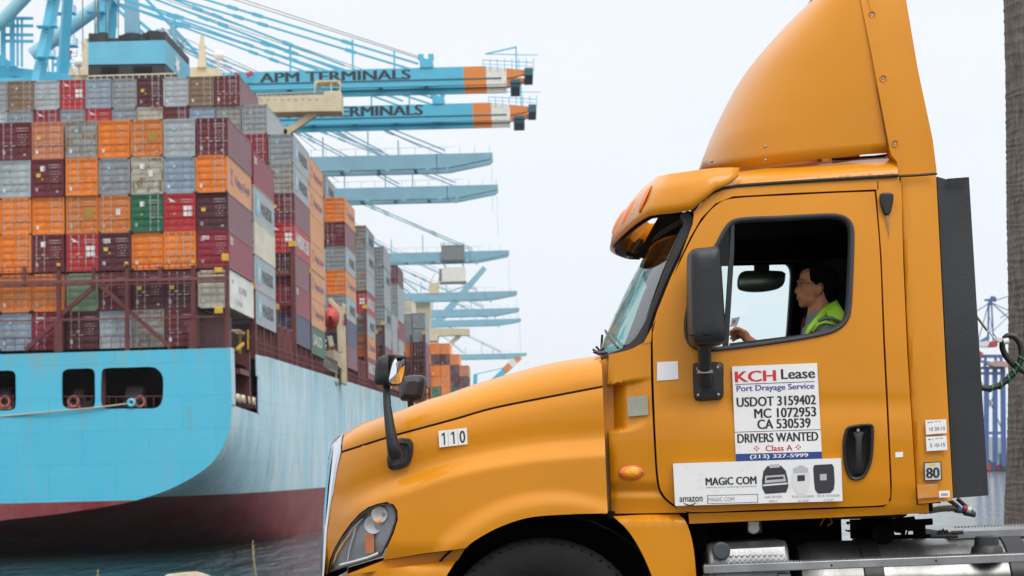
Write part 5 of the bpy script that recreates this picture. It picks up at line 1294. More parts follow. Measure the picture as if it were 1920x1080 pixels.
# interior
xr = P(1650, 600, YC).x
mb = MB(); zf = PZ(1500, 942, YC); zt = PZ(1500, 360, Y0 + .1)
mb.box((xr + .03, Y0 + .09, zf), (xr + .07, 2 * YC - Y0 - .09, zt + .06)); mb.box((P(1330, 400, Y0).x, 2 * YC - Y0 - .14, PZ(1450, 420, Y0 + .1)), (xr + .07, 2 * YC - Y0 - .10, zt + .05)); mb.box((P(1612, 400, Y0).x, 2 * YC - Y0 - .14, zf), (xr + .07, 2 * YC - Y0 - .105, zt + .04))
mb.box((P(1140, 900, Y0).x, Y0 + .09, zf - .04), (xr + .03, 2 * YC - Y0 - .09, zf))
# deep header over the far windows, rear pillars
mb.box((P(1330, 400, Y0).x, 2 * YC - Y0 - .22, PZ(1450, 415, Y0 + .1)), (xr, 2 * YC - Y0 - .10, zt))
mb.box((P(1622, 400, Y0).x, Y0 + .10, zf), (xr + .03, Y0 + .22, zt)); mb.box((P(1618, 400, Y0).x, 2 * YC - Y0 - .22, zf), (xr + .03, 2 * YC - Y0 - .1, zt))
mb.build('cab_lining', M_dark, T)
# dashboard
mb = MB(); dz = PZ(1250, 655, Y0 + .1)
mb.prism([(P(1150, 1000, YC).x, Y0 + .12, dz - .02), (P(1262, 1000, YC).x, Y0 + .12, dz - .0), (P(1300, 1000, YC).x, Y0 + .12, dz - .16), (P(1290, 1000, YC).x, Y0 + .12, dz - .6), (P(1150, 1000, YC).x, Y0 + .12, dz - .6)], (0, 2 * (YC - Y0) - .24, 0))
mb.build('dashboard', M_blk, T, bevel=.03)
# steering wheel
sw = P(1362, 655, 10.72); mb = MB(); ring_pts = []
ax = Vector((-.55, 0, .83)).normalized(); u = Vector((.83, 0, .55)); v_ = Vector((0, 1, 0))
for k in range(33): a_ = 2 * pi * k / 32; ring_pts.append(sw + Vector((.0, 0, -.18)) + (u * cos(a_) + v_ * sin(a_)) * .22)
mb.tube(ring_pts, .014, 8, caps=False)
hub = sw + Vector((0, 0, -.18)); mb.tube([hub - ax * -.0, hub + ax * .03], .06, 12)
for a_ in (0, 2.1, 4.2): mb.bar(hub, hub + (u * cos(a_) + v_ * sin(a_)) * .22, .03, .012)
mb.build('steering_wheel', M_blk, T, smooth=True)
# seats
def seat(yc):
    mb = MB(); x0 = P(1500, 600, YC).x; zs = PZ(1500, 800, YC)
    mb.box((x0 - .12, yc - .25, zs - .5), (x0 + .42, yc + .25, zs - .08))
    mb.prism([(x0 + .30, yc - .24, zs - .10), (x0 + .44, yc - .24, zs - .12), (x0 + .60, yc - .24, zs + .50), (x0 + .50, yc - .24, zs + .56)], (0, .48, 0))
    mb.prism([(x0 + .52, yc - .13, zs + .56), (x0 + .60, yc - .13, zs + .54), (x0 + .62, yc - .13, zs + .76), (x0 + .55, yc - .13, zs + .76)], (0, .26, 0))
    mb.build('seat', mat('seat_fabric', (.03, .03, .034), .9, bump=.2), T, bevel=.04)
seat(10.84); seat(11.95)
# passenger-side convex mirror seen through the window
mb = MB(); Ym = 12.05
MIR = cr_smooth([(1391, 512), (1420, 509), (1466, 510), (1471, 519), (1466, 535), (1448, 542), (1420, 545), (1396, 543), (1386, 536)])
def mird(px, py): return Ym - .03 + .05 * (((px - 1428) / 42.) ** 2 + ((py - 526) / 18.) ** 2) * .5
mm = panel('look_down_mirror', mat('mirror_glass', (.62, .65, .55), .4, .9), T, MIR, mird, rim=.05, step=6)
ring('mirror_rim', shrink(MIR, -1.6), MIR, M_blk, mm, mird, proud=.004, back=.06)
mb = MB(); mb.bar(P(1428, 497, Ym + .05), P(1428, 516, Ym + .05), .09, .03); mb.build('mirror_bracket', M_blk, mm)
# grab handle and red belt on the B pillar
mb = MB(); mb.tube([P(1510, 596, 12.2), P(1506, 612, 12.2), P(1504, 640, 12.2)], .012, 8); mb.build('seat_belt', mat('red_belt', (.35, .05, .02), .7), T, smooth=True)

# windscreen: wraps from side to side
sb = P(1196, 653, Y0 + .13); st = P(1290, 402, Y0 + .17); cb = P(1118, 657, YC); ct = P(1228, 402, YC)
def ws(u, t):      # u -1..1 across, t 0..1 up
    s = sb.lerp(st, t); c = cb.lerp(ct, t); yy = YC + (s.y - YC) * (-u) * -1
    yy = YC - (YC - s.y) * (-u if u < 0 else -u) * (1 if u < 0 else 1) if False else YC + (YC - s.y) * u
    x = c.x + (s.x - c.x) * abs(u) ** 1.7
    z = s.z * abs(u) + (s.z) * (1 - abs(u)) - .0
    bow = .02 * sin(pi * t)
    return Vector((x - bow, yy, z))
rows = [[ws(u, t) for t in np.linspace(0, 1, 10)] for u in np.sin(np.linspace(-pi / 2, pi / 2, 31))]
wsn = MB().grid(rows).build('windscreen', M_wglass, T, smooth=True, solid=.006)
# frame along it (rubber), near side drawn wide, base and top
WF = cr_smooth([(1276, 402), (1290, 399), (1298, 407), (1299, 428), (1284, 466), (1262, 524), (1234, 592), (1217, 626), (1200, 645), (1168, 661), (1138, 672), (1132, 667), (1160, 656), (1184, 641), (1200, 620), (1217, 586), (1250, 497), (1274, 440), (1282, 418), (1278, 409)], keep=(11,))
panel('windscreen_frame', M_rub, wsn, WF, lambda x, y: Y0 + .10 + .06 * sstep((1170 - x) / 40), rim=.05, step=6, mirror=YC)
mb = MB()
mb.tube([ws(u, -.0) + Vector((0, 0, -.005)) for u in np.linspace(-1, 1, 30)], .018, 8); mb.tube([ws(u, 1.) for u in np.linspace(-1, 1, 30)], .02, 8)
mb.build('windscreen_seal', M_rub, wsn, smooth=True)
# header board behind the top of the windscreen
mb = MB(); mb.grid([[ws(u, t) + Vector((.03, 0, 0)) for t in (.80 - .1 * abs(u), 1.0)] for u in np.linspace(-.99, .99, 21)]); mb.build('header_board', M_dark, T, solid=.02)
# wipers and clutter at the base
mb = MB()
for k, (x, y) in enumerate(((1112, 655), (1118, 650), (1124, 658))): mb.tube([P(x, y, YC - .9), P(x + 6, y + 7, YC - .88), P(x + 14, y + 4, YC - .9)], .006, 6)
a_ = ws(-.72, .03) + Vector((-.02, 0, .0)); b_ = ws(-.2, .22) + Vector((-.03, 0, 0)); mb.tube([a_, a_.lerp(b_, .5) + Vector((-.015, 0, .01)), b_], .007, 6)
mb.tube([P(1113, 658, YC - .9), P(1122, 662, YC - .9), P(1136, 661, YC - .9)], .012, 6); mb.mirror(YC)
mb.build('wiper', M_blk, T, smooth=True)

# sun visor: folded strip from side to side
def visor():
    # stations: plan fraction u (0 = rear end at the side, 1 = centre); top and lower edge
    near = [((1387, 316), (1384, 330), .085), ((1368, 315.5), (1368, 344.5), .065), ((1345, 316), (1340, 357), .05), ((1318, 318.5), (1318, 376), .045), ((1292, 322), (1297, 394), .045), ((1272, 325), (1266, 399.5), .06), ((1256, 327), (1240, 401.5), .09), ((1246, 329.5), (1216, 405), .14)]
    rows = [[P(a[0], a[1], Y0 + d + .05), P(a[0] * .6 + b[0] * .4 - .5, a[1] * .6 + b[1] * .4, Y0 + d + .015), P(a[0] * .25 + b[0] * .75 - 1, a[1] * .25 + b[1] * .75, Y0 + d - .005), P(b[0], b[1], Y0 + d)] for a, b, d in near]
    last = rows[-1]; zt = last[0].z + .01; xt = last[0].x; zb = last[3].z; xb = last[3].x
    for k in range(1, 12):
        t = k / 11.; ang = t * pi / 2
        y = last[3].y + (YC - last[3].y) * (1 - (1 - t) ** 1.25)
        bx = xb - .145 * sin(ang) ** .8; bz = zb - .045 * sin(ang); tx = xt - .075 * sin(ang) ** .8; tz = zt + .03 * t
        tyy = last[0].y + (YC - last[0].y) * (1 - (1 - t) ** 1.25)
        tp = Vector((tx, tyy, tz)); bp = Vector((bx, y, bz)); m1 = tp.lerp(bp, .4) + Vector((-.02, 0, .012)); m2 = tp.lerp(bp, .8) + Vector((-.022, 0, .004))
        rows.append([tp, m1, m2, bp])
    full = rows + [[Vector((p.x, 2 * YC - p.y, p.z)) for p in r] for r in reversed(rows[:-1])]
    o = MB().grid(full).build('sun_visor', M_or, T, smooth=True, ang=50, solid=.012)
    # brackets and dark lining under it
    inn = [[p + Vector((.02, .0, -.0)) + Vector((0, .02 if p.y < YC else -.02, -.012)) for p in r[1:]] for r in full[6:-6]]
    MB().grid(inn).build('visor_lining', mat('smoked_acrylic', (.02, .012, .008), .12), o, smooth=True)
    bk = MB()
    for s in (-1, 1):
        for yo in (.45, .85):
            y = YC + s * yo; bk.bar((xb + .02, y, zb + .09), (ct.x - .02, y, ct.z + .02), .02, .05)
    bk.build('visor_bracket', M_or, o)
    am = mat('amber_lens', (.75, .16, .008), .18, coat=.5, spec=.6)
    for j, t in enumerate((.10, .46, 1.0)):
        for s in ((-1, 1) if t < 1 else (1,)):
            ang = t * pi / 2; r = rows[7 + int(round(t * 11))]
            c = r[0].lerp(r[3], .56) + Vector((-.020, 0, .010)); d = (r[3] - r[0]).normalized(); n = Vector((d.z, 0, -d.x)) * -1
            if n.z < 0: n = -n
            if s > 0: c.y = 2 * YC - c.y
            l = MB(); vs = []
            for k in range(0, 6):
                f = k / 5.; rr = cos(f * pi / 2)
                vs.append([c + d * cos(a2_) * .085 * rr + Vector((0, sin(a2_) * .045 * rr, 0)) + n * (.022 * sin(f * pi / 2)) for a2_ in np.linspace(0, 2 * pi, 17)[:-1]])
            l.grid(vs, wrap=True); l.build('marker_light', am, o, smooth=True, fix=False)
visor()

# roof fairing
FR = [(-48, 1640), (-40, 1612), (-20, 1585), (0, 1551), (17, 1527), (56, 1477), (105, 1428.5), (158, 1386), (225, 1350.5), (278, 1328), (317, 1313.5)]
FR = [(b, a) for a, b in cr_smooth([(b, a) for a, b in FR], closed=False, sub=8)]
REAR = [(-48, 1602), (0, 1613.5), (92, 1632), (275, 1667), (300, 1670)]
def fairing():
    rows = []; zz = []; Yf = Y0 + .16; Yr = Y0 + .14
    for j, py in enumerate(list(np.linspace(322, -36, 34)) + [-42, -46]):
        xf = interp(py, sorted(FR)); xr_ = interp(py, REAR) + 6
        tw = .0 + .11 * (max(0, 322 - py) / 370.) ** 2
        z0 = PZ(1500, py + (1500 - 1500) * 0, YC)
        # heights keep the slight slope of the cab: the base rises to the rear
        fx = P(xf, py, YC).x; rx = P(xr_, py, Yr).x; hw = YC - Yr - tw; row = []
        fz = P(xf, py, YC).z; rz = P(xr_, py, Yr).z
        base_lift = 0
        a = min(.95, rx - fx)
        for k in range(25):
            t = k / 24.
            if t < .7:
                th = (t / .7) * pi / 2; n_ = 2.0 / 2.7
                x = fx + a * (1 - cos(th) ** n_) if cos(th) > 0 else fx + a; y = hw * .985 * sin(th) ** n_
            else:
                x = fx + a + (rx - fx - a) * ((t - .7) / .3); y = hw * (.985 + .015 * (t - .7) / .3)
            # near side point is kept at the traced height
            z = fz
            row.append(Vector((x, YC - y, z)))
        rows.append(row)
    # bottom edge follows the roof: shift lowest rows
    for j in range(3):
        for k, p in enumerate(rows[j]):
            base = P(960 + (p.x * FPX / p.y) * 1.0, 0, p.y)
            px = 960 + p.x * FPX / p.y
            yb = interp(px, [(1313, 317), (1389, 315), (1500, 304), (1593, 294), (1667, 287)]) - 1
            zt_ = PZ(px, yb, p.y if p.y < Y0 + .5 else p.y)
            if j == 0: p.z = max(zt_, rows[3][k].z - .2) if p.y < YC - .1 else p.z
            else: p.z = rows[0][k].z + (rows[3][k].z - rows[0][k].z) * j / 3
    full = [r[::-1] + [Vector((p.x, 2 * YC - p.y, p.z)) for p in r[1:]] for r in rows]
    o = MB().grid(full).build('roof_fairing', M_or, T, smooth=True, ang=50, solid=.012)
    top = rows[-1]; MB().add([p for p in full[-1]], [tuple(range(len(full[-1])))]).build('fairing_cap', M_or, o, fix=False, solid=.01)
    return o
fa = fairing()
def strd(px, py): return Y0 + .115 + .10 * (max(0, 322 - py) / 370.) ** 2 + .02 * sstep((1690 - px - (330 - py) * .17) / -60)
STR = [(1606, -45), (1613.5, 0), (1632.5, 92), (1650, 184), (1667.5, 275), (1671, 290), (1682, 303), (1684.5, 328), (1720, 326), (1756.5, 322.5), (1749, 262), (1721, 130), (1699, 0), (1692, -45)]
sfp = panel('fairing_wing', M_or, T, STR, strd, rim=.10, step=9, mirror=YC)
mb = MB(); mb.tube([P(x - 1, y, Y0 + .145 + .09 * (max(0, 322 - y) / 370.) ** 2) for x, y in ((1608, -30), (1613.5, 0), (1632.5, 92), (1650, 184), (1667.5, 275))], .008, 6); mb.build('wing_seam', mat('brown_seam', (.10, .035, .01), .8), sfp, smooth=True)  # brown bead following the seam beside the fairing
for x, y in ((1635, 27), (1656, 147), (1678, 269)):
    d = strd(x, y); c = P(x, y, d)
    MB().lathe([(.019, -.002), (.017, -.006), (.012, -.004), (.0105, .0)], c, 'Y', 16).build('screw_cup', M_or, sfp, smooth=True)
    MB().lathe([(.0, -.004), (.008, -.0045), (.010, -.002), (.010, .002)], c, 'Y', 12).build('screw', M_bolt, sfp, smooth=True)
mb = MB(); mb.tube([P(x, y + 2, Y0 + .06) for x, y in ((1684, 329), (1720, 327), (1757, 324))], .006, 6); mb.build('wing_joint', M_seam, sfp)
mb = MB()
for x, y in ((1435, 274.5), (1436, 300), (1335, 302)):
    # rivets sit on the fairing skin
    dep = bpy.context.evaluated_depsgraph_get() if False else None
    yy = Y0 + .17 if x > 1400 else Y0 + .62
    mb.lathe([(0, -.006), (.005, -.005), (.008, 0), (.008, .02)], P(x, y, yy), 'Y', 10)
mb.build('rivet', M_bolt, fa, smooth=True)
# black gasket in the gap under the fairing
mb = MB(); mb.tube([P(x, y, Y0 + .3) for x, y in ((1560, 299), (1640, 294), (1668, 290))], .008, 6); mb.build('fairing_gasket', M_seam, fa)

# ---- bonnet
HT = [(644, 812), (655, 804), (671, 795), (718, 779), (741, 771), (800, 749), (832, 740), (900, 717), (1000, 689), (1060, 676), (1110, 669), (1129, 667)]
CRS = [(641, 847.5), (721, 822), (756, 812), (854, 785.5), (926, 765), (1046, 741), (1130, 725)]
CHL = [(643, 945), (674, 927), (721, 907), (769, 891), (832, 869), (895, 853), (989, 837), (1060, 830), (1145, 824)]
ARC = [(820, 1100), (833, 1080), (851, 1054), (873, 1028), (895, 1010.5), (936, 988.5), (989, 971), (1052, 965), (1143, 963)]
CRS = cr_smooth(CRS, closed=False, sub=6); ARC = cr_smooth(ARC, closed=False, sub=6); CHL = cr_smooth(CHL, closed=False, sub=6); HT = cr_smooth(HT, closed=False, sub=5)
def hood_in(px):  # plan shape: how far the side lies inboard
    d = .05 + .10 * max(0, (1130 - px) / 490.) ** 1.1
    t = max(0, (800 - px) / 200.); d += .42 * t ** 3.0
    return d
def hoodd(px, py):
    d = Y0 + hood_in(px)
    yc_ = interp(px, CHL); k = sstep((py - yc_ + 5) / 38.)
    amp = .075 * sstep((px - 600) / 120) 
    d -= amp * k
    d += .006 * math.exp(-((py - yc_ + 14) / 18.) ** 2)
    # flare round the arch: distance from its centre
    r = math.hypot(px - 1040, (py - 1214) * 1.0)
    if px > 780: 
        d -= .032 * sstep((298 - r) / 34.) * sstep((px - 780) / 60) * (1 - .3 * sstep((px - 1000) / 140))
        d += .0 
    d += .04 * sstep((py - 1012) / 60.)
    # shoulder: turns in toward the crease
    yk = interp(px, CRS); d += .03 * sstep((yk + 45 - py) / 60.) ** 2
    return d
HNDL = cr_smooth([(1584, 808), (1590, 800), (1606, 796), (1628, 794), (1637, 797), (1639, 810), (1638, 840), (1635, 865), (1628, 884), (1618, 897), (1604, 901), (1592, 896), (1585, 880), (1581, 860), (1580, 830)], sub=4)
HL = cr_smooth([(617, 1074), (621, 1051), (630, 1027), (643, 1007), (659, 984), (676, 966), (692, 954), (708, 947.5), (724, 944.5), (735, 948), (742, 958), (743, 974), (735, 1000), (724, 1025), (716, 1042), (695, 1050), (672, 1057), (641, 1066)], keep=(0, 14))
SIDE = [(x, y + 2) for x, y in CRS] + [ (1133, 800), (1136, 880), (1139.5, 962)] + [(1120, 962.8), (1086, 963.5)] + [(x, y) for x, y in reversed(ARC) if 1080 > x > 876] + [(873, 1028), (800, 1037), (750, 1045), (719, 1050)] + \
       [(725, 1028), (738, 1000), (746, 974), (745, 957), (738, 946), (725, 941), (708, 944.5), (690, 951), (674, 963), (657, 981.5), (640, 1005), (627.5, 1026), (618, 1051), (614, 1076), (610, 1078), (614.6, 992), (620, 955), (627, 916), (633, 880)]
hs = panel('bonnet', M_or, T, SIDE, hoodd, rim=.05, step=6, mirror=YC, ang=60)
# top of the bonnet
rows = []
hx = sorted(set([641.5] + list(np.linspace(648, 1130, 44))))
for px in hx:
    yc_ = interp(px, CRS) - 2.2; yt = interp(px, HT); d0 = hoodd(px, yc_ + 2); rr = .30
    row = []
    A = P(px, yc_, d0); 
    ztop = P(px, yt, d0 + rr * .9).z
    if px < 700: ztop = P(px, yt, d0 + .25).z
    for k in range(15):
        a = (k / 14.) * pi / 2
        row.append(Vector((A.x, A.y + rr * (1 - cos(a)) ** 1.15, A.z + (ztop - A.z) * sin(a) ** 1.1)))
    row.append(Vector((A.x, YC - .3, ztop + .004))); row.append(Vector((A.x, YC, ztop + .012)))
    row = [row[0] + Vector((0, .05, 0))] + row
    rows.append(row)
full = [r + [Vector((p.x, 2 * YC - p.y, p.z)) for p in r[-2::-1]] for r in rows]
MB().grid(full).build('bonnet_lid', M_or, hs, smooth=True, ang=60, fix=True)
mb = MB(); mb.tube([P(x, y - .2, hoodd(x, y) + .010) for x, y in CRS], .004, 6); mb.mirror(YC); mb.build('lid_seam', M_seam, hs)
# inner arch (dark) and engine block volume
mb = MB(); rows = []
for k in range(25):
    a = pi * (-.12) + (pi * 1.24) * k / 24; c = (1022, 1225)
    x = c[0] + 262 * cos(a); y = c[1] - 262 * sin(a)
    rows.append([P(x, y, Y0 + .12), P(x, y, Y0 + .12).lerp(P(x, y, Y0 + .12), 1) + Vector((0, .62, 0))])
mb.grid(rows); mb.mirror(YC); mb.build('wheel_arch_liner', M_dark, T, solid=.01)
mb = MB(); mb.box((P(760, 1000, YC).x, YC - .45, .45), (P(1290, 1000, YC).x, YC + .45, PZ(1000, 800, YC) - .1)); mb.build('engine', M_dark, T)
for s in (0, 1):
    mb = MB(); mb.box((P(790, 1000, Y0).x, (Y0 + .55 if not s else 2 * YC - Y0 - .6), .5), (P(1300, 1000, Y0).x, (Y0 + .6 if not s else 2 * YC - Y0 - .55), PZ(1000, 955, Y0 + .5))); mb.build('splash_panel', M_dark, T)

# chrome surround and grille
CO = [(640, 815), (633, 819), (627, 824), (621, 832), (617, 850), (612, 897), (608, 940), (605, 979), (602, 1030), (599.5, 1090)]
CI = [(644.5, 812), (643, 822), (641.5, 836), (640, 850), (633, 882), (627, 918), (620, 957), (614.6, 994), (612, 1040), (608, 1090)]
def strip(a, b, m, name, parent, d1, d2, n=30, mir=YC, bul=.02):
    rows = []
    for k in range(n + 1):
        t = k / n * (len(a) - 1); i = min(int(t), len(a) - 2); f = t - i
        pa = (a[i][0] + (a[i + 1][0] - a[i][0]) * f, a[i][1] + (a[i + 1][1] - a[i][1]) * f); pb = (b[i][0] + (b[i + 1][0] - b[i][0]) * f, b[i][1] + (b[i + 1][1] - b[i][1]) * f)
        r = []
        for j in range(9):
            g = j / 8.; q = (pb[0] + (pa[0] - pb[0]) * sin(g * pi / 2), pb[1] + (pa[1] - pb[1]) * g)
            r.append(P(q[0], q[1], d2 + (d1 - d2) * (1 - cos(g * pi / 2)) - bul * sin(g * pi)))
        r = [r[0] + Vector((0, .02, 0))] + r + [r[-1] + Vector((.05, .02, 0))]
        rows.append(r)
    mb = MB().grid(rows)
    if mir: mb.mirror(mir)
    return mb.build(name, m, parent, smooth=True, ang=70)
gr = strip(CO, CI, M_chr, 'grille_surround', T, Y0 + .74, Y0 + .50)
mb = MB(); mb.tube([P(x, y, Y0 + .485) for x, y in [(625, 836), (621, 870), (616, 915), (613, 950), (609.5, 985)]], [.001, .004, .005, .004, .001], 6); mb.build('surround_groove', M_blk, gr)
mb = MB(); x0 = P(616, 900, YC).x
for k in range(14):
    z = PZ(610, 860 + k * 17, Y0 + .7); xx = P(interp(860 + k * 17, [(p[1], p[0]) for p in CO]) + 5, 900, Y0 + .7).x
    mb.bar((xx, Y0 + .72, z), (xx, 2 * YC - Y0 - .72, z), .03, .02)
mb.build('grille', M_blk, T)
mb = MB(); mb.add([P(640, 818, Y0 + .6), P(612, 1090, Y0 + .6), P(612, 1090, Y0 + .6) + Vector((0, 1.16, 0)), P(640, 818, Y0 + .6) + Vector((0, 1.16, 0))], [(0, 1, 2, 3)]); mb.build('radiator', M_dark, T, solid=.03)

# bumper below the side
def bumpd(px, py): return Y0 + hood_in(max(px, 600)) - .05 - .0 + .035 * sstep((1066 - py) / 10)
BMP = [(612, 1088), (660, 1078), (719, 1068), (800, 1057), (856, 1050), (840, 1075), (815, 1120), (798, 1180), (795, 1290), (606, 1290), (604, 1180)]
panel('bumper', M_or, T, BMP, bumpd, rim=.08, step=12, mirror=YC)
mb = MB(); mb.prism([P(x, y, Y0 + .13) for x, y in ((645, 1079), (719, 1051), (800, 1038), (872, 1029), (858, 1051), (719, 1069))], (0, .03, 0)); mb.build('bumper_gap', M_or, T)
mb = MB(); mb.box((P(606, 1100, YC).x, Y0 + .5, PZ(606, 1290, YC)), (P(630, 1100, YC).x, 2 * YC - Y0 - .5, PZ(606, 1090, YC))); mb.build('bumper_centre', M_or, T)

# headlight
def hld(px, py): return hoodd(px, py) - .003 - .012 * sin(min(1, max(0, (px - 615) / 128.)) * pi)
def headlight():
    inner = shrink(HL, 3)
    hbk = panel('headlight', mat('headlight_bowl', (.30, .31, .33), .35, .3), T, HL, lambda x, y: hoodd(x, y) + .05, rim=.02, step=8)
    panel('lens', mat('clear_lens', (.93, .94, .95), trans=True), hbk, inner, hld, rim=.01, step=7)
    ring('lens_seal', HL, inner, M_rub, hbk, lambda x, y: hoodd(x, y), proud=.003, back=.03)
    # reflector bowls, chrome brow, indicator bulb, side reflector
    for (x, y, r) in ((712, 965, .042), (700, 985, .045)):
        c = P(x, y, hoodd(x, y) + .035); MB().lathe([(.0, .012), (r * .4, .008), (r * .8, -.002), (r * .95, -.012), (r, -.006), (r, .02)], c, 'Y', 20).build('reflector_bowl', mat('silver_bowl', (.62, .63, .65), .4, .1), hbk, smooth=True)
    c = P(709, 977, hoodd(709, 977) + .02); MB().lathe([(0, -.02), (.011, -.015), (.014, 0), (.012, .02)], c, 'Y', 12).build('indicator_bulb', mat('amber_bulb', (.85, .30, .02), .2, emis=(.25, .06, .0)), hbk, smooth=True)
    MB().prism([P(x, y, hoodd(x, y) + .03) for x, y in ((683, 1001), (701, 1002), (702, 1037), (686, 1039))], (0, .012, 0)).build('side_reflector', mat('orange_reflector', (.70, .24, .10), .35), hbk, bevel=.003)
    mb = MB()
    mb.tube([P(x, y, hoodd(x, y) + .03) for x, y in ((624, 1060), (631, 1036), (645, 1012), (662, 990), (680, 972))], [.004, .012, .016, .014, .004], 8)
    mb.tube([P(x, y, hoodd(x, y) + .02) for x, y in ((640, 1060), (664, 1054), (690, 1047), (712, 1038))], .012, 8)
    mb.tube([P(x, y, hoodd(x, y) + .03) for x, y in ((652, 1050), (655, 1030), (662, 1005), (668, 985))], .005, 6)
    mb.build('chrome_brow', M_chr, hbk, smooth=True)
headlight()
mbf = panel_mb(HL, lambda x, y: hoodd(x, y), rim=.02, step=16); one = MB(); one.add([Vector((p.x, 2 * YC - p.y, p.z)) for p in mbf.v], [f[::-1] for f in mbf.f]); one.build('headlight', mat('headlight_bowl', (.24, .25, .27)), T, smooth=True, fix=False)

# ---- big mirror
def bigmirror(sgn=1):
    def yy(y): return y if sgn > 0 else 2 * YC - y
    Yn = 9.93
    out = cr_smooth([(1291, 488), (1294, 472), (1302, 467), (1322, 465), (1340, 463), (1347, 467), (1350, 480), (1354, 540), (1358, 600), (1361, 634), (1356, 644), (1342, 648), (1320, 649), (1303, 648), (1295, 640), (1292, 615), (1291, 550)], sub=5)
    mid = [P(x, y, Yn + .10) for x, y in out]; cen = sum(mid, Vector()) / len(mid)
    rows = []
    for s, dy in ((.90, .22), (1.0, .20), (1.0, .10), (.985, .05), (.93, .02), (.80, .003), (.5, -.004), (.2, -.006)):
        rows.append([Vector((cen.x + (p.x - cen.x) * s, yy(Yn + dy), cen.z + (p.z - cen.z) * (1 - (1 - s) * .55))) for p in mid])
    mb = MB().grid(rows, wrap=True); mb.add(rows[-1], [tuple(range(len(mid)))]); mb.add(rows[0], [tuple(range(len(mid)))])
    h = mb.build('wing_mirror', M_blk, T, smooth=True, ang=50)
    mb = MB(); a = [P(1292.5, 629, Yn + .02), P(1325, 628, Yn - .004), P(1360, 625, Yn + .02)]
    for p in a: p.y = yy(p.y)
    mb.tube(a, .003, 6); mb.build('housing_joint', M_dark, h)
    mb = MB(); pts = [P(1320, 640, Yn + .12), P(1320.5, 665, Yn + .13), P(1322, 700, Y0 - .09), P(1325, 718, Y0 - .05)]
    for p in pts: p.y = yy(p.y)
    mb.tube(pts, [.036, .034, .034, .036], 14); mb.build('mirror_arm', M_blk, h, smooth=True)
    pl = cr_smooth([(1299, 688), (1303, 681), (1315, 680), (1340, 679), (1352, 680), (1356, 688), (1356, 715), (1356, 740), (1350, 749), (1330, 751), (1310, 752), (1302, 747), (1300, 730)])
    mb = MB(); rows = []
    c_ = P(1328, 716, Y0 - .03)
    for s, dy in ((1, .04), (1, -.015), (.93, -.028), (.6, -.034), (.2, -.036)):
        rows.append([Vector((c_.x + (q.x - c_.x) * s, yy(Y0 + dy), c_.z + (q.z - c_.z) * s)) for q in [P(x, y, Y0) for x, y in pl]])
    mb.grid(rows, wrap=True); mb.add(rows[-1], [tuple(range(len(pl)))]); b_ = mb.build('mirror_base', M_blk, h, smooth=True, ang=50)
    if sgn > 0:
        for x, y in ((1309, 741), (1347, 740), (1308, 692), (1345, 689)):
            MB().lathe([(0, -.008), (.007, -.006), (.009, .002)], P(x, y, Y0 - .035), 'Y', 10).build('bolt', M_bolt, T, smooth=True)
        MB().lathe([(.037, -.01), (.041, -.008), (.041, .008), (.037, .01)], P(1322, 697, Y0 - .09), 'Z', 18).build('arm_clamp', M_bolt, T, smooth=True)
    # glass on its rear face
    mb = MB(); a = [P(1354, 480, Yn + .06), P(1361, 625, Yn + .06)]
    return h
bigmirror(1); bigmirror(-1)

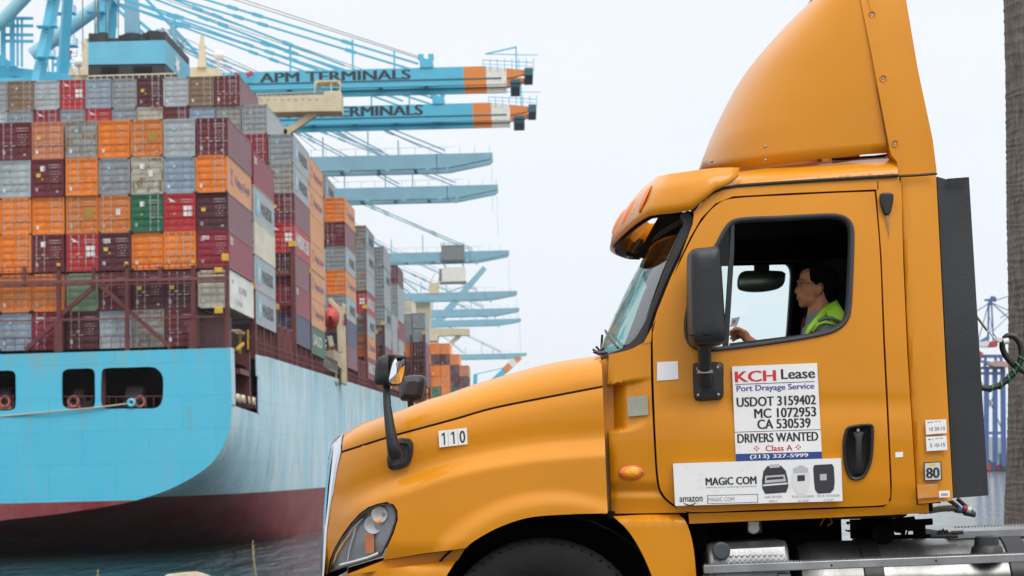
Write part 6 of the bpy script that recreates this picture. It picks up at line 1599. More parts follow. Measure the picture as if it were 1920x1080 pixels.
# ---- hood mirrors
def hoodmirror(sgn=1):
    YM = Y0 + .02
    f = lambda p: p if sgn > 0 else Vector((p.x, 2 * YC - p.y, p.z))
    hd = cr_smooth([(702, 716), (703, 700), (705, 682), (709, 672), (717, 667), (728, 665), (741, 664), (752, 665), (759, 668), (761, 674), (760, 690), (756, 712), (752, 720), (744, 724), (725, 724), (706, 723)], sub=4)
    base = [P(x, y, YM) for x, y in hd]; cen = sum(base, Vector()) / len(base); rows = []
    # housing bulges to the front; its open side carries the glass
    for s, dy, dx in ((.3, -.092, -.0), (.75, -.09, -.0), (.95, -.07, 0), (1, .02, 0), (1, .06, 0), (.9, .12, 0), (.5, .15, 0)):
        rows.append([f(Vector((min(cen.x + (p.x - cen.x) * s + dx, P(730, 690, YM).x + (9 if dy >= 0 else 0)), YM + dy, cen.z + (p.z - cen.z) * s))) for p in base])
    mb = MB().grid(rows, wrap=True); mb.add(rows[0], [tuple(range(len(base)))]); mb.add(rows[-1], [tuple(range(len(base)))])
    h = mb.build('bonnet_mirror', M_blk, T, smooth=True, ang=60)
    gl = cr_smooth([(728, 716), (730, 700), (735, 680), (741, 671), (750, 670), (759, 671), (760, 690), (755, 712), (751, 720), (738, 721)], sub=4)
    ys = [YM - .085 + .10 * ((x - 728) / 33.) for x, y in gl]
    gp = [f(P(x, y, yv)) for (x, y), yv in zip(gl, ys)]; c2 = sum(gp, Vector()) / len(gp)
    mb = MB(); r0 = gp; r1 = [c2.lerp(p, .6) + Vector((.006, -.006 * sgn, 0)) for p in gp]; r2 = [c2.lerp(p, .1) + Vector((.008, -.008 * sgn, 0)) for p in gp]
    mb.grid([r0, r1, r2], wrap=True); mb.add(r2, [tuple(range(len(r2)))]); mb.build('mirror_glass', mat('silver_mirror', (.85, .87, .88), .02, 1.), h, smooth=True)
    mb = MB(); mb.tube(gp + [gp[0]], .005, 6, caps=False); mb.build('mirror_rim', M_blk, h, smooth=True)
    # arm
    st_ = [((724.5, 722), 7), ((726, 760), 7.5), ((731, 800), 9.5), ((737, 835), 12), ((741, 852), 14), ((742, 862), 11)]
    rows = []
    for (q, w_), dy in zip(st_, (-.0, -.03, -.05, -.06, -.05, -.03)):
        c_ = P(q[0], q[1], YM + dy); r_ = w_ * YM / FPX
        rows.append([f(c_ + Vector((cos(a) * r_, -abs(1) * sin(a) * r_ * .8, 0))) for a in np.linspace(0, 2 * pi, 17)[:-1]])
    mb = MB().grid(rows, wrap=True); mb.add(rows[-1], [tuple(range(16))]); mb.build('mirror_arm', M_blk, h, smooth=True, ang=70)
    bs = cr_smooth([(726, 862), (728, 852), (745, 824), (760, 822), (770, 824), (775, 836), (773, 855), (767, 871), (756, 877), (740, 881), (729, 878)], sub=4)
    rows = []; bp = [P(x, y, hoodd(x, y)) for x, y in bs]; c_ = sum(bp, Vector()) / len(bp)
    for s, dy in ((1.03, .03), (1, -.02), (.94, -.032), (.7, -.036), (.62, -.026), (.3, -.024)):
        rows.append([f(Vector((c_.x + (p.x - c_.x) * s, p.y * (.0 + 1) * 1.0 + dy if s > .9 else c_.y + (p.y - c_.y) * s + dy, c_.z + (p.z - c_.z) * s))) for p in bp])
    mb = MB().grid(rows, wrap=True); mb.add(rows[-1], [tuple(range(len(bs)))]); mb.build('mirror_foot', M_blk, h, smooth=True, ang=50)
hoodmirror(1); hoodmirror(-1)

# ---- door handle
def handle():
    out = cr_smooth([(1584, 808), (1590, 800), (1606, 796), (1628, 794), (1637, 797), (1639, 810), (1638, 840), (1635, 865), (1628, 884), (1618, 897), (1604, 901), (1592, 896), (1585, 880), (1581, 860), (1580, 830)], sub=4)
    dd = lambda s: (lambda x, y: cabd(x, y) - s)
    hb = ring('door_handle', out, shrink(out, 7), M_blk, T, dd(.004), proud=.012, back=.03)
    inn = shrink(out, 7); rows = []; base = [P(x, y, cabd(x, y) - .006) for x, y in inn]; c = sum(base, Vector()) / len(base)
    for s, dy in ((1, 0), (.9, .02), (.6, .035), (.2, .04)): rows.append([c.lerp(p, s) + Vector((0, dy - .0, 0)) for p in base])
    mb = MB().grid(rows, wrap=True); mb.add(rows[-1], [tuple(range(len(inn)))]); mb.build('handle_cup', mat('cup_black', (.012, .012, .013), .6), hb, smooth=True)
    mb = MB(); rows = []
    for (x, y, w_, dy) in ((1610, 810, 13, -.012), (1610, 822, 7, -.022), (1610, 850, 6, -.028), (1610.5, 872, 6.5, -.024), (1610, 884, 11, -.012), (1609, 889, 9, -.004)):
        c_ = P(x, y, Y0 + dy); r_ = w_ * Y0 / FPX
        rows.append([c_ + Vector((cos(a) * r_, sin(a) * .011, 0)) for a in np.linspace(0, 2 * pi, 13)[:-1]])
    mb.grid(rows, wrap=True); mb.add(rows[0], [tuple(range(12))]); mb.add(rows[-1], [tuple(range(12))]); mb.build('pull', M_blk, hb, smooth=True, ang=60)
    MB().lathe([(0, -.006), (.008, -.005), (.0095, .004)], P(1609, 807, Y0 - .025), 'Y', 12).build('lock', M_bolt, hb, smooth=True)
handle()

# ---- stickers and signs
def plate(name, pts, m, parent=T, Y=None, dy=.004, label=None, th=.002):
    a = [P(x, y, (Y or cabd(x, y)) - dy) for x, y in pts]
    o = MB().prism(a, (0, th, 0)).build(name, m, parent)
    if label: o['label'] = label
    return o
INK = mat('black_ink', (.018, .018, .02), .5); RED = mat('red_ink', (.62, .02, .035), .5); BLU = mat('blue_ink', (.06, .05, .32), .5); NAVY = mat('navy_ink', (.02, .05, .22), .5); GRY = mat('grey_ink', (.25, .25, .26), .5)
WH2 = mat('white_ink', (.8, .8, .8), .5)
SY = Y0 - .022
def SX(u, v):   # on the rectangular sign: u across, v down, 0..1
    tl = (1372.5, 687); tr = (1532, 680.5); bl = (1380, 864.5); br = (1541.5, 860)
    a = (tl[0] + (tr[0] - tl[0]) * u, tl[1] + (tr[1] - tl[1]) * u); b = (bl[0] + (br[0] - bl[0]) * u, bl[1] + (br[1] - bl[1]) * u)
    return (a[0] + (b[0] - a[0]) * v, a[1] + (b[1] - a[1]) * v)
def quadpx(f, u0, v0, u1, v1): return [f(u0, v0), f(u1, v0), f(u1, v1), f(u0, v1)]
sign = plate('door_sign', quadpx(SX, 0, 0, 1, 1), M_wht, T, SY, 0, 'white hauling company sign with black, red and blue lettering', .012)
def words(f, s, u0, v0, u1, v1, m, parent, Y, bold=0., name='lettering'):
    mb = MB(); text_px(mb, s, f(u0, v1), f(u1, v1), f(u0, v0), Y, bold); return mb.build(name, m, parent, fix=False)
YS = SY - .0012
words(SX, 'KCH', .035, .055, .505, .17, RED, sign, YS, .036); words(SX, 'Lease', .575, .05, .965, .155, INK, sign, YS, .026)
plate('sign_line', quadpx(SX, .03, .189, .96, .195), INK, sign, YS, 0)
words(SX, 'Port Drayage Service', .045, .205, .95, .285, BLU, sign, YS, .02)
words(SX, 'USDOT 3159402', .04, .33, .96, .43, INK, sign, YS, .026)
words(SX, 'MC 1072953', .24, .455, .955, .555, INK, sign, YS, .026)
words(SX, 'CA 530539', .27, .57, .885, .67, INK, sign, YS, .026)
plate('sign_line', quadpx(SX, 0, .692, 1, .697), INK, sign, YS, 0)
words(SX, 'DRIVERS WANTED', .03, .715, .965, .81, INK, sign, YS, .024)
words(SX, 'Class A', .35, .845, .66, .905, RED, sign, YS, .02)
for u in (.245, .73):
    mb = MB()
    for du, dv in ((0, -.022), (0, .022), (.022, 0), (-.022, 0)):
        c = (u + du, .872 + dv * .85); mb.add([P(*SX(c[0] - .012, c[1]), YS), P(*SX(c[0], c[1] - .011), YS), P(*SX(c[0] + .012, c[1]), YS), P(*SX(c[0], c[1] + .011), YS)], [(0, 1, 2, 3)])
    mb.build('ornament', RED, sign, fix=False)
plate('phone_band', quadpx(SX, 0, .925, 1, 1.0), NAVY, sign, YS, 0, th=.0008)
words(SX, '(213) 327-5999', .165, .938, .84, .99, WH2, sign, YS - .001, .03)
def MX(u, v):
    tl = (1262, 869); tr = (1577, 859); bl = (1266, 948.5); br = (1580, 939.5)
    a = (tl[0] + (tr[0] - tl[0]) * u, tl[1] + (tr[1] - tl[1]) * u); b = (bl[0] + (br[0] - bl[0]) * u, bl[1] + (br[1] - bl[1]) * u)
    return (a[0] + (b[0] - a[0]) * v, a[1] + (b[1] - a[1]) * v)
s2 = plate('product_sign', quadpx(MX, 0, 0, 1, 1), mat('smudged_vinyl', (.76, .76, .76), .45, rust=.55, rustcol=(.45, .41, .33), vscale=3.5, rustlo=.57), T, SY - .004, 0, 'long white advertising strip with black lettering and kitchen appliances', .012)
YS2 = SY - .0055
words(MX, 'MAGiC COM', .19, .36, .49, .54, INK, s2, YS2, .03)
words(MX, 'elevate your cooking experience', .19, .565, .49, .62, GRY, s2, YS2)
words(MX, 'amazon', .028, .80, .165, .91, INK, s2, YS2, .01)
mb = MB(); mb.add([P(*MX(.05 + .075 * t, .93 + .05 * sin(pi * t)), YS2) for t in np.linspace(0, 1, 9)] + [P(*MX(.05 + .075 * t, .945 + .07 * sin(pi * t)), YS2) for t in np.linspace(1, 0, 9)], [tuple(range(18))]); mb.build('smile_mark', INK, s2, fix=False)
mb = MB()
for u0, v0, u1, v1 in ((.193, .775, .495, .785), (.193, .965, .495, .975), (.193, .775, .196, .975), (.492, .775, .495, .975)): mb.add([P(*q, YS2) for q in quadpx(MX, u0, v0, u1, v1)], [(3, 2, 1, 0)])
mb.build('text_frame', INK, s2, fix=False)
words(MX, 'MAGIC COM', .2, .83, .355, .92, GRY, s2, YS2)
for s, u0, u1, v0, v1 in (('AIR FRYER', .535, .64, .83, .88), ('GRILL', .56, .612, .93, .98), ('RICE COOKER', .70, .832, .84, .89), ('10 CUP', .733, .80, .94, .99), ('RICE COOKER', .85, .985, .84, .89), ('4 CUP', .885, .945, .94, .99)): words(MX, s, u0, v0, u1, v1, GRY, s2, YS2)
def blob(pts, m, k=0, nm='picture'):
    mb = MB(); q = cr_smooth([(a, b) for a, b in pts], sub=1); q = pts
    mb.add([P(*MX(u, v), YS2 - .0004 * k) for u, v in q], [tuple(reversed(range(len(q))))]); mb.build(nm, m, s2, fix=False)
PB = mat('print_black', (.03, .03, .04), .5); PS = mat('print_silver', (.45, .45, .46), .5); PW = mat('print_pale', (.66, .66, .67), .5)
blob([(.525, .45), (.535, .25), (.56, .13), (.64, .13), (.668, .25), (.678, .45), (.68, .62), (.665, .76), (.54, .78), (.524, .65)], PB); blob([(.575, .1), (.63, .09), (.635, .17), (.572, .18)], PS, 1)
blob([(.545, .36), (.66, .34), (.668, .5), (.54, .53)], PS, 1); blob([(.555, .40), (.65, .385), (.655, .44), (.55, .46)], PB, 2); blob([(.53, .56), (.675, .53), (.675, .57), (.53, .60)], PW, 1)
blob([(.705, .3), (.72, .17), (.76, .13), (.79, .17), (.808, .3), (.812, .5), (.80, .7), (.78, .80), (.735, .81), (.713, .7), (.702, .5)], PW); blob([(.735, .37), (.78, .365), (.78, .50), (.735, .51)], PB, 1); blob([(.71, .22), (.76, .13), (.803, .22), (.80, .31), (.715, .32)], PS, 1)
blob([(.832, .2), (.84, .14), (.945, .13), (.955, .2), (.957, .55), (.95, .72), (.93, .80), (.855, .81), (.838, .72), (.834, .55)], PB); blob([(.87, .36), (.91, .355), (.91, .5), (.87, .505)], PS, 1)
# fleet number
def quad_sign(name, tl, tr, bl, br, m, Yv, label=None, parent=T):
    f = lambda u, v: (tl[0] * (1 - u) * (1 - v) + tr[0] * u * (1 - v) + bl[0] * (1 - u) * v + br[0] * u * v, tl[1] * (1 - u) * (1 - v) + tr[1] * u * (1 - v) + bl[1] * (1 - u) * v + br[1] * u * v)
    mb = MB().prism([P(*f(u, v), Yv(*f(u, v))) for u, v in ((0, 0), (1, 0), (1, 1), (0, 1))], (0, .003, 0)); o = mb.build(name, m, parent)
    if label: o['label'] = label
    return o, f
for k in range(3):
    x0 = 822 + k * 17.8; y0 = 808 - k * 2.0
    o, f = quad_sign('fleet_number', (x0, y0), (x0 + 17.4, y0 - 2), (x0 + 1.8, y0 + 31), (x0 + 19, y0 + 29), M_wht, lambda x, y: hoodd(850, 820) - .006)
    mb = MB(); Yv = hoodd(850, 820) - .0075
    u0, u1 = ((.36, .56), (.36, .56), (.2, .78))[k]
    if k == 2: text_px(mb, '0', f(u0, .88), f(u1, .88), f(u0, .14), Yv, .01)
    else:
        q_ = lambda *pts: mb.add([P(*f(u, v), Yv) for u, v in pts], [tuple(range(len(pts)))])
        q_((.52, .14), (.66, .14), (.66, .88), (.52, .88)); q_((.52, .14), (.52, .27), (.30, .33), (.30, .24))
    mb.build('lettering', INK, o, fix=False)
o, f = quad_sign('registration_sticker', (1232, 679), (1271, 677), (1232, 714), (1272, 711), M_wht, lambda x, y: cabd(x, y) - .005, 'white paper permit sticker')
quad_sign('registration_sticker', (1176, 744), (1214, 741.5), (1177, 781), (1216, 778), mat('weathered_sticker', (.33, .34, .27), .7, var=.12, vscale=20), lambda x, y: min(cowld(x, 760), cowld(x, 745), cowld(x, 778)) - .012, 'faded grey square sticker')
quad_sign('sticker', (1679, 848), (1693, 847), (1679, 858), (1693, 857), M_wht, lambda x, y: Y0 - .008)
RY = Y0 - .02
def inspection(nm, tl, tr, bl, br, lines):
    o, f = quad_sign(nm, tl, tr, bl, br, M_wht, lambda x, y: RY)
    for s, u0, v0, u1, v1, m in lines: words(f, s, u0, v0, u1, v1, m, o, RY - .0012)
    return o, f
inspection('permit_sticker', (1735, 787.5), (1774, 786), (1736.5, 815), (1775.5, 812), [('~ ~', .1, .12, .35, .22, INK), ('-- --', .45, .10, .75, .16, GRY), ('10 20-15', .18, .52, .92, .76, INK)])
inspection('permit_sticker', (1736, 819), (1775, 817), (1737.5, 846), (1776.5, 843.5), [('~ -', .1, .15, .35, .25, INK), ('-- --', .45, .12, .8, .18, GRY), ('5 10-15', .18, .48, .9, .75, INK)])
o, f = quad_sign('class_plate', (1732, 867), (1765, 865), (1733, 902), (1766, 900.5), INK, lambda x, y: RY)
mb = MB().add([P(*q, RY - .001) for q in quadpx(f, .06, .05, .94, .95)], [(3, 2, 1, 0)]); mb.build('plate_face', mat('grey_reflective', (.55, .56, .57), .4), o, fix=False)
words(f, '80', .14, .30, .86, .86, INK, o, RY - .002, .03)
mb = MB().add([P(*q, RY - .002) for q in quadpx(f, .32, .08, .66, .19)], [(3, 2, 1, 0)]); mb.build('plate_stamp', mat('yellow_ink', (.75, .5, .03), .5), o, fix=False)
quad_sign('worn_sticker', (1720, 909), (1758, 907), (1721, 935), (1759, 932), mat('torn_sticker', (.62, .24, .02), .6, rust=.8, rustcol=(.36, .34, .32), vscale=14, rustlo=.5), lambda x, y: RY + .004)
inspection('permit_sticker', (1760, 920.5), (1780.5, 919.5), (1761, 933), (1781, 932), [('-----', .2, .4, .8, .75, GRY)])
# side marker
c = P(1184, 886, cowld(1184, 886) - .005); mb = MB(); vs = []
for fr_ in range(6):
    g = fr_ / 5.; rr = cos(g * pi / 2); vs.append([c + Vector((cos(a) * .066 * rr, -.022 * sin(g * pi / 2), sin(a) * .037 * rr)) for a in np.linspace(0, 2 * pi, 25)[:-1]])
sm = mb.grid(vs, wrap=True).build('side_marker', mat('amber_lens', (.75, .16, .008)), T, smooth=True, fix=False)
mb = MB(); vs = []
for fr_ in range(5):
    g = fr_ / 4.; rr = cos(g * pi / 2); vs.append([c + Vector((cos(a) * .042 * rr, -.012 - .018 * sin(g * pi / 2), sin(a) * .024 * rr)) for a in np.linspace(0, 2 * pi, 19)[:-1]])
mb.grid(vs, wrap=True).build('marker_lens', mat('bright_amber', (.95, .42, .02), .2, emis=(.06, .02, 0), bump=.8, bscale=90), sm, smooth=True, fix=False)
for dx in (-.054, .054): MB().lathe([(0, -.004), (.006, -.003), (.007, .006)], c + Vector((dx, -.014, 0)), 'Y', 8).build('screw', M_bolt, sm)
# pillar vent
mb = MB(); mb.prism([P(x, y, Y0 + .04) for x, y in ((1650, 364), (1655, 361), (1672, 361), (1676.5, 365), (1675, 380), (1670, 400), (1664, 404), (1658, 401), (1652, 384))], (0, .03, 0)); mb.build('pillar_vent', M_blk, T, bevel=.008)
mb = MB(); mb.add([P(x, y, Y0 + .045) for x, y in ((1661, 404), (1666, 404), (1668, 430), (1667, 450), (1665, 430))], [(4, 3, 2, 1, 0)]); mb.build('drip_stain', mat('stain', (.30, .20, .12), .8), T, fix=False)
mb = MB(); mb.tube([P(x, y, Y0 + .03) for x, y in ((1646, 340), (1646, 356))], .003, 5); mb.build('panel_joint', M_seam, T)

# ---- chassis
def rail():
    mb = MB(); x0 = P(1310, 1000, YC).x; x1 = 5.2
    for y in (YC - .43, YC + .36): mb.box((x0, y, .50), (x1, y + .07, .80))
    for x in (1.2, 2.2, 3.2, 4.4): mb.box((x, YC - .40, .68), (x + .1, YC + .38, .88))
    mb.build('frame_rail', M_steel, T)
    # deck plate behind the cab
    mb = MB(); a = P(1772, 1000, Y0 + .35)
    z = a.z
    mb.add([P(1780, 1004, Y0 + .3), P(2050, 994, Y0 + .3), P(2050, 994, Y0 + .3) + Vector((0, .75, 0)), P(1780, 1004, Y0 + .3) + Vector((0, .75, 0))], [(0, 1, 2, 3)])
    mb.build('deck_plate', M_alu, T, solid=.035)
    mb = MB()
    rnd = random.Random(5)
    for k in range(26):
        p = P(1790 + k * 6.2, 989 - k * .22, Y0 + .34); mb.box((p.x, p.y, p.z - .004), (p.x + .009, p.y + .01, p.z + .006))
    mb.build('deck_tread', M_bolt, T)
rail()
# urea tank with checker plate
def tank1():
    mb = MB(); x0 = P(1325, 1000, Y0 + .1).x; x1 = P(1475, 1000, Y0 + .1).x; zt = PZ(1400, 1019, Y0 + .05); dz = .006
    prof = [(Y0 + .06, .32), (Y0 + .02, .38), (Y0 + .02, zt - .09), (Y0 + .05, zt - .03), (Y0 + .11, zt), (Y0 + .5, zt), (Y0 + .5, .32)]
    n = len(prof); a = [(x0, y, z) for y, z in prof]; mb.prism(a, (x1 - x0, 0, .01))
    o = mb.build('checker_tank', M_alu, T, bevel=.02)
    t = MB()
    for i in range(26):
        for j in range(7):
            x = x0 + .02 + i * (x1 - x0 - .04) / 26; z = zt - .085 - j * .024; s = .008 if (i + j) % 2 else -.008
            t.bar((x, Y0 + .017, z - .0), (x + .011, Y0 + .017, z + s), .0035, .003)
        for j in range(4):
            f_ = j / 4.; y = Y0 + .03 + .08 * f_; z = zt - .06 + .058 * f_ ** .7; s = .008 if (i + j) % 2 else -.008
            t.bar((x0 + .02 + i * (x1 - x0 - .04) / 26, y, z), (x0 + .031 + i * (x1 - x0 - .04) / 26, y + s, z + s * .6), .0035, .004)
    tag(t.build('checker_tread', M_alu, o), kind='stuff')
    c = P(1352, 1033, Y0 + .015); MB().lathe([(0, -.03), (.036, -.03), (.044, -.022), (.046, .01)], c, 'Y', 24).build('filler_cap', mat('blue_grey_cap', (.05, .06, .075), .5), o, smooth=True)
tank1()
def tank2():
    x0 = P(1492, 1000, Y0 + .3).x; x1 = P(2010, 1000, Y0 + .3).x; zt = PZ(1655, 1012, Y0 + .33); r = .325; c = Vector((0, Y0 + .36, zt - r)); slope = (PZ(1826, 1011, Y0 + .33) - PZ(1500, 1022, Y0 + .33)) / (P(1826, 1000, Y0).x - P(1500, 1000, Y0).x)
    mb = MB(); rows = []
    for k in range(24):
        t = k / 23.; x = x0 + (x1 - x0) * t; rr = r * (1 if .04 < t < .96 else .93 + .07 * sin(min(t, 1 - t) / .04 * pi / 2))
        rows.append([c + Vector((x, cos(a) * rr, sin(a) * rr + slope * 0)) for a in np.linspace(0, 2 * pi, 41)[:-1]])
    mb.grid(rows, wrap=True); mb.add(rows[0], [tuple(range(40))]); mb.add(rows[-1], [tuple(range(40))])
    o = mb.build('fuel_tank', M_alub, T, smooth=True, ang=50)
    for a_, b_ in ((1604, 1641), (1872, 1912)):
        xa = P(a_, 1000, Y0 + .3).x; xb = P(b_, 1000, Y0 + .3).x
        mb = MB().lathe([(r + .004, xa), (r + .010, xa + .005), (r + .010, xb - .005), (r + .004, xb), (r, xb), (r, xa)], c, 'X', 48, closed=True); mb.build('tank_strap', M_blk, o, smooth=True, ang=40)
    cc = P(1850, 1022, Y0 + .11); MB().lathe([(.0, .05), (.045, .048), (.058, .04), (.063, .0), (.075, -.01), (.085, -.05)], cc, 'Z', 24).build('fuel_cap', M_blk, o, smooth=True, ang=40)
tank2()
# step board with toothed tread
mb = MB(); a = P(1319, 1067.5, Y0 - .02); b = P(1990, 1042.5, Y0 - .02)
mb.bar(a, b, .06, .042); sbd = mb.build('step_board', M_alu, T, bevel=.004)
mb = MB(); n = 128
for k in range(n):
    p = a.lerp(b, (k + .3) / n) + Vector((0, -.02, .021)); q = p + Vector((.009, 0, 0))
    mb.add([p, q, (p + q) / 2 + Vector((.002, 0, .008)), p + Vector((0, .045, 0)), q + Vector((0, .045, 0)), (p + q) / 2 + Vector((.002, .045, .008))], [(0, 1, 2), (3, 5, 4), (0, 2, 5, 3), (1, 4, 5, 2), (0, 3, 4, 1)])
tag(mb.build('step_teeth', M_alu, sbd), kind='stuff')
mb = MB()
for x, y in ((1559, 1060), (1755, 1051)): mb.lathe([(0, -.004), (.006, -.003), (.006, .004)], P(x, y, Y0 - .05), 'Y', 8)
mb.build('board_bolt', M_blk, sbd)
mb = MB(); mb.bar(P(1330, 1078, Y0 + .0), P(1330, 1250, Y0 + .05), .06, .05); mb.bar(P(1470, 1075, Y0 + .0), P(1470, 1250, Y0 + .05), .06, .05); mb.bar(P(1320, 1235, Y0 - .02), P(1490, 1232, Y0 - .02), .1, .05); mb.build('lower_step', M_alu, T)
# dark equipment under the cab
mb = MB()
for (x0_, y0_, x1_, y1_, d0_, d1_) in ((1296, 968, 1577, 1090, .55, 1.0), (1606, 975, 1634, 1012, .5, .7), (1636, 972, 1676, 1016, .45, .8), (1300, 985, 1330, 1030, .2, .5), (1480, 1000, 1560, 1026, .35, .6)):
    p = P(x0_, y1_, Y0 + d0_); q = P(x1_, y0_, Y0 + d0_); mb.box((p.x, Y0 + d0_, p.z), (q.x, Y0 + d1_, q.z))
mb.tube([P(1655, 1002, Y0 + .4), P(1655, 1002, Y0 + .25)], .055, 14); mb.tube([P(1668, 985, Y0 + .3), P(1715, 980, Y0 + .3)], .035, 10); mb.tube([P(1715, 980, Y0 + .3), P(1748, 978, Y0 + .3)], .018, 10)
mb.box((P(1716, 1000, Y0 + .5).x, Y0 + .5, PZ(1716, 1015, Y0 + .5)), (P(1736, 1000, Y0 + .5).x, Y0 + .56, PZ(1716, 975, Y0 + .5)))
mb.box((P(1662, 1000, Y0 + .5).x, Y0 + .56, PZ(1700, 1012, Y0 + .5)), (P(1760, 1000, Y0 + .5).x, Y0 + .66, PZ(1700, 1004, Y0 + .5)))
for k in range(9): mb.bar(P(1486, 1003 + k * 2.6, Y0 + .33), P(1556, 1000.5 + k * 2.6, Y0 + .33), .01, .004)
rnd = random.Random(3)
for k in range(16):
    x = rnd.uniform(1585, 1720); y = rnd.uniform(978, 1000); pts = [P(x + i * rnd.uniform(-3, 9), y + i * rnd.uniform(-3, 7), Y0 + rnd.uniform(.3, .5)) for i in range(4)]
    mb.tube(pts, .006, 5)
mb.build('underbody_equipment', M_steel, T, bevel=.006)
mb = MB(); mb.tube([P(1538, 985, Y0 + .3), P(1548, 968, Y0 + .3), P(1558, 972, Y0 + .3), P(1560, 980, Y0 + .3), P(1552, 986, Y0 + .3)], .004, 6); mb.build('cable', mat('orange_cable', (.35, .17, .03), .6), T)
mb = MB(); mb.box((P(1400, 1000, Y0 + .25).x, Y0 + .22, PZ(1414, 1000, Y0 + .25)), (P(1428, 1000, Y0 + .25).x, Y0 + .25, PZ(1414, 977, Y0 + .25))); wl = mb.build('work_light', M_blk, T, bevel=.004)
MB().lathe([(0, -.012), (.022, -.01), (.030, 0)], P(1413, 990, Y0 + .215), 'Y', 16).build('lamp_lens', M_wht, wl, smooth=True)
MB().box((P(1404, 1000, Y0 + .2).x, Y0 + .205, PZ(1414, 984, Y0 + .2)), (P(1424, 1000, Y0 + .2).x, Y0 + .216, PZ(1414, 978, Y0 + .2))).build('lamp_bracket', M_wht, wl)
# braided hose under the rear corner
mb = MB(); pts = [(1722, 958), (1745, 957), (1765, 954), (1790, 953)]; hp_ = [P(x, y, Y0 + .3) for x, y in cr_smooth(pts, closed=False, sub=8)]
mb.tube(hp_, [.015 + .0025 * (i % 2) for i in range(len(hp_))], 8); mb.build('braided_hose', mat('hose_braid', (.16, .125, .075), .6, var=.3, vscale=60), T, smooth=True)
for x, m_, y in ((1796, 'blue_tape', 956.5), (1806, 'red_tape', 953.5)):
    mb = MB(); mb.tube([P(x, y, Y0 + .29), P(x + 7, y + 1, Y0 + .29)], .016, 8); mb.build('tape', mat(m_, (.03, .10, .35) if 'blue' in m_ else (.55, .03, .05), .5), T)
mb = MB(); mb.tube([P(1813, 955, Y0 + .29), P(1820, 957, Y0 + .29)], .017, 8); mb.build('tape', M_wht, T)
mb = MB(); mb.tube([P(x, y, Y0 + .3) for x, y in cr_smooth([(1816, 958), (1824, 964), (1810, 962), (1790, 945), (1776, 936)], closed=False, sub=6)], .011, 8)
mb.tube([P(x, y, Y0 + .34) for x, y in cr_smooth([(1826, 963), (1815, 953), (1795, 935)], closed=False, sub=6)], .011, 8)
mb.tube([P(1790, 956, Y0 + .29), P(1797, 957, Y0 + .29)], .014, 8); mb.tube([P(1808, 961, Y0 + .29), P(1828, 965, Y0 + .3)], .015, 8)
mb.build('rubber_hose', M_rub, T, smooth=True)
mb = MB()
for x, y in ((1768, 999), (1762, 1001), (1775, 1001)): mb.tube([P(x - 6, y + 3, Y0 + .25), P(x, y - 6, Y0 + .25), P(x + 8, y + 4, Y0 + .25)], .008, 6)
mb.tube([P(1745, 1006, Y0 + .25), P(1795, 1005, Y0 + .25)], .012, 6); mb.tube([P(1783, 999, Y0 + .25), P(1806, 998, Y0 + .25)], .010, 8); mb.build('air_fitting', M_blk, T, smooth=True)
# coiled air and electric line hung from a tracker spring
HY = Y0 + .62
mb = MB(); mb.tube([P(1770, 512, HY), P(1851, 620, HY)], .007, 6); mb.build('tracker_rod', mat('brass_rod', (.30, .24, .12), .4, .6), T)
mb = MB(); mb.tube([P(x, y, HY) for x, y in ((1851, 620), (1857, 624), (1866, 637), (1869, 634), (1861, 622), (1855, 621), (1861, 632), (1868, 637))], .003, 6); mb.build('hook', M_chr, T, smooth=True)
mb = MB(); mb.prism([P(x, y, HY) for x, y in ((1866, 633), (1872, 631), (1880, 633), (1880, 641), (1874, 642), (1867, 639))], (0, .015, 0)); mb.build('clamp_plate', M_wht, T, bevel=.003)
mb = MB(); mb.tube([P(1881, 641, HY), P(1891, 639, HY)], .017, 10); mb.build('clamp_band', M_wht, T)
coil = cr_smooth([(1768, 700), (1800, 718), (1841, 727), (1856, 728), (1875, 722), (1893, 707), (1908, 688), (1915, 668), (1914, 648), (1905, 634), (1893, 629), (1884, 634), (1879, 648), (1884, 664), (1896, 680), (1912, 692), (1930, 700), (1970, 712), (2010, 760), (2030, 850), (2030, 985)], closed=False, sub=6)
cp = [P(x, y, HY + .00 + .05 * i / len(coil)) for i, (x, y) in enumerate(coil)]
mb = MB(); mb.tube(cp, .0165, 10); hz = mb.build('air_line', mat('spiral_rubber', (.015, .015, .016), .45), T, smooth=True)
mb = MB(); gpts = []
half = cp[int(len(cp) * .14):int(len(cp) * .40)]
for k in range(110):
    t = k / 109. * (len(half) - 2); i = int(t); f_ = t - i; c = half[i].lerp(half[i + 1], f_); d = (half[i + 1] - half[i]).normalized(); s = d.cross(Vector((0, 1, 0))).normalized(); a = k * .36
    gpts.append(c + (s * cos(a) + Vector((0, 1, 0)) * sin(a)) * .0175)
mb.tube(gpts, .0055, 5); mb.build('green_spiral', mat('green_line', (.02, .22, .05), .4), hz, smooth=True)

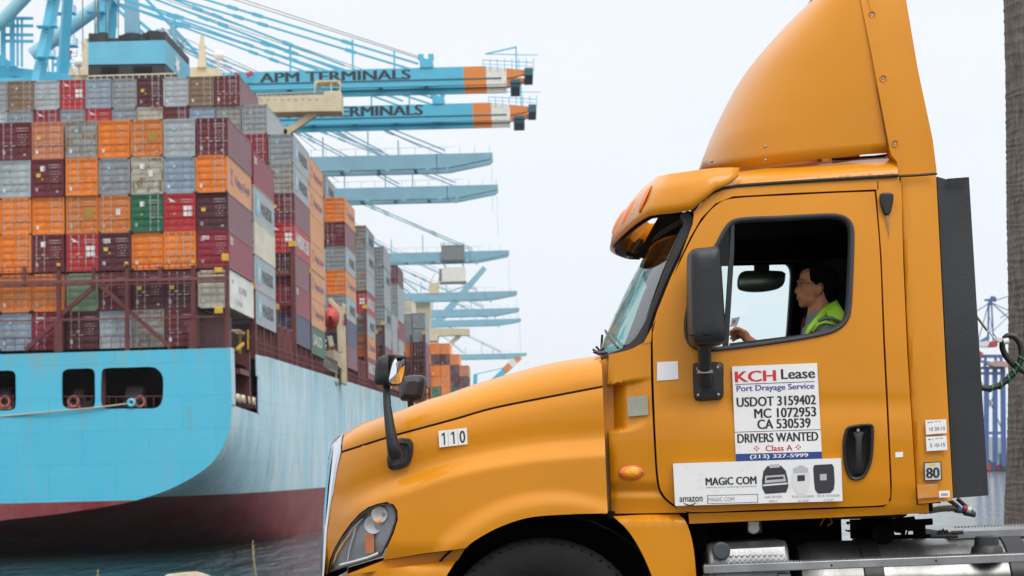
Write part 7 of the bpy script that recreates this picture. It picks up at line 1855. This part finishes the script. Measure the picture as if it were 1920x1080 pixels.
# wheels
def wheel(x, near=True, dual=False):
    s = 1 if near else -1; yb = (Y0 + .03) if near else (2 * YC - Y0 - .03); r = .522
    c = Vector((x, yb, r + .004))
    prof = [(.29, .02), (.32, .0), (.40, -.012), (.47, .0), (.505, .02), (.52, .045), (.522, .08), (.512, .081), (.512, .092), (.522, .093), (.522, .135), (.512, .136), (.512, .148), (.522, .149), (.522, .19), (.512, .191), (.512, .203), (.522, .204), (.52, .24), (.505, .265), (.47, .285), (.40, .295), (.32, .285), (.29, .265)]
    if not near: prof = [(a, -b) for a, b in prof]
    w = bpy.data.objects.new('wheel', None); COL.objects.link(w); w.parent = T; ORG[w] = c.copy(); w.location = c - ORG[T]
    tm = MB().lathe(prof, c, 'Y', 96, closed=True); tm.build('tyre', M_tyre, w, smooth=True, ang=50)
    sh = MB()
    for k in range(60):
        a = 2 * pi * k / 60
        for rr in (.500,):
            p = c + Vector((cos(a) * rr, s * .012, sin(a) * rr)); q = c + Vector((cos(a) * .5215, s * .05, sin(a) * .5215)); sh.bar(p, q, .012, .01)
    sh.build('shoulder_lug', M_tyre, w)
    MB().lathe([(.0, s * .10), (.10, s * .08), (.12, s * .11), (.22, s * .13), (.265, s * .03), (.29, s * .012), (.29, s * .28), (.0, s * .28)], c, 'Y', 48).build('rim', M_alu, w, smooth=True, ang=40)
wx = P(1020, 1214, Y0).x
wheel(wx); wheel(wx, False)
for x in (3.7, 5.0): wheel(x); wheel(x, False)
# ============================================================ DRIVER
M_skin = mat('skin', (.66, .27, .14), .5, var=.06, vscale=30, spec=.35); M_hair = mat('hair', (.004, .003, .003), .9, spec=.08); M_vest = mat('hi_vis', (.46, .86, .05), .7, bump=.2, bscale=200); M_shirt = mat('grey_shirt', (.30, .31, .36), .85, bump=.2, bscale=120); M_refl = mat('reflective_tape', (.16, .17, .18), .35)
def blobs(name, parts, vox, m, parent, smooth_it=6):
    bm = bmesh.new()
    for p in parts:
        if p[0] == 's':   # ellipsoid: centre, radii, optional rotation about Y
            _, c, r = p[:3]; rot = p[3] if len(p) > 3 else 0
            g = bmesh.ops.create_icosphere(bm, subdivisions=3, radius=1); M = Matrix.Translation(c) @ Matrix.Rotation(rot, 4, 'Y') @ Matrix.Diagonal((*r, 1)); bmesh.ops.transform(bm, matrix=M, verts=g['verts'])
        else:             # tapered capsule
            _, a, b, ra, rb = p; a = Vector(a); b = Vector(b)
            k = max(2, int((b - a).length / min(ra, rb) * 2))
            mb = MB(); pts = [a.lerp(b, t) for t in np.linspace(0, 1, k)]; mb.tube(pts, [ra + (rb - ra) * t for t in np.linspace(0, 1, k)], 14)
            vs = [bm.verts.new(v) for v in mb.v]; [bm.faces.new([vs[i] for i in f]) for f in mb.f]
            for q, r in ((a, ra), (b, rb)): g = bmesh.ops.create_icosphere(bm, subdivisions=2, radius=r); bmesh.ops.translate(bm, vec=q, verts=g['verts'])
    me = bpy.data.meshes.new(name); bm.to_mesh(me); bm.free()
    t = bpy.data.objects.new('tmp', me); COL.objects.link(t)
    md = t.modifiers.new('r', 'REMESH'); md.mode = 'VOXEL'; md.voxel_size = vox; ms = t.modifiers.new('s', 'SMOOTH'); ms.factor = .5; ms.iterations = smooth_it
    dg = bpy.context.evaluated_depsgraph_get(); out = bpy.data.meshes.new_from_object(t.evaluated_get(dg)); bpy.data.objects.remove(t); out.materials.clear(); out.name = name
    out.shade_smooth()
    return link(name, out, parent, m)
YD = 10.78
def D(px, py, d=0): return P(px, py, YD + d)
k = YD / FPX
PR = thing('person', D(1545, 800), 'man with black hair and glasses driving in grey shirt and lime safety vest', 'person')
S_ = lambda x, y, rx, ry, rz, d=0, rot=0: ('s', D(x, y, d), (rx * k, ry, rz * k), R(rot))
skull = D(1535, 528)
head = [S_(1538, 530, 31, .074, 30), S_(1522, 540, 24, .066, 30), S_(1515, 520, 16, .058, 17), S_(1512, 560, 15, .045, 15), S_(1520, 562, 20, .052, 14, 0, 15), S_(1505, 570, 8, .022, 7), S_(1500, 528, 7, .045, 4, 0, 0),
        ('c', D(1499, 531), D(1492.5, 547), 3.0 * k, 3.6 * k), S_(1493, 547, 4.2, .014, 3.5), ('s', D(1497, 548.5), (5 * k, .018, 3 * k), 0), S_(1497.5, 555.5, 4.5, .020, 2.2), S_(1498.5, 561, 5, .02, 2.4), S_(1510, 545, 8, .055, 8),
        ('c', D(1541, 556), D(1534, 605), 19 * k, 21 * k), ('c', D(1530, 570), D(1526, 604), 13 * k, 16 * k)]
for s in (-1, 1):
    yy = s * .074; head += [S_(1537.5, 541, 5.5, .010, 9, yy, -8), S_(1535, 550, 3.2, .008, 4, yy)]
    head += [S_(1502, 534, 4.5, .016, 3.5, s * .03)]
# torso, arms, thighs continue below the sill
hp = D(1560, 790); ch = D(1556, 660)
body = head + [('c', D(1538, 610), D(1548, 640), .085, .11), ('c', D(1548, 640, -.06), hp, .13, .14), ('c', D(1548, 640, .06), hp, .13, .14)]
for s in (-1, 1):
    sh = D(1553, 622, s * .175); elb = D(1500, 715, s * .23); wr = P(1407, 640, 10.62) if s < 0 else P(1392, 660, 11.0)
    body += [('c', sh, elb, .052, .042), ('c', elb, wr, .040, .026), ('c', D(1556, 625, s * .05), sh, .06, .055), ('c', hp + Vector((0, s * .1, 0)), hp + Vector((-.45, s * .14, .02)), .085, .065), ('c', hp + Vector((-.45, s * .14, .02)), hp + Vector((-.56, s * .14, -.36)), .06, .045), ('c', hp + Vector((-.56, s * .14, -.38)), hp + Vector((-.72, s * .14, -.40)), .042, .035)]
# near hand over the wheel rim: palm, four curled fingers, thumb
hd = P(1398, 631, 10.60); ks = 10.6 / FPX
def H(px, py, d=0): return P(px, py, 10.60 + d)
body += [('c', P(1407, 642, 10.62), H(1396, 630), .026, .024), ('s', H(1393, 626), (14 * ks, .030, 9 * ks), R(25))]
for i, (a, b, c) in enumerate((((1388, 619), (1376, 617), (1369, 622)), ((1386, 622), (1374, 622), (1368, 628)), ((1386, 627), (1375, 629), (1370, 635)), ((1388, 632), (1379, 636), (1374, 640)))):
    d = -.028 + .019 * i; rr = (.0095, .0098, .0092, .008)[i]
    body += [('c', H(*a, d), H(*b, d), rr, rr * .95), ('c', H(*b, d), H(*c, d), rr * .95, rr * .8)]
body += [('c', H(1396, 622, -.03), H(1386, 616, -.034), .0105, .0095), ('c', H(1386, 616, -.034), H(1378, 614, -.03), .0095, .008)]
bd = blobs('body', body, .0062, M_skin, PR, 5)
# far hand
fh = [('s', P(1388, 655, 11.0), (.04, .03, .03), 0)] + [('c', P(1382 + i * 2, 652, 10.98 + i * .02), P(1376 + i, 660, 10.98 + i * .02), .009, .008) for i in range(4)]
blobs('hand', fh, .006, M_skin, PR, 3)
# shirt and vest
sh_parts = [('c', D(1541, 607), D(1548, 640), .094, .125), ('c', D(1548, 640, -.06), hp, .142, .152), ('c', D(1548, 640, .06), hp, .142, .152)]
for s in (-1, 1): sh_parts += [('c', D(1556, 625, s * .05), D(1553, 622, s * .178), .072, .066), ('c', D(1553, 622, s * .178), D(1522, 676, s * .212), .063, .058)]
blobs('shirt', sh_parts, .010, M_shirt, PR, 5)
vp = [('c', D(1552, 600, -.075), D(1558, 622, -.10), .05, .068), ('c', D(1552, 600, .075), D(1558, 622, .10), .05, .068), ('c', D(1556, 640, -.07), hp + Vector((.01, -.05, 0)), .150, .160), ('c', D(1556, 640, .07), hp + Vector((.01, .05, 0)), .150, .160), ('c', D(1560, 610), D(1562, 640), .075, .13)]
vest = blobs('safety_vest', vp, .010, M_vest, PR, 4)
# strip of vest along the near chest and shoulder, standing clear of the sleeve
mb = MB()
def strap(pts, w, m, nm, parent):
    rows = []
    for i, (x, y, d) in enumerate(pts):
        a = pts[max(0, i - 1)]; b = pts[min(len(pts) - 1, i + 1)]; tx, ty = b[0] - a[0], b[1] - a[1]; l = math.hypot(tx, ty)
        nx, ny = -ty / l * w / 2, tx / l * w / 2
        rows.append([D(x + nx, y + ny, d + .004), D(x + nx * .5, y + ny * .5, d - .004), D(x, y, d - .006), D(x - nx * .5, y - ny * .5, d - .004), D(x - nx, y - ny, d + .004)])
    MB().grid(rows).build(nm, m, parent, smooth=True, solid=.004)
strap([(1562, 573, -.10), (1552, 580, -.135), (1541, 592, -.17), (1531, 604, -.2), (1521, 616, -.21), (1512, 634, -.21)], 15, M_vest, 'vest_front', vest)
strap([(1556, 570, -.13), (1563, 582, -.18), (1572, 597, -.225), (1582, 614, -.235)], 30, M_vest, 'vest_shoulder', vest)
strap([(1534, 603, -.24), (1546, 597, -.246), (1560, 597, -.25), (1576, 605, -.255)], 6, M_refl, 'reflective_band', vest)
strap([(1524, 622, -.235), (1535, 608, -.25), (1548, 604, -.255), (1563, 608, -.26)], 5, M_vest, 'armhole_edge', vest)
strap([(1510, 640, -.22), (1520, 622, -.222), (1530, 610, -.22)], 4, M_refl, 'reflective_band', vest)
# hair
hr = [S_(1546, 521, 28, .084, 24, 0, 0), S_(1555, 538, 20, .082, 28), S_(1532, 506, 19, .062, 11, 0, -10), S_(1529, 512, 10, .070, 12), S_(1532, 516, 15, .081, 14), S_(1526, 507, 9, .064, 8), S_(1550, 560, 11, .054, 13)]
for s in (-1, 1):
    for a, b in (((1524, 506), (1524.5, 524)), ((1532, 504), (1532, 531)), ((1541, 504), (1541, 530)), ((1549, 508), (1551, 546)), ((1547, 534), (1553, 556))): hr.append(('c', D(*a, s * .058), D(*b, s * .061), .019, .016))
blobs('hair', hr, .006, M_hair, PR, 3)
# eye, brow, lips, glasses
mb = MB()
for s in (-1, 1):
    mb.tube([D(1498, 526, s * .030), D(1503, 524.6, s * .048), D(1508, 525.4, s * .060)], .0022, 6)
mb.build('eyebrow', M_hair, PR)
mb = MB()
for s in (-1, 1): mb.tube([D(1499.6, 532.5, s * .030), D(1503, 532, s * .042)], .0045, 8)
mb.build('eye', mat('eye_dark', (.02, .015, .012), .15), PR, smooth=True)
MB().tube([D(1493.5, 558.2, -.0), D(1497, 558.6, -.018), D(1501, 559.5, -.028)], .0016, 6).build('mouth_line', mat('lip_dark', (.12, .035, .03), .5), PR)
mb = MB()
for s in (-1, 1):
    mb.tube([D(1498, 529.5, s * .060), D(1510, 530.5, s * .078), D(1535, 531.5, s * .088), D(1541, 536, s * .086)], .0022, 6)
    lo = [D(1494.5, 529.5, s * .012), D(1498, 529.3, s * .060), D(1496.5, 538, s * .056), D(1493.5, 538.5, s * .014)]; mb.tube(lo + [lo[0]], .0013, 5)
mb.tube([D(1493.5, 531, -.012), D(1493.5, 531, .012)], .0014, 5)
gl = mb.build('glasses', mat('glasses_frame', (.05, .012, .012), .3), PR)
mb = MB()
for s in (-1, 1): mb.add([D(1494.5, 529.5, s * .012), D(1498, 529.3, s * .060), D(1496.5, 538, s * .056), D(1493.5, 538.5, s * .014)], [(0, 1, 2, 3)])
mb.build('spectacle_lens', M_glass, gl, fix=False, solid=.001)
# card held in the fingers
cd = MB().prism([P(x, y, 10.575) for x, y in ((1372, 597), (1387, 594), (1381, 611), (1369, 613))], (.002, .003, 0)).build('id_card', mat('card_white', (.55, .58, .6), .4)); tag(cd, 'small white card with a red spot held in the hand of the driver', 'card')
c2 = MB().prism([P(x, y, 10.572) for x, y in ((1375.5, 600.5), (1379.5, 600), (1377.5, 605.5), (1374, 606))], (0, .001, 0)).build('card_spot', mat('card_red', (.4, .05, .06), .5), cd)
